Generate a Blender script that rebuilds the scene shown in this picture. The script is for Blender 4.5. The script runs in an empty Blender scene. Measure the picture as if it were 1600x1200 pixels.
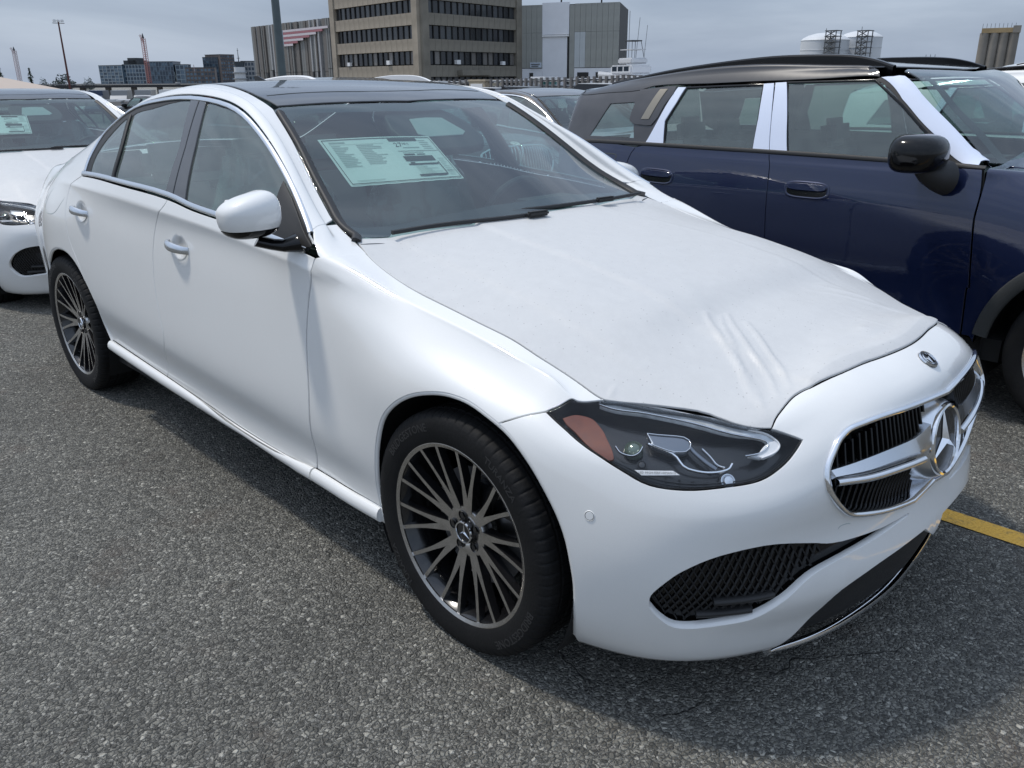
import bpy, bmesh, math, random
import numpy as np
from mathutils import Vector, Matrix
from mathutils.geometry import delaunay_2d_cdt
rnd=random.Random(7)
sc=bpy.context.scene
# ------------------------------------------------------------------ camera, sky, sun, exposure
cam=bpy.data.objects.new('camera',bpy.data.cameras.new('camera'));sc.collection.objects.link(cam);sc.camera=cam
def cam_basis(yaw,pitch,roll):
    f=np.array([np.cos(pitch)*np.cos(yaw),np.cos(pitch)*np.sin(yaw),np.sin(pitch)])
    r=np.cross(f,[0,0,1]);r/=np.linalg.norm(r);u=np.cross(r,f);c,s=np.cos(roll),np.sin(roll)
    return c*r+s*u,-s*r+c*u,f
_r,_u,_f=cam_basis(2.3708,-0.3505,-0.0083)
_M=Matrix([list(_r),list(_u),list(-_f)]).transposed().to_4x4();_M.translation=Vector((1.4702,-2.109,1.4475));cam.matrix_world=_M
cam.data.sensor_width=36;cam.data.lens=1304.2/1600*36;cam.data.clip_start=.05;cam.data.clip_end=3000
SUN_EL=math.radians(64);SUN_AZ=math.radians(208)   # direction the light comes from, measured from +x
world=bpy.data.worlds.new('World');sc.world=world;world.use_nodes=True
nt=world.node_tree;bgn=nt.nodes['Background']
sky=nt.nodes.new('ShaderNodeTexSky');sky.sky_type='NISHITA';sky.sun_disc=False;sky.sun_elevation=SUN_EL;sky.sun_rotation=math.pi/2-SUN_AZ
sky.dust_density=2.5;sky.air_density=1.2;sky.ozone_density=1.5
tc=nt.nodes.new('ShaderNodeTexCoord');mp=nt.nodes.new('ShaderNodeMapping');mp.inputs['Scale'].default_value=(1.0,1.0,4.5)
nz=nt.nodes.new('ShaderNodeTexNoise');nz.inputs['Scale'].default_value=2.2;nz.inputs['Detail'].default_value=7;nz.inputs['Roughness'].default_value=.55;nz.inputs['Distortion'].default_value=.35
cr_=nt.nodes.new('ShaderNodeValToRGB');cr_.color_ramp.elements[0].position=.30;cr_.color_ramp.elements[1].position=.72
cr_.color_ramp.elements[0].color=(2.85,3.6,4.95,1);cr_.color_ramp.elements[1].color=(5.7,6.6,8.,1)
e=cr_.color_ramp.elements.new(.52);e.color=(4.1,4.95,6.35,1)
mx=nt.nodes.new('ShaderNodeMix');mx.data_type='RGBA';mx.inputs[0].default_value=.82
nt.links.new(tc.outputs['Generated'],mp.inputs[0]);nt.links.new(mp.outputs[0],nz.inputs['Vector']);nt.links.new(nz.outputs['Fac'],cr_.inputs[0])
nt.links.new(sky.outputs[0],mx.inputs[6]);nt.links.new(cr_.outputs[0],mx.inputs[7]);sx=nt.nodes.new('ShaderNodeSeparateXYZ');nt.links.new(tc.outputs['Generated'],sx.inputs[0])
zr=nt.nodes.new('ShaderNodeMapRange');zr.inputs[1].default_value=.05;zr.inputs[2].default_value=1;zr.inputs[3].default_value=1.0;zr.inputs[4].default_value=1.7;nt.links.new(sx.outputs[2],zr.inputs[0])
vs_=nt.nodes.new('ShaderNodeVectorMath');vs_.operation='SCALE';nt.links.new(mx.outputs[2],vs_.inputs[0]);nt.links.new(zr.outputs[0],vs_.inputs['Scale']);nt.links.new(vs_.outputs[0],bgn.inputs[0]);bgn.inputs[1].default_value=.10
sl=bpy.data.lights.new('sun','SUN');sl.energy=2.15;sl.angle=math.radians(5);sl.color=(1,.95,.87)
so=bpy.data.objects.new('sun',sl);sc.collection.objects.link(so)
_d=Vector((math.cos(SUN_EL)*math.cos(SUN_AZ),math.cos(SUN_EL)*math.sin(SUN_AZ),math.sin(SUN_EL)));so.rotation_euler=_d.to_track_quat('Z','Y').to_euler()
sc.view_settings.view_transform='Standard';sc.view_settings.look='None';sc.view_settings.exposure=.05;sc.view_settings.gamma=1;sc.view_settings.use_curve_mapping=False
# ------------------------------------------------------------------ surfaces
def _solve(P,lo,hi,mir):
    # interpolate along axis 0, P (n,m,3); lo/hi: 'n' natural, 'm' mirror y at centre plane
    n=P.shape[0];A=np.zeros((n,n));sh=P.shape
    D=np.diag([1.,mir,1.]) if True else None
    # handle mirror: component-wise sign
    C=np.zeros((n+2,)+sh[1:])
    for k in range(3):
        A=np.zeros((n,n))
        for i in range(n):
            A[i,i]+=4/6
            if i>0: A[i,i-1]+=1/6
            if i<n-1: A[i,i+1]+=1/6
        s=-1. if k==1 else 1.
        if lo=='n': A[0,0]+=2/6; A[0,1]-=1/6
        else: A[0,1]+=s/6
        if hi=='n': A[-1,-1]+=2/6; A[-1,-2]-=1/6
        else: A[-1,-2]+=s/6
        c=np.linalg.solve(A,P[...,k].reshape(n,-1)).reshape(P.shape[:-1])
        C[1:-1,...,k]=c
        C[0,...,k]=2*c[0]-c[1] if lo=='n' else s*c[1]
        C[-1,...,k]=2*c[-1]-c[-2] if hi=='n' else s*c[-2]
    return C
def _b(t):
    return np.stack([(1-t)**3,3*t**3-6*t*t+4,-3*t**3+3*t*t+3*t+1,t**3],-1)/6
def _db(t):
    return np.stack([-(1-t)**2,3*t*t-4*t,-3*t*t+2*t+1,t*t],-1)/2
class Surf:
    """tensor cubic spline through P[u][v] = (x,y,z)"""
    def __init__(s,P,ulo='n',uhi='n',vlo='n',vhi='n',sign=1):
        P=np.array(P,float);s.nu,s.nv=P.shape[:2];s.P=P
        C=_solve(P,ulo,uhi,-1)
        C=_solve(C.transpose(1,0,2),vlo,vhi,-1).transpose(1,0,2)
        s.C=C;s.sign=sign
    def __call__(s,u,v):
        u=np.clip(np.atleast_1d(np.asarray(u,float)),0,s.nu-1);v=np.clip(np.atleast_1d(np.asarray(v,float)),0,s.nv-1)
        i=np.minimum(u.astype(int),s.nu-2);j=np.minimum(v.astype(int),s.nv-2)
        a=u-i;b=v-j
        Bu,Bv,Du,Dv=_b(a),_b(b),_db(a),_db(b)
        G=s.C[(i[:,None,None]+np.arange(4)[None,:,None]),(j[:,None,None]+np.arange(4)[None,None,:])]
        p=np.einsum('ni,nj,nijk->nk',Bu,Bv,G)
        pu=np.einsum('ni,nj,nijk->nk',Du,Bv,G);pv=np.einsum('ni,nj,nijk->nk',Bu,Dv,G)
        n=np.cross(pu,pv)*s.sign;l=np.linalg.norm(n,axis=1,keepdims=True)
        return p,n/np.maximum(l,1e-9),pu,pv
def pch(x,xs,ys):
    """monotone cubic (pchip) 1d"""
    xs=np.array(xs,float);ys=np.array(ys,float);x=np.asarray(x,float)
    if xs[0]>xs[-1]: xs=xs[::-1];ys=ys[::-1]
    h=np.diff(xs);d=np.diff(ys)/h;m=np.zeros(len(xs))
    for i in range(1,len(xs)-1):
        if d[i-1]*d[i]>0:
            w1=2*h[i]+h[i-1];w2=h[i]+2*h[i-1];m[i]=(w1+w2)/(w1/d[i-1]+w2/d[i])
    m[0]=d[0];m[-1]=d[-1]
    x=np.clip(x,xs[0],xs[-1]);i=np.clip(np.searchsorted(xs,x)-1,0,len(xs)-2);t=(x-xs[i])/h[i]
    return ys[i]*(2*t**3-3*t*t+1)+h[i]*m[i]*(t**3-2*t*t+t)+ys[i+1]*(-2*t**3+3*t*t)+h[i]*m[i+1]*(t**3-t*t)

# rows: side functions (x knots, w, z)
X=[-3.45,-3.1,-2.865,-2.45,-2.0,-1.6,-1.2,-.9,-.65,-.45,-.2,0.,.2]
ROW=[ # w , z per X
 ([.72,.74,.74,.74,.74,.74,.74,.74,.74,.74,.74,.74,.72],[.24,.24,.23,.22,.22,.21,.20,.20,.19,.19,.18,.17,.16]),
 ([.84,.862,.868,.862,.862,.862,.862,.862,.862,.865,.868,.868,.85],[.30,.305,.305,.297,.285,.274,.26,.25,.243,.235,.22,.19,.165]),
 ([.865,.885,.893,.885,.885,.885,.885,.885,.885,.888,.89,.89,.87],[.335,.34,.34,.325,.31,.298,.284,.274,.266,.258,.25,.23,.215]),
 ([.88,.898,.903,.882,.872,.869,.869,.870,.872,.882,.895,.897,.893],[.42,.42,.42,.40,.385,.37,.36,.35,.34,.335,.33,.32,.30]),
 ([.892,.908,.910,.889,.878,.875,.875,.876,.878,.888,.904,.908,.902],[.54,.54,.54,.50,.48,.465,.455,.45,.44,.43,.43,.42,.39]),
 ([.897,.912,.916,.905,.896,.893,.893,.893,.894,.901,.912,.915,.907],[.65,.65,.65,.62,.60,.59,.58,.575,.57,.56,.56,.55,.51]),
 ([.892,.908,.912,.910,.907,.905,.905,.904,.903,.906,.914,.916,.906],[.755,.76,.76,.74,.73,.72,.715,.71,.70,.69,.685,.68,.64]),
 ([.872,.892,.900,.905,.906,.906,.906,.905,.903,.902,.902,.902,.885],[.85,.86,.865,.86,.855,.85,.845,.84,.83,.815,.785,.76,.725]),
 ([.835,.858,.873,.886,.892,.893,.893,.892,.890,.878,.868,.862,.845],[.935,.955,.965,.965,.96,.952,.943,.933,.92,.89,.83,.81,.775]),
 ([.78,.805,.822,.842,.852,.852,.850,.848,.845,.815,.80,.80,.785],[1.01,1.04,1.06,1.074,1.058,1.042,1.02,1.0,.984,.94,.862,.824,.786]),
]
# flanks: widest low down, leaning inwards above (indices: x = -2.45,-2.0,-1.6,-1.2,-.9,-.65,-.45)
for r_,ws_ in {3:[.888,.884,.883,.883,.883,.884,.888],4:[.906,.903,.902,.902,.902,.901,.903],5:[.909,.902,.899,.899,.899,.898,.902],6:[.902,.890,.886,.885,.885,.887,None],7:[.889,.875,.870,.869,.869,.872,None],8:[.870,.860,.857,.855,.855,.858,None],9:[.838,.845,.844,.843,.842,.841,None]}.items():
    for k_,w_ in enumerate(ws_):
        if w_ is not None: ROW[r_][0][3+k_]=w_
for r_,xs_ in {9:[(.815,.938),(.795,.868),(.790,.840),(.782,.798)],8:[(.850,.886),(.845,.820),(.840,.790),(.828,.752)],7:[(.877,.818),(.886,.772),(.892,.752),(.876,.712)],6:[(.895,.70),(.912,.682),(.915,.675),(.904,.637)]}.items():
    for k_,(w_,z_) in enumerate(xs_): ROW[r_][0][9+k_]=w_;ROW[r_][1][9+k_]=z_
# rear taper
for r,(w,z) in enumerate(ROW):
    w[0]*=(.905 if r<7 else .89)-.008*max(0,r-6)**1.5;w[1]*=.978
ROW[8][0][2]-=.012;ROW[9][0][2]-=.02;ROW[9][0][1]-=.02;ROW[8][0][1]-=.01;ROW[9][1][1]-=.01;ROW[9][1][0]-=.01

def side(r,x): return (x,-pch(x,X,ROW[r][0])[()],pch(x,X,ROW[r][1])[()])
def side(r,x):
    w=float(pch(x,X,ROW[r][0]));z=float(pch(x,X,ROW[r][1]));return (x,-w,z)
# ---------- cabin surface
KX=[-.45,-.56,-.66,-.78,-.95,-1.15,-1.40,-1.73,-2.03,-2.28,-2.46,-2.66,-2.865,-3.10,-3.40]
A=[(-.50,.80,.93),(-.60,.825,.99),(-.70,.815,1.03),(-.836,.765,1.107),(-1.04,.71,1.222),(-1.245,.665,1.312),(-1.455,.645,1.379),(-1.78,.635,1.403),(-2.06,.64,1.389),(-2.33,.655,1.34),(-2.50,.70,1.262),(-2.72,.715,1.185),(-2.96,.715,1.12),(-3.20,.685,1.07),(-3.48,.60,1.035)]
B=[(-.50,.72,.94),(-.58,.71,.985),(-.665,.697,1.004),(-.857,.668,1.086),(-1.06,.618,1.217),(-1.255,.577,1.33),(-1.45,.558,1.398),(-1.745,.545,1.436),(-2.05,.545,1.424),(-2.34,.54,1.38),(-2.59,.55,1.305),(-2.84,.565,1.215),(-3.08,.575,1.135),(-3.30,.57,1.095),(-3.53,.53,1.065)]
Cc=[(-.42,0,.97),(-.46,0,.98),(-.50,0,.995),(-.715,0,1.10),(-.99,0,1.235),(-1.26,0,1.366),(-1.47,0,1.425),(-1.75,0,1.453),(-2.07,0,1.438),(-2.38,0,1.402),(-2.66,0,1.35),(-2.95,0,1.265),(-3.22,0,1.165),(-3.42,0,1.12),(-3.62,0,1.10)]
def lerp(a,b,t): return tuple(a[i]*(1-t)+b[i]*t for i in range(3))
REAR=[(-3.66,.93),(-3.82,.76),(-3.90,.50),(-3.925,0.)]
def cabcol(k):
    x=KX[k];c=[side(r,x) for r in range(10)]
    a=(A[k][0],-A[k][1],A[k][2]);b=(B[k][0],-B[k][1],B[k][2]);m=Cc[k]
    g=c[9];t=lerp(g,a,.5);bul=.012*min(1,abs(a[2]-g[2])/.2)
    c.append((t[0],t[1]-bul,t[2]+bul*.4))
    c.append(a)
    t=lerp(a,b,.5);q=.008
    c.append((t[0]+.3*q*(1 if x>-1.3 else 0),t[1]-q*.55,t[2]+q*.75)); c.append(b)
    y=b[1]
    # crown of glass / roof
    t=lerp(b,m,.5);h=(m[2]-b[2])*.25+ (.0)
    dx=(m[0]-b[0])*.25
    c.append((t[0]+dx,t[1],t[2]+h)); c.append(m)
    return c
def build_cab():
    cols=[cabcol(k) for k in range(len(KX))]
    last=cols[-1]
    for x,f in REAR:
        cc=[]
        for r,p in enumerate(last):
            dz=0 if r<9 else -.0
            xx=x
            if r==0: xx=x+.15
            if r>=9: xx=x+.04*(r-9)*.3
            # ducktail profile: rear face slopes
            xx+= {1:.06,2:.02,3:0,4:-.0,5:0,6:.0,7:.01,8:.02}.get(r,0)
            yy=p[1]*f
            cc.append((xx,yy,p[2]))
        cols.append(cc)
    return Surf(cols,ulo='n',uhi='n',vlo='n',vhi='m',sign=-1)
# ---------- nose surface
NX=[-1.0,-.8,-.62,-.45,-.25,-.05,.12,.24]
GAPX=[-.8,-.665,-.56,-.428,-.307,-.173,-.049,.062,.143,.20,.267,.323]
GAPW=[.69,.695,.72,.74,.745,.745,.745,.743,.741,.739,.736,.732]
GAPZ=[1.02,1.0,.964,.931,.906,.885,.866,.847,.825,.81,.785,.762]
HX=[-1.0,-.62,-.4,-.2,0,.2,.35]
H11=[1.05,1.0,.968,.945,.920,.876,.832]; H12=[1.06,1.008,.985,.963,.938,.898,.858]; H13=[1.06,1.01,.987,.966,.942,.903,.866]
def nosecol(x):
    c=[side(r,x) for r in range(10)]
    w=float(pch(x,GAPX,GAPW));z=float(pch(x,GAPX,GAPZ));c.append((x,-w,z))
    c.append((x,-w*.68,float(pch(x,HX,H11))));c.append((x,-w*.35,float(pch(x,HX,H12))));c.append((x,0,float(pch(x,HX,H13))))
    return c
F=[ # explicit front columns, rows 0..13
 [(.30,.73,.155),(.335,.81,.15),(.365,.85,.205),(.38,.875,.28),(.39,.885,.37),(.385,.888,.47),(.37,.880,.585),(.36,.862,.665),(.355,.828,.706),(.35,.778,.740),(.35,.725,.764),(.34,.48,.830),(.33,.24,.851),(.33,0,.861)],
 [(.44,.67,.145),(.50,.745,.15),(.545,.77,.20),(.57,.782,.28),(.585,.792,.37),(.585,.797,.47),(.575,.79,.57),(.56,.77,.635),(.545,.745,.677),(.52,.70,.710),(.495,.635,.742),(.46,.42,.804),(.44,.21,.832),(.43,0,.843)],
 [(.55,.56,.145),(.63,.615,.155),(.685,.61,.19),(.715,.605,.27),(.737,.613,.355),(.724,.612,.468),(.728,.615,.565),(.712,.598,.625),(.695,.573,.664),(.668,.54,.706),(.635,.50,.746),(.57,.355,.787),(.535,.19,.815),(.51,0,.829)],
 [(.63,.38,.135),(.725,.40,.143),(.78,.38,.188),(.803,.37,.262),(.827,.37,.348),(.802,.365,.470),(.815,.37,.585),(.803,.362,.665),(.782,.35,.722),(.735,.335,.77),(.668,.315,.799),(.62,.24,.806),(.585,.13,.817),(.56,0,.823)],
 [(.655,.19,.12),(.758,.20,.128),(.81,.19,.178),(.832,.185,.262),(.858,.185,.345),(.830,.185,.470),(.847,.185,.592),(.832,.182,.68),(.810,.175,.742),(.763,.168,.783),(.690,.157,.812),(.645,.12,.815),(.615,.065,.820),(.59,0,.822)],
 [(.665,0,.115),(.768,0,.122),(.822,0,.172),(.842,0,.262),(.868,0,.345),(.840,0,.470),(.857,0,.595),(.842,0,.685),(.82,0,.75),(.773,0,.789),(.71,0,.816),(.665,0,.818),(.635,0,.822),(.61,0,.825)],
]
def build_nose():
    cols=[nosecol(x) for x in NX]+[[(p[0],-p[1],p[2]) for p in c] for c in F]
    return Surf(cols,ulo='n',uhi='m',vlo='n',vhi='m',sign=1)
CAB=build_cab();NOSE=build_nose()

MC=np.array([.81,2.72,0])
MX=[-2.95,-2.7,-2.4,-2.0,-1.5,-1.0,-.55,-.3,0,.3]
MROW=[([.78]*10,[.24]*10),([.86,.885,.90,.895,.89,.89,.89,.90,.905,.89],[.30,.29,.27,.26,.26,.26,.26,.27,.27,.27]),
([.875,.90,.915,.91,.905,.905,.905,.915,.92,.90],[.38,.38,.37,.36,.36,.36,.36,.37,.37,.36]),
([.885,.91,.92,.912,.90,.90,.90,.918,.925,.905],[.52,.52,.52,.50,.50,.50,.50,.52,.52,.50]),
([.885,.91,.92,.915,.908,.908,.91,.92,.925,.90],[.66,.66,.66,.64,.64,.64,.64,.66,.66,.64]),
([.875,.90,.912,.915,.912,.912,.915,.915,.912,.885],[.80,.80,.80,.78,.78,.78,.78,.80,.80,.77]),
([.86,.885,.90,.908,.91,.91,.908,.90,.888,.86],[.91,.91,.90,.89,.89,.89,.89,.90,.89,.86]),
([.845,.868,.88,.89,.893,.893,.888,.875,.85,.82],[1.0,1.0,.985,.98,.98,.98,.98,.975,.955,.92]),
([.83,.852,.865,.875,.878,.877,.87,.84,.80,.77],[1.055,1.055,1.045,1.04,1.04,1.04,1.04,1.03,1.0,.965]),
([.82,.84,.85,.858,.862,.862,.85,.78,.72,.68],[1.085,1.09,1.088,1.086,1.084,1.08,1.075,1.06,1.03,1.0])]
def mside(r,x): return (x,-float(pch(x,MX,MROW[r][0])),float(pch(x,MX,MROW[r][1])))
MKX=[-.42,-.55,-.68,-.85,-1.05,-1.35,-1.75,-2.15,-2.5,-2.75,-2.95]
MA=[(-.44,.80,1.07),(-.57,.80,1.10),(-.70,.79,1.20),(-.86,.765,1.33),(-1.04,.735,1.44),(-1.35,.73,1.437),(-1.75,.73,1.424),(-2.15,.725,1.408),(-2.5,.72,1.385),(-2.72,.71,1.372),(-2.90,.70,1.355)]
MB=[(-.44,.72,1.065),(-.56,.715,1.075),(-.70,.705,1.20),(-.84,.695,1.33),(-.99,.68,1.462),(-1.33,.64,1.502),(-1.75,.635,1.515),(-2.15,.63,1.495),(-2.5,.62,1.455),(-2.74,.61,1.42),(-2.93,.60,1.38)]
MM=[(-.28,0,1.07),(-.36,0,1.08),(-.50,0,1.21),(-.68,0,1.33),(-.92,0,1.462),(-1.30,0,1.512),(-1.75,0,1.538),(-2.15,0,1.523),(-2.5,0,1.492),(-2.78,0,1.46),(-2.98,0,1.42)]
def build_mcab():
    cols=[]
    for k,x in enumerate(MKX):
        c=[mside(r,x) for r in range(10)]
        a=(MA[k][0],-MA[k][1],MA[k][2]);b=(MB[k][0],-MB[k][1],MB[k][2]);m=MM[k];g=c[9]
        t=lerp(g,a,.5);bul=.010*min(1,abs(a[2]-g[2])/.2);c.append((t[0],t[1]-bul,t[2]+bul*.3));c.append(a)
        t=lerp(a,b,.5);c.append((t[0],t[1]-.008,t[2]+.012));c.append(b)
        t=lerp(b,m,.5);c.append((t[0]+(m[0]-b[0])*.25,t[1],t[2]+(m[2]-b[2])*.25));c.append(m);cols.append(c)
    last=cols[-1]
    for x,f in ((-3.03,.96),(-3.08,.80),(-3.10,.45),(-3.105,0.)):
        cols.append([(x+(.02 if r>=9 else 0)+(max(0,r-9)*.012),p[1]*f,p[2]) for r,p in enumerate(last)])
    return Surf(cols,vhi='m',sign=-1)
def build_mnose():
    P=NOSE.P.copy()
    out=[]
    for i in range(P.shape[0]):
        c=P[i].copy();
        if i<len(NX) and NX[i]<=.12:
            x=NX[i]*.9
            for r in range(10): c[r]=mside(r,x)
            g=c[10].copy();c[10]=[x,-(float(pch(x,[-.9,-.5,0,.3],[.70,.70,.68,.64]))),float(pch(x,[-.9,-.5,0,.3],[1.10,1.075,1.04,1.01]))]
            for r,f,h in((11,.66,.03),(12,.33,.05),(13,0,.055)): c[r]=[x,c[10][1]*f,c[10][2]+h]
        else:
            k=1.0
            c[:,2]=np.interp(c[:,2],[.1,.2,.47,.76,.86],[.18,.27,.60,1.0,1.06]);c[:,0]=c[:,0]*.93;c[:,1]*=1.0
        out.append(c)
    return Surf(np.array(out),ulo='n',uhi='m',vlo='n',vhi='m',sign=1)
MCAB=build_mcab();MNOSE=build_mnose()

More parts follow.
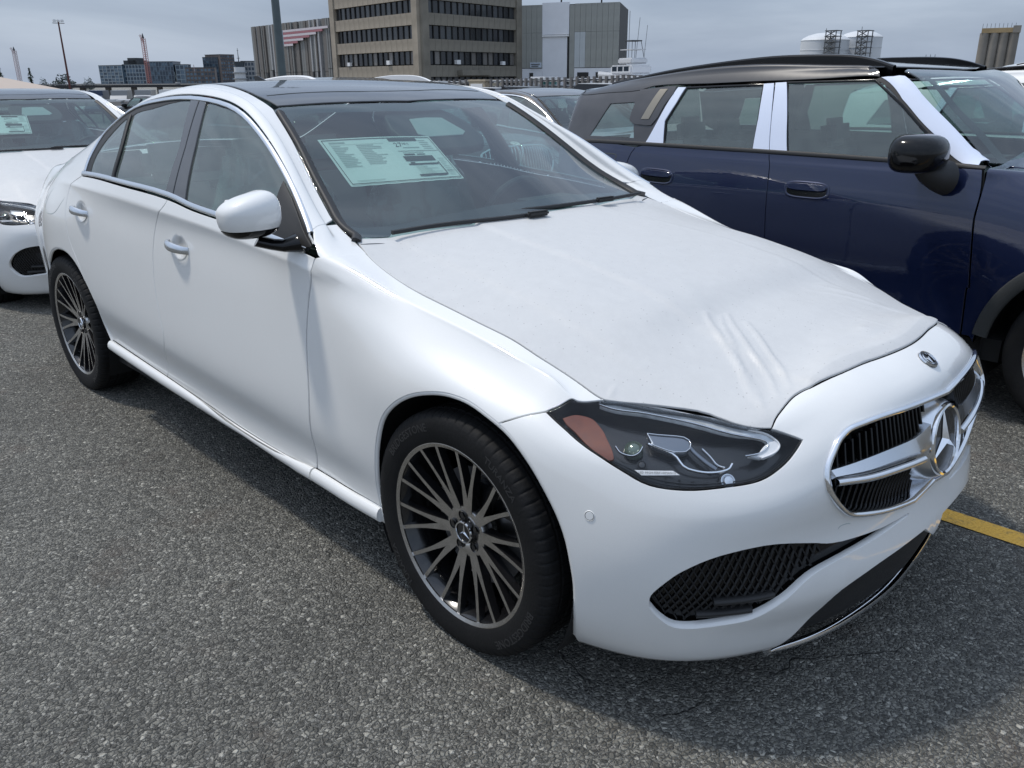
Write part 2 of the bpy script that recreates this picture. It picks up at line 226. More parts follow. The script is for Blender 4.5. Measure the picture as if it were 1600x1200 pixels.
L={
 'A':[[1.909,8.997],[1.899,9.547],[1.864,10.132],[1.877,10.646],[2.01,10.982],[2.204,11.069],[2.458,11.068],[2.737,11.03],[3.003,11.007],[3.251,11.007],[3.5,11.005],[3.748,11.002],[3.997,11.0],[4.248,11.001],[4.499,11.002],[4.75,11.003],[5.0,11.004],[5.25,11.004],[5.501,11.003],[5.75,11.002],[6.0,11.001],[6.247,10.999],[6.494,10.998],[6.741,10.996],[6.99,10.996],[7.244,10.994],[7.499,10.991],[7.755,10.993],[8.014,11.002],[8.29,11.03],[8.571,11.072],[8.85,11.109],[9.118,11.12],[9.366,11.117],[9.617,11.107],[9.844,11.066],[10.019,10.97],[10.126,10.797],[10.181,10.566],[10.209,10.307],[10.234,10.053],[10.259,9.786],[10.269,9.51],[10.273,9.231],[10.28,8.954]],
 'B':[[1.937,12.991],[2.064,12.973],[2.192,12.953],[2.32,12.936],[2.449,12.929],[2.582,12.935],[2.715,12.951],[2.853,12.97],[3.003,12.983],[3.229,12.99],[3.476,12.99],[3.733,12.988],[3.986,12.989],[4.244,12.991],[4.508,12.992],[4.764,12.996],[4.995,13.009],[5.146,13.025],[5.284,13.047],[5.417,13.069],[5.553,13.092]],
 'doortop':[[10.401,8.887],[9.889,8.905],[9.374,8.924],[8.866,8.942],[8.373,8.956],[7.927,8.97],[7.482,8.985],[7.067,8.993],[6.715,8.985],[6.544,8.97],[6.399,8.947],[6.26,8.924],[6.109,8.908],[5.92,8.901],[5.726,8.901],[5.52,8.903],[5.296,8.899],[4.953,8.884],[4.576,8.864],[4.178,8.839],[3.774,8.811],[3.305,8.776],[2.818,8.735],[2.324,8.693],[1.833,8.652]],
 'doorF':[[1.833,8.652],[1.846,8.46],[1.857,8.27],[1.871,8.076],[1.892,7.873],[1.931,7.608],[1.981,7.326],[2.031,7.046],[2.07,6.788],[2.091,6.614],[2.109,6.454],[2.121,6.293],[2.126,6.113],[2.111,5.823],[2.079,5.502],[2.046,5.17],[2.034,4.847],[2.047,4.553],[2.074,4.263],[2.11,3.972],[2.148,3.673],[2.193,3.335],[2.244,2.988],[2.297,2.637],[2.349,2.289]],
 'doorFn':[[1.961,8.718],[1.929,8.51],[1.895,8.303],[1.863,8.094],[1.835,7.875],[1.808,7.61],[1.786,7.33],[1.767,7.054],[1.75,6.798],[1.738,6.622],[1.726,6.461],[1.718,6.298],[1.714,6.117],[1.722,5.828],[1.741,5.507],[1.761,5.177],[1.768,4.856],[1.761,4.562],[1.746,4.274],[1.725,3.984],[1.702,3.686],[1.675,3.349],[1.642,3.003],[1.608,2.654],[1.575,2.307]],
 'doorB':[[6.715,8.985],[6.719,8.963],[6.723,8.942],[6.728,8.918],[6.735,8.888],[6.772,8.776],[6.825,8.627],[6.884,8.458],[6.935,8.287],[6.983,8.083],[7.026,7.866],[7.063,7.643],[7.094,7.421],[7.116,7.2],[7.131,6.978],[7.14,6.756],[7.144,6.535],[7.142,6.314],[7.135,6.093],[7.123,5.874],[7.108,5.661],[7.09,5.471],[7.067,5.284],[7.044,5.102],[7.024,4.926],[7.005,4.782],[6.984,4.646],[6.97,4.507],[6.968,4.355],[6.996,4.121],[7.048,3.864],[7.108,3.597],[7.159,3.33],[7.198,3.049],[7.233,2.762],[7.267,2.474],[7.301,2.186]],
 'silltop':[[9.679,2.387],[9.074,2.332],[8.457,2.279],[7.862,2.222],[7.321,2.157],[6.958,2.104],[6.621,2.05],[6.305,1.988],[6.004,1.913],[5.777,1.822],[5.573,1.712],[5.36,1.615],[5.104,1.564],[4.534,1.621],[3.851,1.804],[3.122,2.037],[2.416,2.245]],
 'silltopn':[[1.553,2.251],[1.814,2.276],[2.074,2.3],[2.334,2.325],[2.593,2.354],[2.844,2.387],[3.093,2.424],[3.342,2.462],[3.591,2.499]],
 'sillbot':[[9.536,1.653],[9.053,1.548],[8.572,1.437],[8.088,1.338],[7.597,1.269],[7.094,1.241],[6.591,1.244],[6.07,1.26],[5.512,1.269],[4.733,1.269],[3.893,1.269],[3.029,1.269],[2.176,1.269]],
 'sillbotn':[[1.507,1.223],[1.812,1.21],[2.119,1.187],[2.421,1.183],[2.712,1.223],[2.983,1.325],[3.243,1.472],[3.498,1.636],[3.755,1.791]],
 'doorR':[[10.401,8.887],[10.562,8.776],[10.731,8.669],[10.884,8.555],[11.0,8.422],[11.065,8.275],[11.099,8.114],[11.115,7.943],[11.124,7.77],[11.126,7.573],[11.113,7.368],[11.09,7.16],[11.063,6.953],[11.032,6.737],[10.996,6.519],[10.951,6.305],[10.892,6.103],[10.821,5.934],[10.737,5.776],[10.649,5.622],[10.569,5.464],[10.501,5.305],[10.437,5.145],[10.375,4.984],[10.312,4.824]],
 'archR':[[14.895,1.897],[14.748,2.281],[14.611,2.671],[14.453,3.051],[14.246,3.408],[13.923,3.77],[13.529,4.111],[13.135,4.429],[12.813,4.72],[12.662,4.897],[12.538,5.066],[12.42,5.22],[12.289,5.352],[12.16,5.45],[12.025,5.535],[11.886,5.603],[11.747,5.651],[11.617,5.677],[11.484,5.688],[11.353,5.682],[11.227,5.659],[11.105,5.616],[10.987,5.554],[10.874,5.477],[10.765,5.389],[10.644,5.269],[10.528,5.13],[10.418,4.98],[10.312,4.824],[10.195,4.651],[10.078,4.469],[9.976,4.278],[9.903,4.076],[9.875,3.834],[9.886,3.574],[9.903,3.312],[9.894,3.068],[9.856,2.877],[9.803,2.696],[9.744,2.519],[9.688,2.341]],
 'archF':[[3.801,1.855],[3.749,2.013],[3.695,2.171],[3.645,2.329],[3.606,2.489],[3.581,2.648],[3.565,2.808],[3.556,2.969],[3.553,3.134],[3.558,3.315],[3.571,3.5],[3.589,3.685],[3.608,3.868],[3.626,4.04],[3.645,4.21],[3.668,4.378],[3.698,4.544],[3.733,4.705],[3.773,4.865],[3.82,5.021],[3.874,5.168],[3.932,5.293],[3.996,5.41],[4.067,5.524],[4.143,5.636],[4.23,5.753],[4.324,5.869],[4.423,5.98],[4.522,6.083],[4.614,6.17],[4.707,6.25],[4.802,6.327],[4.898,6.402],[4.999,6.482],[5.102,6.562],[5.206,6.635],[5.311,6.696],[5.404,6.739],[5.496,6.775],[5.591,6.8],[5.69,6.81],[5.811,6.797],[5.935,6.762],[6.065,6.714],[6.2,6.664],[6.374,6.597],[6.559,6.52],[6.745,6.437],[6.921,6.357],[7.071,6.292],[7.219,6.229],[7.357,6.161],[7.481,6.08],[7.579,5.991],[7.666,5.892],[7.743,5.786],[7.81,5.676],[7.864,5.568],[7.908,5.456],[7.944,5.338],[7.975,5.211],[8.004,5.041],[8.024,4.858],[8.037,4.665],[8.051,4.464],[8.067,4.217],[8.081,3.958],[8.091,3.686],[8.097,3.401],[8.097,3.027],[8.091,2.629],[8.081,2.222],[8.073,1.819]],
 'seam':[[6.387,6.577],[6.456,6.665],[6.526,6.752],[6.596,6.841],[6.663,6.935],[6.734,7.046],[6.802,7.162],[6.87,7.283],[6.941,7.406],[7.024,7.548],[7.11,7.695],[7.197,7.844],[7.283,7.992]],
 'gap':[[1.811,9.998],[1.958,9.986],[2.105,9.974],[2.253,9.963],[2.405,9.959],[2.581,9.965],[2.762,9.979],[2.944,9.994],[3.121,10.004],[3.275,10.005],[3.426,10.003],[3.576,9.999],[3.728,9.998],[3.888,9.998],[4.049,10.0],[4.211,10.002],[4.372,10.003],[4.531,10.003],[4.688,10.002],[4.846,10.002],[5.003,10.004],[5.158,10.01],[5.313,10.018],[5.468,10.026],[5.621,10.029],[5.772,10.025],[5.922,10.016],[6.071,10.007],[6.215,10.002],[6.34,10.002],[6.459,10.004],[6.581,10.008],[6.71,10.011],[6.886,10.018],[7.074,10.027],[7.264,10.033],[7.444,10.032],[7.59,10.021],[7.731,10.004],[7.869,9.985],[8.009,9.967]],
 'hltop':[[7.244,7.944],[7.299,8.06],[7.355,8.173],[7.41,8.293],[7.462,8.431],[7.527,8.691],[7.581,8.999],[7.64,9.304],[7.72,9.555],[7.783,9.688],[7.851,9.805],[7.93,9.903],[8.029,9.978],[8.176,10.029],[8.351,10.046],[8.536,10.046],[8.711,10.044],[8.865,10.049],[9.016,10.053],[9.164,10.043],[9.307,10.008],[9.468,9.931],[9.627,9.824],[9.774,9.699],[9.895,9.568],[9.973,9.448],[10.031,9.318],[10.079,9.184],[10.128,9.051],[10.176,8.918],[10.221,8.783],[10.264,8.648],[10.308,8.513]],
 'hoodlip':[[8.025,9.976],[8.191,10.011],[8.357,10.048],[8.523,10.08],[8.686,10.098],[8.841,10.107],[8.995,10.109],[9.148,10.094],[9.298,10.051],[9.479,9.94],[9.656,9.782],[9.832,9.604],[10.008,9.436]],
 'hlbot':[[10.308,8.513],[10.287,8.443],[10.266,8.372],[10.245,8.301],[10.221,8.225],[10.191,8.124],[10.158,8.017],[10.122,7.908],[10.083,7.802],[10.041,7.693],[9.996,7.582],[9.945,7.478],[9.882,7.39],[9.811,7.332],[9.73,7.288],[9.644,7.248],[9.557,7.202],[9.458,7.134],[9.355,7.057],[9.252,6.986],[9.152,6.935],[9.073,6.908],[8.994,6.889],[8.918,6.884],[8.847,6.899],[8.771,6.953],[8.702,7.038],[8.637,7.138],[8.571,7.233],[8.502,7.329],[8.436,7.43],[8.366,7.529],[8.288,7.622],[8.192,7.719],[8.088,7.815],[7.977,7.898],[7.864,7.957],[7.756,7.981],[7.641,7.986],[7.53,7.98],[7.434,7.973],[7.381,7.968],[7.334,7.96],[7.289,7.952],[7.244,7.944]],
 'nosegap':[[10.011,9.405],[10.033,9.512],[10.052,9.621],[10.077,9.727],[10.113,9.823],[10.162,9.908],[10.22,9.991],[10.283,10.059],[10.346,10.1],[10.391,10.109],[10.437,10.104],[10.483,10.091],[10.528,10.073],[10.57,10.048],[10.609,10.014],[10.651,9.977],[10.702,9.939],[10.807,9.872],[10.933,9.796],[11.072,9.727],[11.215,9.68],[11.383,9.663],[11.562,9.672],[11.748,9.69],[11.938,9.7],[12.155,9.697],[12.38,9.691],[12.608,9.683],[12.834,9.675]],
 'grtop':[[10.516,6.67],[10.519,6.768],[10.521,6.865],[10.525,6.963],[10.532,7.062],[10.544,7.172],[10.559,7.284],[10.577,7.395],[10.596,7.504],[10.615,7.61],[10.634,7.716],[10.657,7.815],[10.688,7.896],[10.713,7.939],[10.741,7.978],[10.772,8.007],[10.807,8.024],[10.853,8.023],[10.904,8.003],[10.961,7.975],[11.024,7.947],[11.142,7.901],[11.28,7.847],[11.428,7.791],[11.578,7.739],[11.745,7.689],[11.919,7.641],[12.097,7.596],[12.274,7.552],[12.454,7.509],[12.636,7.467],[12.818,7.426],[13.0,7.385]],
 'grbot':[[10.516,6.67],[10.522,6.57],[10.528,6.47],[10.536,6.369],[10.55,6.264],[10.575,6.138],[10.607,6.007],[10.644,5.876],[10.687,5.753],[10.73,5.646],[10.777,5.542],[10.829,5.446],[10.884,5.367],[10.924,5.324],[10.964,5.29],[11.009,5.26],[11.062,5.23],[11.158,5.184],[11.271,5.141],[11.394,5.1],[11.522,5.063],[11.682,5.024],[11.852,4.991],[12.028,4.961],[12.203,4.93],[12.405,4.902],[12.621,4.876],[12.812,4.848],[12.939,4.811],[12.961,4.795],[12.976,4.779],[12.987,4.762],[13.0,4.745]],
 'intop':[[8.875,3.769],[8.875,3.853],[8.873,3.936],[8.874,4.019],[8.883,4.103],[8.905,4.197],[8.935,4.291],[8.97,4.385],[9.008,4.476],[9.044,4.56],[9.081,4.641],[9.125,4.721],[9.177,4.798],[9.25,4.888],[9.333,4.978],[9.426,5.059],[9.524,5.123],[9.628,5.169],[9.74,5.203],[9.856,5.22],[9.97,5.218],[10.095,5.182],[10.223,5.119],[10.346,5.045],[10.456,4.979],[10.522,4.938],[10.579,4.898],[10.638,4.86],[10.709,4.828],[10.841,4.791],[10.995,4.765],[11.162,4.746],[11.335,4.729],[11.56,4.713],[11.801,4.704],[12.049,4.697],[12.294,4.69]],
 'inbot':[[12.294,4.69],[12.143,4.679],[11.994,4.669],[11.842,4.658],[11.682,4.643],[11.465,4.621],[11.232,4.596],[11.005,4.565],[10.811,4.526],[10.704,4.499],[10.609,4.471],[10.522,4.434],[10.441,4.38],[10.353,4.287],[10.275,4.169],[10.203,4.041],[10.132,3.917],[10.067,3.795],[10.007,3.669],[9.944,3.55],[9.872,3.454],[9.806,3.4],[9.734,3.359],[9.66,3.325],[9.586,3.29],[9.512,3.251],[9.436,3.212],[9.363,3.179],[9.296,3.16],[9.255,3.156],[9.217,3.156],[9.18,3.163],[9.146,3.18],[9.099,3.229],[9.055,3.301],[9.016,3.383],[8.98,3.462],[8.95,3.537],[8.924,3.614],[8.9,3.692],[8.875,3.769]],
 'lowtop':[[10.523,2.368],[10.552,2.55],[10.581,2.733],[10.611,2.914],[10.647,3.093],[10.679,3.271],[10.709,3.452],[10.753,3.62],[10.824,3.759],[10.914,3.851],[11.022,3.923],[11.144,3.981],[11.274,4.03],[11.442,4.074],[11.627,4.101],[11.82,4.118],[12.016,4.133],[12.237,4.148],[12.465,4.156],[12.695,4.162],[12.925,4.169]],
 'lowbot':[[10.585,2.222],[10.749,2.174],[10.912,2.124],[11.077,2.078],[11.247,2.041],[11.435,2.011],[11.629,1.989],[11.823,1.977],[12.009,1.981],[12.177,2.018],[12.344,2.079],[12.501,2.126],[12.639,2.123],[12.744,2.056],[12.833,1.948],[12.915,1.825],[13.0,1.709]],
 'gfront':[[6.313,9.116],[6.335,9.349],[6.357,9.584],[6.379,9.816],[6.406,10.04],[6.452,10.255],[6.513,10.477],[6.551,10.669],[6.529,10.793],[6.468,10.822],[6.381,10.82],[6.28,10.805],[6.178,10.799],[6.045,10.808],[5.902,10.822],[5.753,10.837],[5.6,10.85],[5.423,10.864],[5.239,10.879],[5.052,10.891],[4.866,10.902],[4.682,10.914],[4.497,10.927],[4.315,10.932],[4.144,10.922],[4.007,10.897],[3.878,10.861],[3.752,10.819],[3.628,10.773],[3.503,10.724],[3.381,10.67],[3.26,10.612],[3.14,10.549],[3.011,10.487],[2.879,10.424],[2.755,10.347],[2.649,10.24],[2.508,9.994],[2.38,9.671],[2.314,9.354],[2.356,9.131],[2.583,9.035],[2.955,9.039],[3.386,9.084],[3.794,9.109],[4.19,9.102],[4.598,9.095],[4.995,9.089],[5.361,9.089],[5.616,9.093],[5.852,9.1],[6.081,9.108],[6.313,9.116]],
 'grear':[[8.458,9.07],[8.478,9.247],[8.496,9.424],[8.518,9.602],[8.549,9.785],[8.625,10.014],[8.731,10.262],[8.806,10.485],[8.794,10.64],[8.679,10.697],[8.495,10.699],[8.284,10.681],[8.087,10.678],[7.91,10.698],[7.732,10.723],[7.558,10.748],[7.395,10.768],[7.265,10.793],[7.137,10.825],[7.022,10.838],[6.928,10.807],[6.845,10.669],[6.801,10.451],[6.78,10.2],[6.766,9.964],[6.742,9.729],[6.722,9.478],[6.732,9.255],[6.8,9.102],[6.925,9.051],[7.097,9.056],[7.292,9.083],[7.487,9.098],[7.718,9.093],[7.962,9.085],[8.211,9.077],[8.458,9.07]],
 'gquart':[[9.917,9.02],[9.91,9.223],[9.908,9.43],[9.896,9.63],[9.86,9.811],[9.808,9.947],[9.743,10.073],[9.663,10.189],[9.566,10.294],[9.42,10.423],[9.242,10.552],[9.065,10.641],[8.926,10.65],[8.829,10.537],[8.765,10.33],[8.721,10.085],[8.682,9.858],[8.63,9.653],[8.576,9.438],[8.556,9.241],[8.607,9.093],[8.822,9.001],[9.162,8.991],[9.552,9.014],[9.917,9.02]],
 'sideseam':[[2.01,10.982],[2.064,11.108],[2.119,11.23],[2.172,11.361],[2.221,11.514],[2.287,11.819],[2.343,12.178],[2.395,12.559],[2.449,12.929]],
 'crease':[[11.689,8.473],[11.436,8.474],[11.19,8.474],[10.93,8.475],[10.637,8.478],[10.084,8.488],[9.441,8.503],[8.79,8.518],[8.212,8.526],[7.853,8.527],[7.525,8.526],[7.21,8.523],[6.889,8.517],[6.566,8.512],[6.245,8.507],[5.92,8.496],[5.584,8.474],[5.194,8.427],[4.792,8.364],[4.381,8.298],[3.96,8.242],[3.488,8.197],[3.003,8.161],[2.511,8.128],[2.023,8.094]],
 'creasen':[[1.771,8.105],[2.086,8.179],[2.406,8.249],[2.718,8.327],[3.012,8.422],[3.254,8.528],[3.482,8.649],[3.704,8.774],[3.93,8.896],[4.163,9.015],[4.396,9.133],[4.631,9.249],[4.867,9.358],[5.102,9.464],[5.339,9.567],[5.576,9.659],[5.813,9.732],[6.036,9.773],[6.261,9.794],[6.482,9.81],[6.695,9.835],[6.88,9.869],[7.057,9.907],[7.233,9.946],[7.409,9.984]],
 'low':[[9.807,4.293],[9.644,4.271],[9.485,4.249],[9.319,4.227],[9.137,4.203],[8.846,4.166],[8.521,4.125],[8.19,4.084],[7.88,4.046],[7.645,4.018],[7.423,3.992],[7.201,3.966],[6.967,3.941],[6.679,3.913],[6.38,3.885],[6.07,3.858],[5.75,3.827],[5.372,3.788],[4.981,3.744],[4.578,3.701],[4.165,3.664],[3.689,3.633],[3.196,3.607],[2.696,3.585],[2.2,3.561]],
 'lown':[[1.645,3.558],[1.822,3.561],[1.999,3.563],[2.176,3.566],[2.357,3.57],[2.552,3.576],[2.75,3.584],[2.95,3.592],[3.149,3.599]],
 'header':[[5.34,13.165],[5.308,13.293],[5.275,13.421],[5.243,13.55],[5.21,13.678],[5.177,13.805],[5.144,13.929],[5.112,14.058],[5.083,14.196],[5.056,14.384],[5.035,14.586],[5.017,14.793],[4.997,14.998]],
 'headerC':[[4.997,14.998]],
 'sticker':[[4.328,13.367],[4.166,14.69],[3.241,14.547],[3.312,13.416]],
 'fritL':[[2.372,13.649],[2.372,13.591],[2.372,13.532],[2.372,13.474],[2.374,13.416],[2.375,13.356],[2.376,13.295],[2.382,13.237],[2.395,13.187],[2.414,13.153],[2.437,13.124],[2.464,13.099],[2.493,13.078],[2.523,13.064],[2.554,13.055],[2.59,13.048],[2.634,13.043],[2.777,13.033],[2.964,13.031],[3.174,13.034],[3.385,13.04],[3.659,13.053],[3.96,13.072],[4.243,13.094],[4.463,13.118],[4.539,13.13],[4.602,13.141],[4.657,13.154],[4.71,13.169],[4.752,13.183],[4.792,13.197],[4.828,13.214],[4.863,13.234],[4.895,13.256],[4.925,13.28],[4.951,13.308],[4.97,13.341],[4.98,13.392],[4.978,13.452],[4.97,13.518],[4.959,13.588],[4.937,13.696],[4.905,13.815],[4.87,13.943],[4.84,14.077],[4.814,14.252],[4.792,14.439],[4.772,14.632],[4.751,14.822]],
 'sunroof':[[5.903,13.219],[5.895,13.308],[5.888,13.397],[5.879,13.486],[5.866,13.572],[5.849,13.649],[5.829,13.723],[5.806,13.799],[5.782,13.882],[5.742,14.012],[5.698,14.155],[5.65,14.303],[5.605,14.448]],
 'flap':[[12.047,8.358],[11.868,8.371],[11.682,8.39],[11.512,8.395],[11.383,8.362],[11.322,8.311],[11.276,8.244],[11.246,8.167],[11.235,8.088],[11.258,7.979],[11.316,7.86],[11.391,7.739],[11.463,7.622],[11.53,7.506],[11.599,7.388],[11.673,7.28],[11.753,7.193],[11.821,7.14],[11.893,7.097],[11.968,7.066],[12.048,7.046],[12.158,7.036],[12.281,7.038],[12.394,7.061],[12.476,7.11],[12.517,7.203],[12.525,7.331],[12.513,7.474],[12.494,7.609],[12.466,7.75],[12.425,7.896],[12.372,8.033],[12.309,8.147],[12.25,8.212],[12.184,8.264],[12.115,8.31],[12.047,8.358]],
 'sail':[[3.592,10.639],[3.478,10.62],[3.365,10.605],[3.252,10.584],[3.14,10.549],[3.014,10.496],[2.887,10.431],[2.764,10.348],[2.649,10.24],[2.463,9.998],[2.268,9.68],[2.128,9.37],[2.107,9.151],[2.179,9.074],[2.3,9.027],[2.444,8.999],[2.582,8.982],[2.725,8.981],[2.874,9.001],[3.024,9.028],[3.17,9.049],[3.311,9.046],[3.456,9.03],[3.587,9.033],[3.686,9.086],[3.75,9.342],[3.717,9.744],[3.645,10.206],[3.592,10.639]],
 'bpf':[[6.707,10.83],[6.543,10.822],[6.406,10.04],[6.313,9.116],[6.604,9.085],[6.616,9.986],[6.707,10.83]],
 'bpr':[[6.936,10.824],[6.73,10.843],[6.631,9.983],[6.622,9.095],[6.815,9.098],[6.766,9.964],[6.936,10.824]],
 'qdiv':[[8.861,10.665],[8.784,10.443],[8.703,10.22],[8.629,9.999],[8.575,9.784],[8.55,9.602],[8.54,9.425],[8.535,9.249],[8.528,9.073]],
 'h1':[[10.182,7.596]],
 'h2':[[6.447,7.342]],
 'amber':[[7.595,8.264],[7.651,8.4],[7.706,8.541],[7.762,8.674],[7.824,8.787],[7.873,8.862],[7.926,8.934],[7.979,8.987],[8.029,9.008],[8.076,8.986],[8.122,8.935],[8.165,8.868],[8.204,8.804],[8.237,8.739],[8.264,8.67],[8.289,8.596],[8.314,8.52],[8.346,8.423],[8.379,8.321],[8.409,8.214],[8.432,8.106],[8.453,7.979],[8.469,7.844],[8.476,7.717],[8.468,7.615],[8.456,7.568],[8.438,7.524],[8.418,7.492],[8.398,7.479],[8.372,7.508],[8.345,7.577],[8.316,7.661],[8.285,7.735],[8.253,7.795],[8.22,7.853],[8.184,7.91],[8.143,7.965],[8.094,8.027],[8.04,8.09],[7.982,8.146],[7.924,8.185],[7.875,8.201],[7.825,8.207],[7.775,8.208],[7.724,8.211]],
 'drltop':[[7.949,9.909],[7.991,9.948],[8.031,9.989],[8.075,10.027],[8.128,10.058],[8.218,10.088],[8.324,10.107],[8.437,10.118],[8.549,10.124],[8.668,10.124],[8.789,10.116],[8.911,10.103],[9.03,10.087],[9.145,10.074],[9.26,10.062],[9.372,10.039],[9.476,9.995],[9.589,9.909],[9.696,9.795],[9.791,9.665],[9.872,9.533],[9.933,9.398],[9.981,9.253],[10.017,9.11],[10.046,8.979],[10.064,8.891],[10.078,8.807],[10.086,8.73],[10.086,8.659],[10.08,8.609],[10.07,8.563],[10.055,8.521],[10.034,8.486],[10.006,8.459],[9.971,8.439],[9.933,8.421],[9.897,8.402]],
 'drlbot':[[9.734,8.573],[9.777,8.58],[9.822,8.586],[9.863,8.595],[9.897,8.617],[9.931,8.668],[9.955,8.739],[9.969,8.819],[9.971,8.897],[9.96,8.982],[9.933,9.068],[9.893,9.157],[9.841,9.249],[9.739,9.402],[9.606,9.569],[9.455,9.724],[9.295,9.841],[9.134,9.908],[8.958,9.947],[8.782,9.966],[8.622,9.973],[8.511,9.966],[8.408,9.946],[8.31,9.925],[8.217,9.911],[8.146,9.907],[8.08,9.907],[8.015,9.908],[7.949,9.909]],
 'module':[[8.733,9.398],[8.836,9.435],[8.944,9.48],[9.043,9.509],[9.118,9.495],[9.176,9.368],[9.198,9.155],[9.189,8.934],[9.155,8.784],[9.129,8.747],[9.095,8.721],[9.058,8.704],[9.02,8.698],[8.971,8.712],[8.919,8.746],[8.866,8.789],[8.813,8.827]],
 'chrome1':[[8.761,8.901],[8.829,8.848],[8.898,8.797],[8.963,8.74],[9.021,8.67],[9.075,8.536],[9.112,8.37],[9.149,8.21],[9.203,8.097],[9.247,8.057],[9.296,8.028],[9.347,8.011],[9.395,8.01],[9.447,8.029],[9.498,8.067],[9.545,8.117],[9.581,8.169],[9.605,8.227],[9.616,8.294],[9.624,8.363],[9.633,8.431]],
 'chrome2':[[9.319,9.017],[9.342,8.934],[9.365,8.852],[9.388,8.769],[9.41,8.687],[9.43,8.599],[9.45,8.508],[9.47,8.424],[9.494,8.359],[9.51,8.335],[9.526,8.316],[9.543,8.299],[9.56,8.282]],
 'chrome3':[[9.137,9.36],[9.162,9.247],[9.188,9.133],[9.214,9.021],[9.243,8.91],[9.276,8.803],[9.311,8.695],[9.347,8.592],[9.382,8.497],[9.408,8.43],[9.434,8.369],[9.459,8.309],[9.484,8.249]],
 'lensarc':[[8.438,8.391],[8.46,8.33],[8.481,8.265],[8.504,8.208],[8.532,8.172],[8.553,8.162],[8.577,8.157],[8.6,8.159],[8.62,8.168],[8.643,8.196],[8.661,8.241],[8.675,8.295],[8.687,8.35],[8.698,8.423],[8.704,8.504],[8.707,8.587],[8.712,8.669]],
 'proj':[[8.622,8.575]],
 'badgebar':[[8.693,7.385],[9.051,7.756],[9.122,7.594],[8.764,7.205]],
 'whitelens':[[9.851,8.509],[9.879,8.617],[9.905,8.733],[9.935,8.833],[9.971,8.897],[9.994,8.912],[10.02,8.921],[10.044,8.922],[10.063,8.915],[10.084,8.867],[10.091,8.786],[10.09,8.693],[10.084,8.614],[10.077,8.564],[10.068,8.516],[10.054,8.474],[10.034,8.438],[10.012,8.417],[9.985,8.402],[9.957,8.389],[9.929,8.374]],
 'sensor':[[8.286,5.742]],
 'badge':[[12.974,8.868]],
 'tow':[[10.749,5.033],[10.76,5.061],[10.771,5.091],[10.783,5.117],[10.8,5.135],[10.824,5.141],[10.853,5.139],[10.883,5.132],[10.908,5.121],[10.93,5.107],[10.95,5.087],[10.965,5.065],[10.973,5.043],[10.97,5.02],[10.959,4.995],[10.944,4.972],[10.928,4.952],[10.912,4.941],[10.893,4.932],[10.874,4.925],[10.855,4.918]],
 'wingtop':[[10.614,6.803],[10.691,6.768],[10.767,6.732],[10.845,6.698],[10.932,6.667],[11.06,6.633],[11.201,6.604],[11.348,6.58],[11.492,6.558],[11.63,6.54],[11.767,6.526],[11.905,6.514],[12.043,6.501]],
 'wingmid':[[10.619,6.625],[10.717,6.554],[10.814,6.482],[10.914,6.413],[11.025,6.357],[11.168,6.314],[11.325,6.286],[11.487,6.265],[11.647,6.241],[11.806,6.213],[11.966,6.185],[12.126,6.157],[12.286,6.13]],
 'wingbot':[[10.619,6.5],[10.719,6.416],[10.817,6.33],[10.92,6.249],[11.034,6.18],[11.183,6.121],[11.346,6.077],[11.515,6.041],[11.684,6.004],[11.857,5.965],[12.032,5.93],[12.208,5.895],[12.384,5.86]],
 'wr':[[7.745,11.875],[7.999,11.739],[8.256,11.604],[8.507,11.468],[8.741,11.327],[8.933,11.205],[9.115,11.083],[9.286,10.955],[9.444,10.812],[9.58,10.652],[9.701,10.477],[9.815,10.297],[9.932,10.12]],
 'wr2':[[8.088,12.082],[8.35,11.912],[8.614,11.74],[8.872,11.571],[9.117,11.406],[9.319,11.277],[9.518,11.156],[9.7,11.029],[9.852,10.88],[9.959,10.715],[10.038,10.532],[10.106,10.342],[10.18,10.155]],
 'wr3':[[8.617,12.01],[8.834,11.881],[9.054,11.754],[9.268,11.624],[9.47,11.488],[9.645,11.361],[9.815,11.233],[9.97,11.096],[10.1,10.946],[10.192,10.787],[10.259,10.615],[10.317,10.437],[10.379,10.263]],
 'wr4':[[8.057,11.972],[8.333,11.76],[8.614,11.546],[8.885,11.336],[9.129,11.138],[9.3,11.0],[9.46,10.873],[9.604,10.742],[9.727,10.59],[9.823,10.403],[9.894,10.197],[9.954,9.982],[10.02,9.771]],
 'wr5':[[7.946,10.231],[7.962,10.204],[7.978,10.178],[7.993,10.151],[8.008,10.123],[8.023,10.092],[8.037,10.061],[8.051,10.029],[8.065,9.997]],
 'wr6':[[5.896,12.35],[6.263,12.265],[6.63,12.184],[6.996,12.095],[7.36,11.988],[7.744,11.853],[8.135,11.7],[8.506,11.536],[8.83,11.368],[9.03,11.239],[9.205,11.105],[9.369,10.969],[9.538,10.834]],
 'ridge1':[[3.816,11.774],[4.09,11.72],[4.362,11.664],[4.639,11.611],[4.93,11.568],[5.29,11.535],[5.668,11.516],[6.056,11.499],[6.448,11.473],[6.883,11.443],[7.334,11.415],[7.774,11.365],[8.172,11.27],[8.465,11.141],[8.729,10.979],[8.983,10.804],[9.242,10.636]],
 'camhouse':[[5.293,14.646],[5.11,14.659],[4.921,14.672],[4.742,14.686],[4.587,14.701],[4.502,14.706],[4.425,14.708],[4.357,14.718],[4.301,14.744],[4.256,14.801],[4.22,14.879],[4.199,14.954],[4.201,15.0],[4.216,15.008],[4.239,15.007],[4.267,15.003],[4.297,15.0],[4.352,15.0],[4.418,15.0],[4.487,15.0],[4.556,15.0],[4.627,15.0],[4.699,15.0],[4.771,15.0],[4.84,15.0],[4.899,15.0],[4.956,15.0],[5.013,15.0],[5.069,15.0]],
}
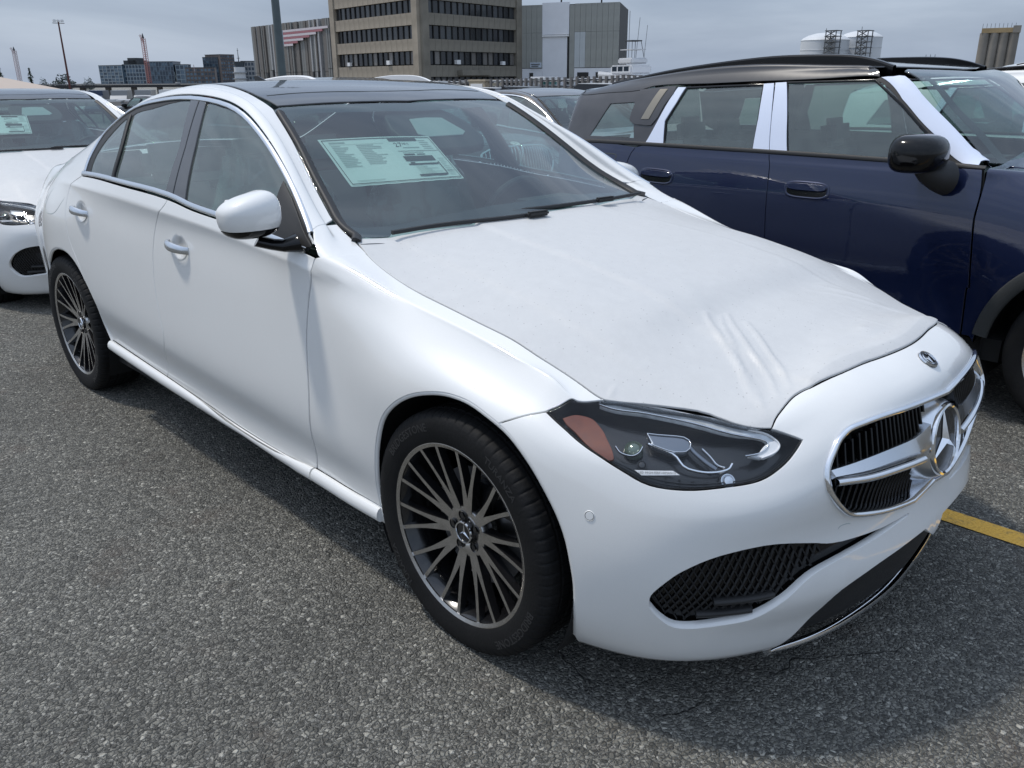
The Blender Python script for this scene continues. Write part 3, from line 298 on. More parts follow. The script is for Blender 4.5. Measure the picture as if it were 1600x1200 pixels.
ML={
 'belt':[[9.964,8.931],[9.353,8.945],[8.739,8.96],[8.132,8.974],[7.542,8.984],[7.019,8.989],[6.507,8.991],[6.005,8.992],[5.512,8.992],[5.065,8.99],[4.626,8.987],[4.193,8.984],[3.76,8.983],[3.327,8.985],[2.89,8.988],[2.464,8.992],[2.065,8.997],[1.767,9.001],[1.487,9.007],[1.215,9.012],[0.938,9.017]],
 'rooflow':[[10.936,11.001],[10.452,10.979],[9.959,10.956],[9.482,10.936],[9.046,10.924],[8.738,10.915],[8.442,10.904],[8.176,10.908],[7.958,10.939],[7.864,10.981],[7.791,11.036],[7.719,11.089],[7.628,11.125],[7.432,11.128],[7.197,11.091],[6.945,11.042],[6.698,11.009],[6.45,11.002],[6.196,11.005],[5.945,11.011],[5.705,11.014],[5.506,11.013],[5.315,11.011],[5.128,11.009],[4.941,11.005],[4.759,10.998],[4.577,10.99],[4.396,10.981],[4.215,10.972]],
 'win2':[[7.012,10.879],[6.428,10.865],[5.844,10.872],[5.775,9.949],[5.748,9.081],[6.412,9.068],[7.139,9.088],[7.172,9.519],[7.204,9.833],[7.1,10.321],[7.012,10.879]],
 'tape1':[[7.166,10.923],[7.031,10.897],[7.107,10.36],[7.223,9.851],[7.153,9.114],[7.5,9.091],[7.342,9.923],[7.166,10.923]],
 'tape2':[[5.838,10.895],[5.704,10.909],[5.601,9.954],[5.517,9.06],[5.748,9.081],[5.775,9.949],[5.838,10.895]],
 'tape3':[[5.684,10.92],[5.539,10.931],[5.386,9.96],[5.274,9.091],[5.509,9.062],[5.593,9.955],[5.684,10.92]],
 'win1':[[5.529,10.918],[4.923,10.877],[4.271,10.841],[3.555,10.402],[2.722,10.087],[2.048,9.239],[2.901,9.109],[3.772,9.062],[4.615,9.059],[5.27,9.042],[5.395,9.96],[5.529,10.918]],
 'apil':[[4.275,10.862],[4.188,10.95],[3.601,10.537],[2.564,10.222],[1.717,9.322],[2.048,9.239],[2.722,10.087],[3.555,10.402],[4.275,10.862]],
 'tapeA':[[4.18,10.94],[3.977,11.057],[3.782,11.36],[3.207,11.188],[2.377,11.312],[1.493,11.39],[0.859,12.847],[1.2,9.114],[1.698,9.33],[2.564,10.222],[3.601,10.537],[4.18,10.94]],
 'cutB':[[5.705,11.014],[5.676,10.747],[5.647,10.479],[5.618,10.214],[5.593,9.955],[5.571,9.735],[5.552,9.529],[5.533,9.309],[5.516,9.047],[5.489,8.404],[5.466,7.613],[5.448,6.803],[5.433,6.103],[5.426,5.72],[5.423,5.379],[5.419,5.05],[5.413,4.705],[5.403,4.305],[5.392,3.894],[5.379,3.48],[5.367,3.068]],
 'cutF':[[1.026,8.875],[0.981,8.352],[0.932,7.819],[0.89,7.306],[0.865,6.845],[0.864,6.562],[0.874,6.306],[0.883,6.058],[0.882,5.796],[0.862,5.476],[0.832,5.142],[0.796,4.809],[0.764,4.493],[0.738,4.234],[0.712,3.986],[0.687,3.742],[0.661,3.496]],
 'cutR':[[7.519,9.024],[7.551,8.638],[7.582,8.247],[7.613,7.867],[7.646,7.512],[7.675,7.252],[7.706,7.007],[7.735,6.772],[7.762,6.54],[7.783,6.333],[7.803,6.135],[7.82,5.934],[7.834,5.723],[7.842,5.46],[7.844,5.184],[7.843,4.902],[7.844,4.623]],
 'quart':[[9.102,9.304],[8.741,10.421],[7.976,10.441],[7.769,9.303]],
 'blade':[[7.917,10.933],[7.72,10.954],[7.527,10.97],[7.338,10.99],[7.194,10.958],[7.205,10.661],[7.309,10.275],[7.365,9.948],[7.455,9.718],[7.549,9.704],[7.652,9.724],[7.753,9.731],[7.843,9.757],[7.911,9.817],[7.957,9.905],[7.957,10.118],[7.928,10.372],[7.921,10.649],[7.917,10.933]],
 'bronze':[[7.473,10.867],[7.327,10.854],[7.522,9.886],[7.686,9.886]],
 'fuel':[[9.039,6.284],[9.017,6.588],[8.996,6.893],[8.941,7.13],[8.892,7.22],[8.831,7.287],[8.751,7.346],[8.549,7.448],[8.303,7.53],[8.13,7.526],[8.089,7.413],[8.101,7.238],[8.118,7.059],[8.13,6.88],[8.149,6.697],[8.168,6.514]],
 'h1':[[7.165,6.381]],
 'h2':[[4.88,6.383]],
 'mirbase':[[2.25,8.336]],
 'crease':[[7.437,5.595],[7.265,5.636],[7.094,5.68],[6.921,5.719],[6.74,5.746],[6.517,5.757],[6.28,5.752],[6.05,5.741],[5.849,5.733],[5.739,5.729],[5.642,5.725],[5.548,5.721],[5.445,5.719],[5.306,5.723],[5.161,5.732],[5.008,5.738],[4.847,5.737],[4.639,5.72],[4.419,5.693],[4.189,5.661],[3.951,5.627],[3.657,5.587],[3.348,5.543],[3.032,5.497],[2.72,5.452]],
}

for D_ in (L,ML):
    for k_ in D_: D_[k_]=np.array(D_[k_],float)
# ------------------------------------------------------------------ materials
def new_mat(name):
    m=bpy.data.materials.new(name);m.use_nodes=True;return m,m.node_tree,m.node_tree.nodes['Principled BSDF']
def N(t,k,**a):
    n=t.nodes.new(k)
    for x,y in a.items():
        if x[0]=='_': n.inputs[int(x[1:])].default_value=y
        else: setattr(n,x,y)
    return n
def simple(name,c,rough=.5,metal=0.,coat=0.,spec=.5,bump=0.,bscale=200.,var=0.,vscale=4.):
    m,t,b=new_mat(name);b.inputs['Base Color'].default_value=(*c,1);b.inputs['Roughness'].default_value=rough;b.inputs['Metallic'].default_value=metal
    b.inputs['Coat Weight'].default_value=coat;b.inputs['Coat Roughness'].default_value=.03;b.inputs['Specular IOR Level'].default_value=spec
    tcn=N(t,'ShaderNodeTexCoord')
    n=N(t,'ShaderNodeTexNoise');n.inputs['Scale'].default_value=vscale;n.inputs['Detail'].default_value=6;t.links.new(tcn.outputs['Object'],n.inputs['Vector'])
    if var:
        mr=N(t,'ShaderNodeMapRange');mr.inputs[1].default_value=.3;mr.inputs[2].default_value=.7;mr.inputs[3].default_value=1-var;mr.inputs[4].default_value=1+var;t.links.new(n.outputs['Fac'],mr.inputs[0])
        mm=N(t,'ShaderNodeMix',data_type='RGBA',blend_type='MULTIPLY');mm.inputs[0].default_value=1;mm.inputs[6].default_value=(*c,1)
        cb=N(t,'ShaderNodeCombineColor')
        for i in range(3): t.links.new(mr.outputs[0],cb.inputs[i])
        t.links.new(cb.outputs[0],mm.inputs[7]);t.links.new(mm.outputs[2],b.inputs['Base Color'])
    if bump:
        n2=N(t,'ShaderNodeTexNoise');n2.inputs['Scale'].default_value=bscale;n2.inputs['Detail'].default_value=3;t.links.new(tcn.outputs['Object'],n2.inputs['Vector'])
        bp=N(t,'ShaderNodeBump');bp.inputs['Strength'].default_value=bump;bp.inputs['Distance'].default_value=.002;t.links.new(n2.outputs['Fac'],bp.inputs['Height']);t.links.new(bp.outputs[0],b.inputs['Normal'])
    return m
def paint(name,c,flake=.0,rough=.35,metal=0.,dirt=.03):
    """two layer car paint: base with slight variation and dust, clear coat above"""
    m,t,b=new_mat(name);b.inputs['Roughness'].default_value=rough;b.inputs['Metallic'].default_value=metal
    b.inputs['Specular IOR Level'].default_value=.25;b.inputs['Coat Weight'].default_value=1;b.inputs['Coat Roughness'].default_value=.025;b.inputs['Coat IOR'].default_value=1.62
    tcn=N(t,'ShaderNodeTexCoord');n=N(t,'ShaderNodeTexNoise');n.inputs['Scale'].default_value=6;n.inputs['Detail'].default_value=8;n.inputs['Roughness'].default_value=.65;t.links.new(tcn.outputs['Object'],n.inputs['Vector'])
    n2=N(t,'ShaderNodeTexNoise');n2.inputs['Scale'].default_value=900;n2.inputs['Detail'].default_value=2;t.links.new(tcn.outputs['Object'],n2.inputs['Vector'])
    mr=N(t,'ShaderNodeMapRange');mr.inputs[1].default_value=.35;mr.inputs[2].default_value=.75;mr.inputs[3].default_value=0;mr.inputs[4].default_value=dirt;t.links.new(n.outputs['Fac'],mr.inputs[0])
    mm=N(t,'ShaderNodeMix',data_type='RGBA');mm.inputs[6].default_value=(*c,1);mm.inputs[7].default_value=(.33,.31,.28,1);t.links.new(mr.outputs[0],mm.inputs[0])
    f=N(t,'ShaderNodeMapRange');f.inputs[1].default_value=.3;f.inputs[2].default_value=.7;f.inputs[3].default_value=1-flake;f.inputs[4].default_value=1+flake;t.links.new(n2.outputs['Fac'],f.inputs[0])
    vm=N(t,'ShaderNodeVectorMath',operation='SCALE');t.links.new(mm.outputs[2],vm.inputs[0]);t.links.new(f.outputs[0],vm.inputs['Scale']);t.links.new(vm.outputs[0],b.inputs['Base Color'])
    cr2=N(t,'ShaderNodeMapRange');cr2.inputs[1].default_value=.4;cr2.inputs[2].default_value=.8;cr2.inputs[3].default_value=.01;cr2.inputs[4].default_value=.05;t.links.new(n.outputs['Fac'],cr2.inputs[0]);t.links.new(cr2.outputs[0],b.inputs['Coat Roughness'])
    # orange peel
    n3=N(t,'ShaderNodeTexNoise');n3.inputs['Scale'].default_value=60;n3.inputs['Detail'].default_value=1;t.links.new(tcn.outputs['Object'],n3.inputs['Vector'])
    bp=N(t,'ShaderNodeBump');bp.inputs['Strength'].default_value=.06;bp.inputs['Distance'].default_value=.002;t.links.new(n3.outputs['Fac'],bp.inputs['Height']);t.links.new(bp.outputs[0],b.inputs['Coat Normal'])
    return m
def glass(name,tint,refl=1.0,rough=.01,dust_haze=.03,ior=1.5):
    m=bpy.data.materials.new(name);m.use_nodes=True;t=m.node_tree;t.nodes.clear()
    o=N(t,'ShaderNodeOutputMaterial');tr=N(t,'ShaderNodeBsdfTransparent');tr.inputs[0].default_value=(*tint,1);gl=N(t,'ShaderNodeBsdfGlossy');gl.inputs['Roughness'].default_value=rough;gl.inputs[0].default_value=(refl,refl,refl,1)
    mix=N(t,'ShaderNodeMixShader');geo=N(t,'ShaderNodeNewGeometry')
    dt=N(t,'ShaderNodeVectorMath',operation='DOT_PRODUCT');t.links.new(geo.outputs['Incoming'],dt.inputs[0]);t.links.new(geo.outputs['Normal'],dt.inputs[1])
    ab=N(t,'ShaderNodeMath',operation='ABSOLUTE');t.links.new(dt.outputs['Value'],ab.inputs[0])
    om=N(t,'ShaderNodeMath',operation='SUBTRACT');om.inputs[0].default_value=1;t.links.new(ab.outputs[0],om.inputs[1])
    pw=N(t,'ShaderNodeMath',operation='POWER');pw.inputs[1].default_value=4.2;t.links.new(om.outputs[0],pw.inputs[0])
    k=N(t,'ShaderNodeMath',operation='MULTIPLY_ADD');k.use_clamp=True;f0=((ior-1)/(ior+1))**2*1.6;k.inputs[1].default_value=1-f0;k.inputs[2].default_value=f0;t.links.new(pw.outputs[0],k.inputs[0])
    t.links.new(k.outputs[0],mix.inputs[0]);t.links.new(tr.outputs[0],mix.inputs[1]);t.links.new(gl.outputs[0],mix.inputs[2])
    df=N(t,'ShaderNodeBsdfDiffuse');df.inputs[0].default_value=(.46,.56,.53,1);tcn=N(t,'ShaderNodeTexCoord');n=N(t,'ShaderNodeTexNoise');n.inputs['Scale'].default_value=7;n.inputs['Detail'].default_value=8;n.inputs['Distortion'].default_value=1.5  # diffuse veil: dust, and a painted lightening in place of sky reflection
    t.links.new(tcn.outputs['Object'],n.inputs['Vector'])
    mr=N(t,'ShaderNodeMapRange');mr.inputs[1].default_value=.3;mr.inputs[2].default_value=.8;mr.inputs[3].default_value=dust_haze*.8;mr.inputs[4].default_value=dust_haze*1.3;t.links.new(n.outputs['Fac'],mr.inputs[0])
    m2=N(t,'ShaderNodeMixShader');t.links.new(mr.outputs[0],m2.inputs[0]);t.links.new(mix.outputs[0],m2.inputs[1]);t.links.new(df.outputs[0],m2.inputs[2]);t.links.new(m2.outputs[0],o.inputs[0])
    return m
def film_mat():
    m,t,b=new_mat('protective_film');b.inputs['Roughness'].default_value=.42;b.inputs['Specular IOR Level'].default_value=.35
    tcn=N(t,'ShaderNodeTexCoord')
    a=N(t,'ShaderNodeTexNoise');a.inputs['Scale'].default_value=24;a.inputs['Detail'].default_value=9;a.inputs['Roughness'].default_value=.8;t.links.new(tcn.outputs['Object'],a.inputs['Vector'])
    r=N(t,'ShaderNodeValToRGB');r.color_ramp.elements[0].position=.3;r.color_ramp.elements[1].position=.75;r.color_ramp.elements[0].color=(.55,.553,.552,1);r.color_ramp.elements[1].color=(.605,.608,.605,1);t.links.new(a.outputs['Fac'],r.inputs[0])
    # grit specks
    v=N(t,'ShaderNodeTexVoronoi');v.inputs['Scale'].default_value=60;v.inputs['Randomness'].default_value=1;t.links.new(tcn.outputs['Object'],v.inputs['Vector'])
    lt=N(t,'ShaderNodeMapRange');lt.inputs[1].default_value=.07;lt.inputs[2].default_value=.13;lt.inputs[3].default_value=1;lt.inputs[4].default_value=0;t.links.new(v.outputs['Distance'],lt.inputs[0])
    n3=N(t,'ShaderNodeTexNoise');n3.inputs['Scale'].default_value=21;n3.inputs['Detail'].default_value=2;t.links.new(tcn.outputs['Object'],n3.inputs['Vector'])
    g=N(t,'ShaderNodeMapRange');g.inputs[1].default_value=.36;g.inputs[2].default_value=.52;t.links.new(n3.outputs['Fac'],g.inputs[0])
    mu=N(t,'ShaderNodeMath',operation='MULTIPLY');t.links.new(lt.outputs[0],mu.inputs[0]);t.links.new(g.outputs[0],mu.inputs[1])
    mu2=N(t,'ShaderNodeMath',operation='MULTIPLY');mu2.inputs[1].default_value=.6;t.links.new(mu.outputs[0],mu2.inputs[0])
    mm=N(t,'ShaderNodeMix',data_type='RGBA');mm.inputs[7].default_value=(.26,.255,.25,1);t.links.new(r.outputs[0],mm.inputs[6]);t.links.new(mu2.outputs[0],mm.inputs[0]);t.links.new(mm.outputs[2],b.inputs['Base Color'])
    n2=N(t,'ShaderNodeTexNoise');n2.inputs['Scale'].default_value=260;n2.inputs['Detail'].default_value=4;t.links.new(tcn.outputs['Object'],n2.inputs['Vector'])
    n4=N(t,'ShaderNodeTexNoise');n4.inputs['Scale'].default_value=18;n4.inputs['Detail'].default_value=5;t.links.new(tcn.outputs['Object'],n4.inputs['Vector'])
    ad=N(t,'ShaderNodeMath',operation='MULTIPLY_ADD');ad.inputs[1].default_value=.18;t.links.new(n4.outputs['Fac'],ad.inputs[0]);t.links.new(n2.outputs['Fac'],ad.inputs[2])
    bp=N(t,'ShaderNodeBump');bp.inputs['Strength'].default_value=.35;bp.inputs['Distance'].default_value=.0012;t.links.new(ad.outputs[0],bp.inputs['Height']);t.links.new(bp.outputs[0],b.inputs['Normal'])
    return m
def asphalt_mat():
    m,t,b=new_mat('asphalt');b.inputs['Specular IOR Level'].default_value=.35
    tcn=N(t,'ShaderNodeTexCoord');P=tcn.outputs['Object']
    def vor(s,feat='F1',rand=1.):
        v=N(t,'ShaderNodeTexVoronoi',feature=feat);v.inputs['Scale'].default_value=s;v.inputs['Randomness'].default_value=rand;t.links.new(w.outputs[0],v.inputs['Vector']);return v
    nw=N(t,'ShaderNodeTexNoise');nw.inputs['Scale'].default_value=60;nw.inputs['Detail'].default_value=2;t.links.new(P,nw.inputs['Vector'])
    w=N(t,'ShaderNodeVectorMath',operation='MULTIPLY_ADD');w.inputs[1].default_value=(.012,.012,.0);t.links.new(nw.outputs['Color'],w.inputs[0]);t.links.new(P,w.inputs[2])
    v1=vor(88);v1e=vor(88,'DISTANCE_TO_EDGE');v2=vor(230);v3=vor(34)
    # per stone grey
    sep=N(t,'ShaderNodeSeparateColor');t.links.new(v1.outputs['Color'],sep.inputs[0])
    r=N(t,'ShaderNodeValToRGB');E=r.color_ramp.elements;E[0].position=0;E[0].color=(.060,.059,.053,1);E[1].position=1;E[1].color=(.34,.33,.29,1)
    for p,c in ((.45,(.108,.105,.092,1)),(.75,(.165,.160,.140,1)),(.93,(.20,.195,.17,1)),(.965,(.29,.28,.245,1))):
        q=E.new(p);q.color=c
    t.links.new(sep.outputs[0],r.inputs[0])
    # hue
    sep2=N(t,'ShaderNodeSeparateColor');t.links.new(v2.outputs['Color'],sep2.inputs[0])
    r2=N(t,'ShaderNodeValToRGB');E=r2.color_ramp.elements;E[0].position=0;E[0].color=(.045,.044,.040,1);E[1].position=1;E[1].color=(.28,.27,.24,1);q=E.new(.6);q.color=(.085,.085,.08,1);t.links.new(sep2.outputs[0],r2.inputs[0])
    # joints dark between stones
    je=N(t,'ShaderNodeMapRange');je.inputs[1].default_value=.03;je.inputs[2].default_value=.16;t.links.new(v1e.outputs['Distance'],je.inputs[0])
    m1=N(t,'ShaderNodeMix',data_type='RGBA');t.links.new(je.outputs[0],m1.inputs[0]);t.links.new(r2.outputs[0],m1.inputs[6]);t.links.new(r.outputs[0],m1.inputs[7])
    # large wear
    nl=N(t,'ShaderNodeTexNoise');nl.inputs['Scale'].default_value=.9;nl.inputs['Detail'].default_value=9;nl.inputs['Roughness'].default_value=.62;t.links.new(P,nl.inputs['Vector'])
    ml=N(t,'ShaderNodeMapRange');ml.inputs[1].default_value=.3;ml.inputs[2].default_value=.72;ml.inputs[3].default_value=1.35;ml.inputs[4].default_value=1.95;t.links.new(nl.outputs['Fac'],ml.inputs[0])
    sc1=N(t,'ShaderNodeVectorMath',operation='SCALE');t.links.new(m1.outputs[2],sc1.inputs[0]);t.links.new(ml.outputs[0],sc1.inputs['Scale'])
    # brown stain patches
    nb=N(t,'ShaderNodeTexNoise');nb.inputs['Scale'].default_value=2.3;nb.inputs['Detail'].default_value=8;nb.inputs['W' if False else 'Roughness'].default_value=.7;t.links.new(P,nb.inputs['Vector'])
    mb=N(t,'ShaderNodeMapRange');mb.inputs[1].default_value=.56;mb.inputs[2].default_value=.72;mb.inputs[4].default_value=.40;t.links.new(nb.outputs['Fac'],mb.inputs[0])
    m3=N(t,'ShaderNodeMix',data_type='RGBA');m3.inputs[7].default_value=(.17,.125,.10,1);t.links.new(mb.outputs[0],m3.inputs[0]);t.links.new(sc1.outputs[0],m3.inputs[6])
    # cracks
    wn=N(t,'ShaderNodeTexNoise');wn.inputs['Scale'].default_value=3.;wn.inputs['Detail'].default_value=6;t.links.new(P,wn.inputs['Vector'])
    wv=N(t,'ShaderNodeVectorMath',operation='MULTIPLY_ADD');wv.inputs[1].default_value=(.5,.5,0);t.links.new(wn.outputs['Color'],wv.inputs[0]);t.links.new(P,wv.inputs[2])
    vc=N(t,'ShaderNodeTexVoronoi',feature='DISTANCE_TO_EDGE');vc.inputs['Scale'].default_value=.75;t.links.new(wv.outputs[0],vc.inputs['Vector'])
    cm=N(t,'ShaderNodeMapRange');cm.inputs[1].default_value=.0;cm.inputs[2].default_value=.0022;cm.inputs[3].default_value=1;cm.inputs[4].default_value=0;t.links.new(vc.outputs['Distance'],cm.inputs[0])
    mk=N(t,'ShaderNodeMapRange');mk.inputs[1].default_value=.53;mk.inputs[2].default_value=.60;t.links.new(nl.outputs['Fac'],mk.inputs[0])
    cmm=N(t,'ShaderNodeMath',operation='MULTIPLY');t.links.new(cm.outputs[0],cmm.inputs[0]);t.links.new(mk.outputs[0],cmm.inputs[1])
    m4=N(t,'ShaderNodeMix',data_type='RGBA');m4.inputs[7].default_value=(.03,.03,.03,1);t.links.new(cmm.outputs[0],m4.inputs[0]);t.links.new(m3.outputs[2],m4.inputs[6])
    t.links.new(m4.outputs[2],b.inputs['Base Color'])
    rr=N(t,'ShaderNodeMapRange');rr.inputs[3].default_value=.95;rr.inputs[4].default_value=.6;t.links.new(sep.outputs[1],rr.inputs[0]);t.links.new(rr.outputs[0],b.inputs['Roughness'])
    # height
    h1=N(t,'ShaderNodeMapRange');h1.inputs[1].default_value=0;h1.inputs[2].default_value=.35;t.links.new(v1e.outputs['Distance'],h1.inputs[0])
    h2=N(t,'ShaderNodeMath',operation='MULTIPLY_ADD');h2.inputs[1].default_value=.9;t.links.new(sep.outputs[2],h2.inputs[0]);t.links.new(h1.outputs[0],h2.inputs[2])
    nf=N(t,'ShaderNodeTexNoise');nf.inputs['Scale'].default_value=420;nf.inputs['Detail'].default_value=4;t.links.new(P,nf.inputs['Vector'])
    h3=N(t,'ShaderNodeMath',operation='MULTIPLY_ADD');h3.inputs[1].default_value=.7;t.links.new(nf.outputs['Fac'],h3.inputs[0]);t.links.new(h2.outputs[0],h3.inputs[2])
    h4=N(t,'ShaderNodeMath',operation='MULTIPLY_ADD');h4.inputs[1].default_value=-3.;t.links.new(cmm.outputs[0],h4.inputs[0]);t.links.new(h3.outputs[0],h4.inputs[2])
    bp=N(t,'ShaderNodeBump');bp.inputs['Strength'].default_value=1.;bp.inputs['Distance'].default_value=.0085;t.links.new(h4.outputs[0],bp.inputs['Height']);t.links.new(bp.outputs[0],b.inputs['Normal'])
    return m
def yellow_mat():
    m,t,b=new_mat('yellow_line_paint');b.inputs['Roughness'].default_value=.8
    tcn=N(t,'ShaderNodeTexCoord');P=tcn.outputs['Object']
    v=N(t,'ShaderNodeTexVoronoi');v.inputs['Scale'].default_value=90;t.links.new(P,v.inputs['Vector'])
    n=N(t,'ShaderNodeTexNoise');n.inputs['Scale'].default_value=9;n.inputs['Detail'].default_value=10;n.inputs['Roughness'].default_value=.8;t.links.new(P,n.inputs['Vector'])
    r=N(t,'ShaderNodeValToRGB');r.color_ramp.elements[0].position=.34;r.color_ramp.elements[0].color=(.28,.20,.09,1);r.color_ramp.elements[1].position=.47;r.color_ramp.elements[1].color=(.80,.46,.08,1);t.links.new(n.outputs['Fac'],r.inputs[0]);t.links.new(r.outputs[0],b.inputs['Base Color'])
    bp=N(t,'ShaderNodeBump');bp.inputs['Strength'].default_value=.9;bp.inputs['Distance'].default_value=.004;t.links.new(v.outputs['Distance'],bp.inputs['Height']);t.links.new(bp.outputs[0],b.inputs['Normal'])
    return m
def brushed(name,c,rough=.28):
    m=simple(name,c,rough,1.0,var=.06,vscale=30);return m
MT=dict(
 white=paint('white_pearl_paint',(.80,.80,.785),flake=.03,rough=.42),
 navy=paint('navy_metallic_paint',(.007,.014,.052),flake=.25,rough=.3,metal=.35,dirt=.012),
 darkgrey=paint('charcoal_paint',(.035,.035,.038),flake=.1,dirt=.05),
 brown=paint('bronze_grey_paint',(.075,.066,.06),flake=.2,rough=.3,metal=.4,dirt=.1),
 blackroof=paint('grey_black_roof_paint',(.024,.024,.026),rough=.3,dirt=.05),miniroof=paint('black_roof_paint',(.016,.015,.016),rough=.3,dirt=.03),
 film=film_mat(),chrome=simple('chrome',(.86,.87,.89),.07,1.),satin=simple('satin_silver',(.74,.76,.79),.24,1.,var=.03),
 black=simple('gloss_black_plastic',(.004,.004,.0045),.12,0,0,.4),trim=simple('matt_black_plastic',(.018,.018,.019),.55,bump=.3,bscale=500),
 liner=simple('dark_liner',(.008,.008,.008),.9),frit=simple('black_glass_print',(.014,.015,.017),.25),
 bpillar=simple('b_pillar_gloss',(.05,.048,.05),.22,0,.6,var=.15,vscale=9),
 ws=glass('windscreen_glass',(.55,.70,.67),dust_haze=.022,ior=1.65),sg=glass('side_window_glass',(.48,.66,.61),dust_haze=.12,ior=1.75),sgd=glass('dark_window_glass',(.25,.31,.30),dust_haze=.10),
 lens=glass('headlamp_lens',(.96,.97,.98),dust_haze=.0,ior=1.3),
 tyre=simple('tyre_rubber',(.009,.009,.0095),.7,0.,0.,.25,bump=.5,bscale=160,var=.25,vscale=12),letters=simple('tyre_lettering',(.026,.026,.027),.5),
 rimface=simple('machined_alloy_face',(.60,.585,.57),.24,1.,var=.12,vscale=40),rimblack=simple('gloss_black_alloy',(.009,.009,.010),.2,0,.6),disc=simple('brake_disc',(.25,.25,.26),.35,1.),
 amber=simple('amber_reflector',(.15,.030,.002),.25,0,.8,var=.15,vscale=60),lampblack=simple('headlamp_inner',(.010,.0105,.012),.25,0,.3),
 tape=simple('white_protective_tape',(.70,.76,.90),.45,var=.02),bronze=simple('bronze_trim',(.30,.27,.22),.35,.8),
 clad=simple('black_cladding',(.028,.030,.030),.65,bump=.6,bscale=350),
 seat=simple('light_seat_upholstery',(.20,.24,.235),.5,0,.3,bump=.5,bscale=60),seatdark=simple('black_seat_upholstery',(.03,.032,.033),.5,bump=.4,bscale=80),dash=simple('dashboard',(.035,.038,.038),.6,bump=.5,bscale=260,var=.2,vscale=6),
 cream=simple('headlining',(.5,.5,.48),.9),paper=simple('paper_sticker',(.80,.83,.80),.7,var=.02,vscale=20),ink=simple('dark_ink',(.05,.06,.06),.7),inkgrey=simple('pale_ink',(.42,.47,.46),.7),
 red=simple('red_lamp',(.5,.01,.012),.15,0,.8),silver=simple('silver_grey_plate',(.8,.8,.8),.4),
 plastic=simple('clear_plastic_cover',(.45,.55,.53),.25,0,.5,bump=.9,bscale=12))
# ------------------------------------------------------------------ object helpers
def ob(name,me,parent=None,loc=None,rot=None):
    o=bpy.data.objects.new(name,me);sc.collection.objects.link(o)
    if parent is not None: o.parent=parent
    if loc is not None: o.location=loc
    if rot is not None: o.rotation_euler=rot
    return o
def thing(name,label,cat,loc=(0,0,0),rz=0,group=None):
    o=ob(name,None,None,loc,(0,0,rz));o.empty_display_size=.3;o['label']=label;o['category']=cat
    if group:o['group']=group
    return o
def tag(o,label,cat,group=None):
    o['label']=label;o['category']=cat
    if group:o['group']=group
    return o
def mesh(name,v,f,mat,smooth=False,normals=None):
    f=[tuple(map(int,q)) for q in f];seen=set();g=[]
    for q in f:
        k=frozenset(q)
        if len(k)==len(q) and k not in seen: seen.add(k);g.append(q)
    me=bpy.data.meshes.new(name);me.from_pydata([tuple(map(float,p)) for p in v],[],g)
    if mat: me.materials.append(mat)
    if smooth or normals is not None:
        me.polygons.foreach_set('use_smooth',[True]*len(me.polygons))
    if normals is not None:
        me.normals_split_custom_set_from_vertices([tuple(map(float,n)) for n in normals])
    me.update();return me
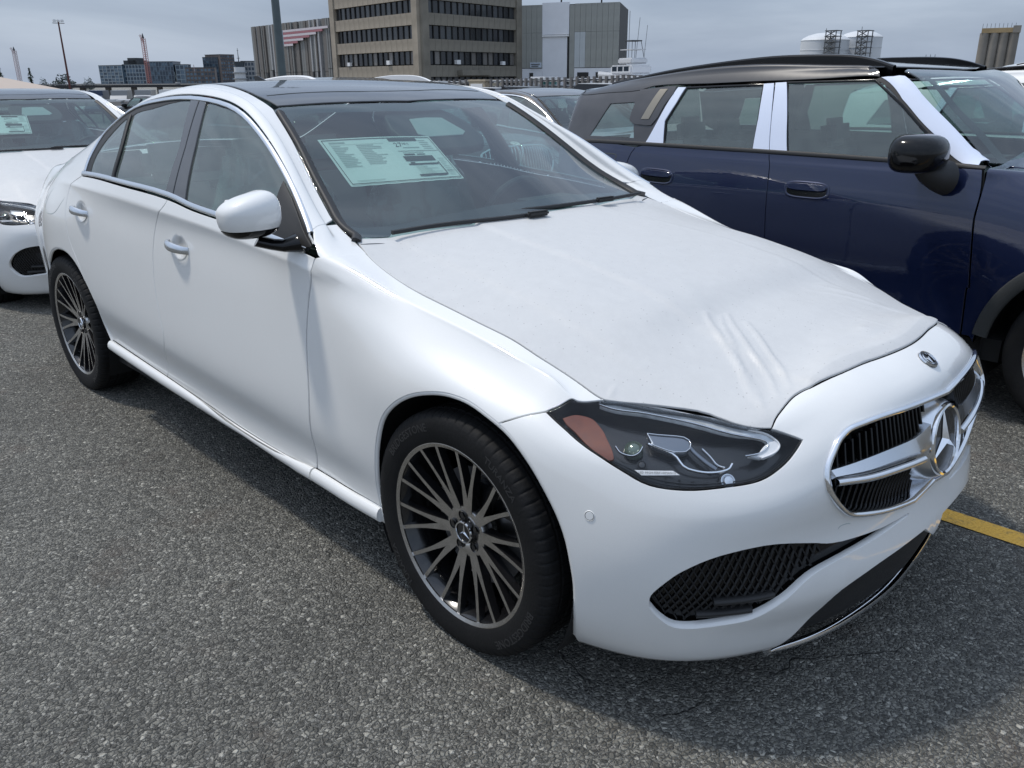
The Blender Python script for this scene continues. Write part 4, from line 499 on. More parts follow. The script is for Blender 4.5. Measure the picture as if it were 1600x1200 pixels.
class MB:
    """collects simple solids into one mesh"""
    def __init__(s): s.v=[];s.f=[]
    def add(s,v,f):
        b=len(s.v);s.v+=[tuple(p) for p in v];s.f+=[tuple(i+b for i in q) for q in f];return s
    def box(s,c,d,rz=0.,M=None):
        x,y,z=[k/2 for k in d];v=[(-x,-y,-z),(x,-y,-z),(x,y,-z),(-x,y,-z),(-x,-y,z),(x,-y,z),(x,y,z),(-x,y,z)]
        cs,sn=math.cos(rz),math.sin(rz);w=[(c[0]+cs*a-sn*b_,c[1]+sn*a+cs*b_,c[2]+h) for a,b_,h in v]
        if M: w=[tuple(M@Vector(p)) for p in w]
        return s.add(w,[(0,3,2,1),(4,5,6,7),(0,1,5,4),(1,2,6,5),(2,3,7,6),(3,0,4,7)])
    def rod(s,a,b,r,n=8,r2=None,caps=True):
        a=Vector(a);b=Vector(b);d=(b-a);q=d.to_track_quat('Z','Y').to_matrix();r2=r if r2 is None else r2;v=[]
        for p,rr in ((a,r),(b,r2)):
            for i in range(n): t=2*math.pi*i/n;v.append(p+q@Vector((rr*math.cos(t),rr*math.sin(t),0)))
        f=[(i,(i+1)%n,n+(i+1)%n,n+i) for i in range(n)]
        if caps: f+=[tuple(range(n-1,-1,-1)),tuple(range(n,2*n))]
        return s.add(v,f)
    def tube(s,P,r,n=8):
        P=[Vector(p) for p in P];v=[];f=[];m=len(P);up=None
        for k,p in enumerate(P):
            t=(P[min(k+1,m-1)]-P[max(k-1,0)]).normalized()
            if up is None: up=Vector((0,0,1)) if abs(t.z)<.9 else Vector((1,0,0))
            b=t.cross(up).normalized();up=b.cross(t).normalized();rr=r[k] if hasattr(r,'__len__') else r
            for i in range(n): a=2*math.pi*i/n;v.append(p+b*(rr*math.cos(a))+up*(rr*math.sin(a)))
        for k in range(m-1):
            for i in range(n): f.append((k*n+i,k*n+(i+1)%n,(k+1)*n+(i+1)%n,(k+1)*n+i))
        f+=[tuple(range(n-1,-1,-1)),tuple(range((m-1)*n,m*n))]
        return s.add(v,f)
    def prism(s,poly,z0,z1):
        n=len(poly);v=[(x,y,z0) for x,y in poly]+[(x,y,z1) for x,y in poly]
        return s.add(v,[(i,(i+1)%n,n+(i+1)%n,n+i) for i in range(n)]+[tuple(range(n-1,-1,-1)),tuple(range(n,2*n))])
    def lathe(s,prof,n=48,axis='y',closed=False,arc=2*math.pi,mod=None):
        m=len(prof);v=[]
        for i in range(n):
            t=arc*i/n
            for k,(r,h) in enumerate(prof):
                rr=r if mod is None else mod(i,k,r,h)
                v.append((rr*math.cos(t),h,rr*math.sin(t)) if axis=='y' else (rr*math.cos(t),rr*math.sin(t),h))
        f=[]
        for i in range(n):
            j=(i+1)%n
            for k in range(m-1): f.append((i*m+k,j*m+k,j*m+k+1,i*m+k+1) if axis=='y' else (i*m+k,i*m+k+1,j*m+k+1,j*m+k)[::-1])
            if closed: f.append((i*m+m-1,j*m+m-1,j*m,i*m))
        return s.add(v,f)
    def xf(s,M): s.v=[tuple(M@Vector(p)) for p in s.v];return s
    def make(s,name,mat,parent=None,smooth=False,loc=None,rot=None,bevel=0.):
        me=mesh(name,s.v,s.f,mat,False)
        if bevel or smooth:
            bm=bmesh.new();bm.from_mesh(me)
            if bevel: bmesh.ops.bevel(bm,geom=bm.edges[:],offset=bevel,segments=2,affect='EDGES',clamp_overlap=True)
            bmesh.ops.recalc_face_normals(bm,faces=bm.faces)
            if smooth:
                for f in bm.faces: f.smooth=True
                for e in bm.edges:
                    if len(e.link_faces)==2 and e.calc_face_angle(0)>math.radians(38): e.smooth=False
            bm.to_mesh(me);bm.free()
        return ob(name,me,parent,loc,rot)
def copy_tree(o,parent=None):
    c=o.copy();sc.collection.objects.link(c)
    if parent is not None:
        c.parent=parent
    for ch in list(o.children): copy_tree(ch,c)
    return c
_fc={}
def text_geo(body,size=1.,extrude=0.,res=2,bold=0.):
    key=(body,extrude,res,bold)
    if key not in _fc:
        cu=bpy.data.curves.new('t','FONT');cu.body=body;cu.size=1.;cu.extrude=extrude;cu.resolution_u=res;cu.align_x='CENTER';cu.align_y='CENTER';cu.offset=bold
        o=bpy.data.objects.new('t',cu);sc.collection.objects.link(o);dg=bpy.context.evaluated_depsgraph_get();me=o.evaluated_get(dg).to_mesh()
        _fc[key]=([tuple(v.co) for v in me.vertices],[tuple(p.vertices) for p in me.polygons]);o.evaluated_get(dg).to_mesh_clear();bpy.data.objects.remove(o)
    v,f=_fc[key];return [(a*size,b*size,c*size) for a,b,c in v],f
# ------------------------------------------------------------------ trimmed surface patches
def inside(poly,q):
    x,y=q[:,0],q[:,1];c=np.zeros(len(q),bool);n=len(poly)
    for i in range(n):
        a=poly[i];b=poly[(i+1)%n]
        if a[1]==b[1]: continue
        m=((a[1]>y)!=(b[1]>y))&(x<(b[0]-a[0])*(y-a[1])/(b[1]-a[1])+a[0]);c^=m
    return c
def dens(P,closed,su,sv,h):
    P=np.array(P,float);o=[];n=len(P)
    for i in range(n if closed else n-1):
        a=P[i];b=P[(i+1)%n];l=math.hypot((b[0]-a[0])*su,(b[1]-a[1])*sv)
        if l<1e-5: continue
        k=max(1,int(math.ceil(l/h)))
        for j in range(k): o.append(a+(b-a)*j/k)
    if not closed: o.append(P[-1])
    return np.array(o)
def thin(P,su,sv,h):
    o=[P[0]]
    for p in P[1:]:
        if math.hypot((p[0]-o[-1][0])*su,(p[1]-o[-1][1])*sv)>h: o.append(p)
    if len(o)>3 and math.hypot((o[0][0]-o[-1][0])*su,(o[0][1]-o[-1][1])*sv)<h: o.pop()
    return np.array(o)
def patch(S,poly,holes=(),h=.03,off=0.,gap=.0018,rim=.006,bev=.0012,vmax=None,umax=None,disp=None,flip_y=False,hb=None,keep=None):
    """triangulated region of S with rounded inward-turned edges; returns v,f,n arrays"""
    um=(S.nu-1)/2;vm=(S.nv-1)/2
    c=np.mean(poly,0);_,_,pu,pv=S([c[0]],[c[1]]);su=max(np.linalg.norm(pu),.03);sv=max(np.linalg.norm(pv),.02)
    hb=hb or h*.5
    loops=[]
    for k,P in enumerate([poly]+list(holes)):
        P=dens(thin(np.array(P,float),su,sv,.0025),True,su,sv,hb)
        A=np.sum(P[:,0]*np.roll(P[:,1],-1)-np.roll(P[:,0],-1)*P[:,1])
        if (A<0)!=(k>0): P=P[::-1]
        loops.append(P)
    lo=loops[0].min(0);hi=loops[0].max(0)
    gu=np.arange(lo[0],hi[0],h/su);gv=np.arange(lo[1],hi[1],h/sv)
    U,V=np.meshgrid(gu,gv,indexing='ij');U=U+(np.arange(len(gv))%2)[None,:]*h/su*.5;Q=np.c_[U.ravel(),V.ravel()]
    m=inside(loops[0],Q)
    for l in loops[1:]: m&=~inside(l,Q)
    Q=Q[m];allb=np.concatenate(loops)
    if len(Q):
        sc_=np.array([su,sv]);d=np.full(len(Q),9.)
        for i in range(0,len(allb),400):
            d=np.minimum(d,np.sqrt((((Q[:,None]-allb[None,i:i+400])*sc_)**2).sum(2)).min(1))
        Q=Q[d>hb*.6]
    pts=np.concatenate([allb,Q]);edges=[];b=0
    for l in loops:
        n=len(l);edges+=[(b+i,b+(i+1)%n) for i in range(n)];b+=n
    # merge coincident points before triangulating
    key={};rep=[];up=[]
    for p_ in pts:
        k_=(round(p_[0]*su,4),round(p_[1]*sv,4))
        if k_ not in key: key[k_]=len(up);up.append(k_)
        rep.append(key[k_])
    es=set()
    for a_,b_ in edges:
        a_,b_=rep[a_],rep[b_]
        if a_!=b_: es.add((min(a_,b_),max(a_,b_)))
    r=delaunay_2d_cdt([Vector(k_) for k_ in up],sorted(es),[],0,1e-5)
    vs=np.array([[p.x/su,p.y/sv] for p in r[0]])
    if umax is not None: vs[vs[:,0]>umax-6e-3,0]=umax
    if vmax is not None: vs[vs[:,1]>vmax-6e-3,1]=vmax
    tri=[f for f in r[2]]
    orig=r[3]
    cen=np.array([vs[list(f)].mean(0) for f in tri]);ok=inside(loops[0],cen)
    for l in loops[1:]: ok&=~inside(l,cen)
    tri=[f for f,k in zip(tri,ok) if k]
    p,nn,_,_=S(vs[:,0],vs[:,1])
    if disp is not None: p,nn=disp(S,vs,p,nn)
    p=p+nn*off
    if tri:
        a,b_,c_=p[tri[0][0]],p[tri[0][1]],p[tri[0][2]]
        if np.dot(np.cross(b_-a,c_-a),nn[tri[0][0]])<0: tri=[f[::-1] for f in tri]
    V=[p];Nn=[nn];F=list(tri)
    # map loop verts to new indices
    mp0={}
    for i,o in enumerate(orig):
        for k in o: mp0[k]=i
    mp={k:mp0.get(rp,-1) for k,rp in enumerate(rep)}
    b=0;base=len(p)
    extraV=[];extraN=[]
    for l in loops:
        n=len(l);idx=[mp.get(b+i,-1) for i in range(n)];b+=n
        idx=[i for i in idx if i>=0];n=len(idx);P=p[idx].copy();NN=nn[idx];uvs=vs[idx]
        T=np.roll(P,-1,0)-np.roll(P,1,0);T/=np.maximum(np.linalg.norm(T,axis=1,keepdims=True),1e-9)
        I=np.cross(NN,T);   # inward (left of ccw)
        # decide sign with uv orientation vs surface handedness
        _,_,pu,pv=S(uvs[:1,0],uvs[:1,1])
        if np.dot(np.cross(pu[0],pv[0]),NN[0])<0: I=-I
        onc=np.zeros(n,bool)
        if umax is not None: onc|=uvs[:,0]>umax-1e-3
        if vmax is not None: onc|=uvs[:,1]>vmax-1e-3
        g=np.where(onc,0.,1.)[:,None]
        I2=I.copy();I2[onc]=0
        for i in range(n):
            if onc[i]:
                for j in ((i-1)%n,(i+1)%n):
                    if not onc[j]:
                        q_=I[j].copy();q_[1]=0;q_/=max(np.linalg.norm(q_),1e-9);I2[i]=q_;g[i]=1;break
        p[idx]=P+I2*(gap+bev)
        if rim>0:
            r1=P+I2*gap-NN*bev*g;r2=P+I2*gap-NN*rim*g
            s0=base+len(extraV);extraV+=list(r1)+list(r2);out=-np.where(np.linalg.norm(I2,axis=1,keepdims=True)>.5,I2,I)
            n1=NN*.6+out*.8;n1/=np.maximum(np.linalg.norm(n1,axis=1,keepdims=True),1e-9)
            extraN+=list(n1)+list(out)
            for i in range(n):
                j=(i+1)%n
                if onc[i] and onc[j]: continue
                q=[(idx[i],idx[j],s0+j,s0+i),(s0+i,s0+j,s0+n+j,s0+n+i)]
                # orientation
                for f in q:
                    a_=(p[idx[j]]-p[idx[i]]);
                    F.append(f[::-1] if True else f)
    V=np.concatenate([p]+([np.array(extraV)] if extraV else []));NN=np.concatenate([nn]+([np.array(extraN)] if extraN else []))
    return V,F,NN
def fixrim(V,F,NN):
    F2=[]
    for f in F:
        a,b,c=V[f[0]],V[f[1]],V[f[2]];n=np.cross(b-a,c-a);m=NN[f[0]]+NN[f[1]]+NN[f[2]]
        F2.append(f[::-1] if np.dot(n,m)<0 else f)
    return F2
def mir(g):
    V,F,NN=g;return V*[1,-1,1],[f[::-1] for f in F],NN*[1,-1,1]
def merge(*gs):
    V=[];F=[];NN=[];b=0
    for v,f,n in gs:
        V.append(v);NN.append(n);F+=[tuple(i+b for i in q) for q in f];b+=len(v)
    return np.concatenate(V),F,np.concatenate(NN)
def put(name,g,mat,parent,fix=True):
    V,F,NN=g
    if fix: F=fixrim(V,F,NN)
    return ob(name,mesh(name,V,F,mat,True,NN),parent)
def sides(name,g,mat,parent):
    a=put(name,g,mat,parent);b=put(name,mir(g),mat,parent);return a,b
def strip(S,line,w,hh,off=0.,closed=False,prof=None,taper=False):
    """raised moulding along a uv line"""
    line=np.array(line,float);p,n,_,_=S(line[:,0],line[:,1]);m=len(p)
    T=np.gradient(p,axis=0) if not closed else np.roll(p,-1,0)-np.roll(p,1,0)
    T/=np.maximum(np.linalg.norm(T,axis=1,keepdims=True),1e-9);B=np.cross(T,n);B/=np.maximum(np.linalg.norm(B,axis=1,keepdims=True),1e-9)
    prof=prof or [(-.5,-.6),(-.5,.3),(-.38,.85),(0,1.),(.38,.85),(.5,.3),(.5,-.6)]
    k=len(prof);V=[];NN=[]
    for i in range(m):
        ww=w if not taper else w*(.35+.65*math.sin(math.pi*i/(m-1))**.5)
        for j,(a,b) in enumerate(prof):
            V.append(p[i]+n[i]*off+B[i]*a*ww+n[i]*b*hh)
            pa=prof[max(j-1,0)];pb=prof[min(j+1,k-1)];ta=(pb[0]-pa[0])*ww;tb=(pb[1]-pa[1])*hh;q=-B[i]*tb+n[i]*ta;NN.append(q/max(np.linalg.norm(q),1e-9))
    F=[]
    for i in range(m if closed else m-1):
        for j in range(k-1): a=i*k+j;b=((i+1)%m)*k+j;F.append((a,a+1,b+1,b))
    V=np.array(V);NN=np.array(NN)
    if not closed:
        b=len(V);V=np.concatenate([V,V[:k],V[-k:]]);NN=np.concatenate([NN,np.repeat(-T[:1],k,0),np.repeat(T[-1:],k,0)])
        F.append(tuple(range(b,b+k)));F.append(tuple(range(b+k,b+2*k)))
    return V,F,NN
def near(line,pt):
    """closest position on polyline -> (segment index, point)"""
    best=(1e9,0,None)
    for i in range(len(line)-1):
        a,b=line[i],line[i+1];d=b-a;t=np.clip(np.dot(pt-a,d)/max(np.dot(d,d),1e-12),0,1);q=a+d*t;e=np.sum((q-pt)**2)
        if e<best[0]: best=(e,i+t,q)
    return best[1],best[2]
def sub(line,A,B):
    ia,qa=near(line,np.array(A));ib,qb=near(line,np.array(B))
    if ia<=ib: mid=line[int(math.floor(ia))+1:int(math.floor(ib))+1]
    else: mid=line[int(math.floor(ib))+1:int(math.floor(ia))+1][::-1]
    return np.array([A]+[m for m in mid if np.sum((m-A)**2)>1e-6 and np.sum((m-B)**2)>1e-6]+[B],float)
def chain(*ls): return np.concatenate([np.atleast_2d(l) for l in ls])
def curve2(P,n=6):
    P=np.array(P,float);Q=np.vstack([2*P[0]-P[1],P,2*P[-1]-P[-2]]);o=[]
    for i in range(1,len(Q)-2):
        a,b,c,d=Q[i-1:i+3]
        for t in np.linspace(0,1,n,endpoint=False): o.append(.5*(2*b+(c-a)*t+(2*a-5*b+4*c-d)*t*t+(3*b-a-3*c+d)*t**3))
    o.append(P[-1]);return np.array(o)
def uv_of(S,x,z,u=None,v=None):
    """(u,v) where the side of S has this x and z"""
    g=np.stack(np.meshgrid(np.linspace(0,S.nu-1,80),np.linspace(0,S.nv-1,80),indexing='ij'),-1).reshape(-1,2)
    if not hasattr(S,'_g'): S._g=(g,S(g[:,0],g[:,1])[0])
    g,P=S._g;e=(P[:,0]-x)**2+(P[:,2]-z)**2-(P[:,1]*.02);i=e.argmin();q=g[i].copy()
    for _ in range(15):
        p,_n,pu,pv=S(q[:1],q[1:]);r=np.array([p[0,0]-x,p[0,2]-z]);J=np.array([[pu[0,0],pv[0,0]],[pu[0,2],pv[0,2]]])
        try: q=q-np.clip(np.linalg.solve(J,r),-.4,.4)
        except Exception: break
        q=np.clip(q,0,[S.nu-1,S.nv-1])
    return q
# ------------------------------------------------------------------ wheel
def star_geo(R,h,w=.17):
    """three pointed star with ridged arms, in xy plane, rising +z"""
    v=[(0,0,h)];f=[]
    for k in range(3):
        a=math.pi/2+k*2*math.pi/3;v.append((R*math.cos(a),R*math.sin(a),0.));c=a+math.pi/3;v.append((R*w*math.cos(c),R*w*math.sin(c),0.))
    for k in range(6): f.append((0,1+k,1+(k+1)%6))
    return v,f
def face_out(M,v): return [tuple(M@Vector(p)) for p in v]
def make_wheel(parent,x,side,full=True,R=.338,kind='multi',write=('BRIDGESTONE','TURANZA')):
    """wheel whose outer face looks to -y; side=+1 puts it on the left of the car"""
    zc=.331 if R>.33 else R*.98;yc=.795
    rot=(0,0,0) if side<0 else (0,0,math.pi)
    # barrel = the wheel part
    b=MB();b.lathe([(.252,-.090),(.247,-.094),(.243,-.088),(.236,-.075),(.222,-.04),(.218,.05),(.24,.09),(.25,.095),(.255,.09),(.226,.05),(.23,-.04)],64,closed=True)
    root=b.make('wheel',MT['rimblack'],parent,True,(x,side*yc,zc),rot)
    s=R/.338
    prof=[(.250,-.094),(.258,-.098),(.268,-.101),(.288,-.1045),(.305,-.1045),(.318,-.102),(.327,-.097),(.333,-.089),(.336,-.079)]
    for c in (-.055,-.019,.019,.055): prof+=[(.3378,c-.0055),(.3308,c-.004),(.3308,c+.004),(.3378,c+.0055)]
    prof+=[(.336,.082),(.330,.10),(.318,.113),(.30,.119),(.27,.112),(.25,.095)]
    n=490 if full else 72
    def mod(i,k,r,h):
        if full and 5<=k<=8: return r-(.0035 if (i%7)==0 else 0)
        if full and r>.336 and abs(h)<.06: return r-(.004 if (i%7)==3 else 0)
        return r
    t=MB();t.lathe(prof,n,mod=mod);ty=t.make('tyre',MT['tyre'],root,True)
    # machined ring
    g=MB();g.lathe([(.2425,-.092),(.252,-.0965),(.2555,-.0955),(.2565,-.088),(.25,-.086),(.2425,-.088)],96,closed=True);g.make('rim_flange',MT['rimface'],root,True)
    # hub face
    hb=MB();hb.lathe([(.0,-.050),(.030,-.052),(.036,-.058),(.062,-.062),(.071,-.060),(.076,-.050),(.076,-.030),(.0,-.028)],48);hub=hb.make('hub',MT['rimface'],root,True)
    # spokes in pairs: each spoke a tapered bar, machined face, black flanks
    def spoke(a0,a1,w0,w1):
        v=[];K=9
        for k in range(K):
            q=k/(K-1);r=.058+(.247-.058)*q;a=a0+(a1-a0)*(q**.75);w=w0+(w1-w0)*min(1,q*1.8);yt=-.0600-.0295*q**1.1;dp=.030-.012*q
            for sx,sy in ((-.5,0),(.5,0),(.5,1),(-.5,1)):
                ww=w*(1. if sy==0 else 1.25);v.append((r*math.cos(a)-sx*ww*math.sin(a),yt+sy*dp,r*math.sin(a)+sx*ww*math.cos(a)))
        face=[];fl=[]
        for k in range(K-1):
            o=4*k;face.append((o,o+1,o+5,o+4));fl+= [(o+1,o+2,o+6,o+5),(o+2,o+3,o+7,o+6),(o+3,o,o+4,o+7)]
        return v,face,fl
    for j in range(10 if kind=='multi' else 5):
        th=j*2*math.pi/(10 if kind=='multi' else 5)+math.radians(8)
        if kind=='multi': sp=[(th-.046,th-.150,.024,.0108),(th+.046,th+.150,.024,.0108)]
        else: sp=[(th-.06,th-.20,.030,.020),(th+.06,th+.20,.030,.020)]
        A=MB();Bm=MB()
        for q in sp:
            v,fa,fl=spoke(*q);Bm.add(v,fl);A.add([(p[0],p[1]-.0006,p[2]) for p in v],fa)
        so_=Bm.make('spoke',MT['rimblack'],root);
        me=so_.data;me.materials.append(MT['rimface']);bm=bmesh.new();bm.from_mesh(me);vv=[bm.verts.new(p) for p in A.v]
        for f in A.f:
            ff=bm.faces.new([vv[i] for i in f]);ff.material_index=1
        bmesh.ops.recalc_face_normals(bm,faces=bm.faces);bm.to_mesh(me);bm.free()
    # brake disc, lug recesses, cap
    if full:
        d=MB();d.lathe([(.165,-.01),(.165,.012),(.07,.012),(.07,-.01)],48,closed=True);d.make('brake_disc',MT['disc'],root,True)
        cl=MB();cl.box((0.09,.0,.11),(.16,.06,.09),0);cl.make('brake_caliper',MT['lampblack'],root,bevel=.01)
        for k in range(5):
            a=math.radians(90+72*k+10);l=MB();l.lathe([(.0135,-.0645),(.0135,-.061),(0.,-.061)],20);l.lathe([(.0085,-.0655),(.0085,-.0648),(0.,-.0648)],6)
            l.make('lug_bolt',MT['rimblack'],root,True,loc=(.047*math.cos(a),0,.047*math.sin(a)))
    cp=MB();cp.lathe([(.0,-.0665),(.026,-.0665),(.0265,-.069),(.0305,-.069),(.0325,-.064),(.0325,-.055)],40);cap=cp.make('hub_cap',MT['rimblack'],root,True)
    st=MB();v,f=star_geo(.026,.0035);M=Matrix.Rotation(math.radians(90),4,'X');st.add([(p[0],-.0668-p[2],p[1]) for p in v],[q for q in f])
    st.lathe([(.0262,-.0667),(.0272,-.0705),(.0305,-.0705),(.0318,-.0665)],40);st.make('hub_star',MT['chrome'],root)
    if full and write:
        tx=MB()
        for body_,ac,rr,sz in ((write[0],math.radians(128),.296,.030),(write[0],math.radians(-38),.296,.030),(write[1],math.radians(52),.296,.026),(write[1],math.radians(-142),.296,.026)):
            v,f=text_geo(body_,sz,.02,2,.01)
            w=[]
            for a,b_,c in v:
                th=ac-a*1.05/rr;r=rr+b_;yy=-.1042-.0009*(1 if c>0 else -1)
                w.append((r*math.cos(th),yy+ (abs(b_)/.02)**2*.0008,r*math.sin(th)))
            tx.add(w,f)
        tl_=tx.make('tyre_lettering',MT['letters'],root);tl_['kind']='stuff'
    return root
# ------------------------------------------------------------------ generic interior
def interior(parent,dx=0.,h=1.,w=.74,seatmat='seatdark',col='dash',backs=True,wheel_y=.38):
    d=MB()
    P=[(-.50,.93),(-.72,.955),(-.98,.955),(-1.06,.90),(-1.08,.72),(-.95,.60),(-.5,.60)]
    v=[];n=len(P)
    for y in (-w+.02,w-.02): v+=[(x+dx,y,z*h) for x,z in P]
    d.add(v,[(i,(i+1)%n,n+(i+1)%n,n+i) for i in range(n)]+[tuple(range(n-1,-1,-1)),tuple(range(n,2*n))]);d.make('dashboard',MT[col],parent,bevel=.012)
    s=MB();s.box((-.86+dx,wheel_y,.975*h),(.16,.30,.05));s.make('instrument_hood',MT['dash'],parent,bevel=.015)
    sw=MB();q=MB();q.lathe([(.175+.013*math.cos(a),.013*math.sin(a)) for a in [k*math.pi/4 for k in range(8)]],36,closed=True);q.box((0,.0,0),(.34,.02,.05));q.box((0,0,-.09),(.05,.02,.16))
    q.xf(Matrix.Rotation(math.radians(-90),4,'Z'));q.xf(Matrix.Translation((-1.08+dx,wheel_y,.90*h))@Matrix.Rotation(math.radians(22),4,'Y'));q.make('steering_wheel',MT['seatdark'],parent,True)
    def seat(x,y,wd=.52,hh=1.):
        a=MB();lean=-.16
        prof=[(0,.42),(.02,.55),(-.05,.80),(-.12,1.02)]
        c=MB();c.box((x+.22,y,.44*h),(.50,wd,.14));o=c.make('seat_cushion',MT[seatmat],parent,bevel=.04)
        M=Matrix.Translation((x-.05,y,.72*h))@Matrix.Rotation(math.radians(-16),4,'Y')
        b=MB();b.box((0,0,0),(.13,wd*.94,.56*h),M=M);b.make('seat_back',MT[seatmat],parent,bevel=.045)
        M=Matrix.Translation((x-.165,y,1.09*h))@Matrix.Rotation(math.radians(-10),4,'Y')
        r=MB();r.box((0,0,0),(.10,.26,.17),M=M);r.make('headrest',MT[seatmat],parent,bevel=.04)
    for y in (-.38,.38): seat(-1.62+dx,y)
    for y in (-.42,0,.42): seat(-2.42+dx,y,.42)
    f=MB();f.box((-1.6+dx,0,.30),(2.2,1.5,.04));f.make('cabin_floor',MT['seatdark'],parent)
    p=MB();p.box((-2.75+dx,0,.98*h),(.42,1.25,.03));p.make('parcel_shelf',MT['dash'],parent,bevel=.008)
    return
# ------------------------------------------------------------------ sedan
_cq=None
def body_crease(S,vs,p,n):
    """pressed shoulder line along doors and wing"""
    global _cq
    if _cq is None:
        a=CAB(L['crease'][:,0],L['crease'][:,1])[0];b=NOSE(L['creasen'][:,0],L['creasen'][:,1])[0]
        q=np.concatenate([a[::-1] if a[0,0]>a[-1,0] else a,b]);q=q[np.argsort(q[:,0])];_cq=q
    q=_cq;z=np.interp(p[:,0],q[:,0],q[:,2]);d=p[:,2]-z;f=np.clip((p[:,0]+3.1)/.5,0,1)*np.clip((-.28-p[:,0])/.32,0,1)
    h=.0075*np.exp(-np.abs(d)/.030)*f
    e=1e-3
    sg=-np.sign(d)*.0075/.030*np.exp(-np.abs(d)/.030)*f   # slope along z
    up=np.array([0,0,1.])-n*n[:,2:3];up/=np.maximum(np.linalg.norm(up,axis=1,keepdims=True),1e-6)
    sg=np.clip(d/-.006,-1,1)*.0075/.030*np.exp(-np.abs(d)/.030)*f
    n2=n-up*sg[:,None];n2/=np.linalg.norm(n2,axis=1,keepdims=True)
    # lower door: below this line the panel turns in towards the sill
    a=CAB(L['low'][:,0],L['low'][:,1])[0];b=NOSE(L['lown'][:,0],L['lown'][:,1])[0];q=np.concatenate([a,b]);q=q[np.argsort(q[:,0])]
    z=np.interp(p[:,0],q[:,0],q[:,2]);w=.006;d=(z-p[:,2])/w;f=np.clip((p[:,0]+2.72)/.35,0,1)*np.clip((-.32-p[:,0])/.28,0,1)
    A=.06;sp=w*np.log1p(np.exp(np.clip(d,-30,30)));lim=.028;k=np.clip(sp/lim,0,1)
    h=h-A*np.minimum(sp,lim*6)*f*1.0;s1=A/(1+np.exp(-np.clip(d,-30,30)))*f
    n2=n2-up*s1[:,None];n2/=np.linalg.norm(n2,axis=1,keepdims=True)
    return p+n*h[:,None],n2
def hood_h(P0):
    """height of the protective film above the hood: folds over the front corner, faint creases"""
    h=np.zeros(len(P0))
    def ridge(q,amp,w):
        best=np.full(len(P0),9.);tt=np.zeros(len(P0))
        for i in range(len(q)-1):
            a=q[i];b=q[i+1];d=b-a;t=np.clip(((P0-a)@d)/np.dot(d,d),0,1);e=np.linalg.norm(P0-a-t[:,None]*d,axis=1)
            m=e<best;best[m]=e[m];tt[m]=(i+t[m])/(len(q)-1)
        h[:]+=amp*np.exp(-(best/w)**2)*np.sin(np.pi*np.clip(tt*.9+.1,0,1))**.7
    for key,amp,w in (('wr',.0075,.0062),('wr2',.007,.0058),('wr3',.0065,.0055),('wr4',.005,.005),('wr5',.005,.005),('wr6',.0018,.03)):
        l=L[key];ridge(NOSE(l[:,0],l[:,1])[0],amp,w)
    for k,key in enumerate(('wr','wr2')):
        l=L[key];q=NOSE(l[:,0],l[:,1])[0]*[1,-1,1];ridge(q+[.02,-.03,0],.0022,.012)
    x,y=P0[:,0],P0[:,1];yl=.33+.06*np.clip(x,-.6,.7);h+=.0065*.5*(1-np.tanh((np.abs(y)-yl)/.0085))
    yl=.60+.03*np.clip(x,-.6,.7);h+=.0035*.5*(1-np.tanh((np.abs(y)-yl)/.010))
    for k in range(60):
        r=random.Random(k);cx=r.uniform(-.5,.62);cy=r.uniform(-.68,.68);an=r.uniform(-.9,.9)+(math.pi/2 if r.random()<.2 else 0);ln=r.uniform(.05,.25);am=r.uniform(.0001,.0005);w=r.uniform(.005,.012)
        u=(x-cx)*math.cos(an)+(y-cy)*math.sin(an);v=-(x-cx)*math.sin(an)+(y-cy)*math.cos(an);h+=am*np.exp(-(v/w)**2)*np.exp(-(u/ln)**2)
    return h
def _hf(vs): return np.clip((vs[:,1]-np.interp(vs[:,0],[7,10.5],[9.95,9.45]))/.7,.12,1)
def hood_disp(S,vs,p,n): return p+n*(hood_h(p)*_hf(vs))[:,None],n
def hood_disp_m(S,vs,p,n): return p+n*(hood_h(p*[1,-1,1])*_hf(vs))[:,None],n
def renormal(g):
    """smooth normals from the actual triangles (for displaced patches)"""
    V,F,NN=g;A=np.zeros_like(V)
    T=np.array([f for f in F if len(f)==3]);c=np.cross(V[T[:,1]]-V[T[:,0]],V[T[:,2]]-V[T[:,0]])
    s=np.sign((c*NN[T[:,0]]).sum(1))[:,None];c=c*s
    for k in range(3): np.add.at(A,T[:,k],c)
    l=np.linalg.norm(A,axis=1);m=l>1e-12;NN=NN.copy();NN[m]=A[m]/l[m][:,None];return V,F,NN
def weld_centre(g):
    """merge vertices lying on the centre plane so halves shade as one"""
    return g
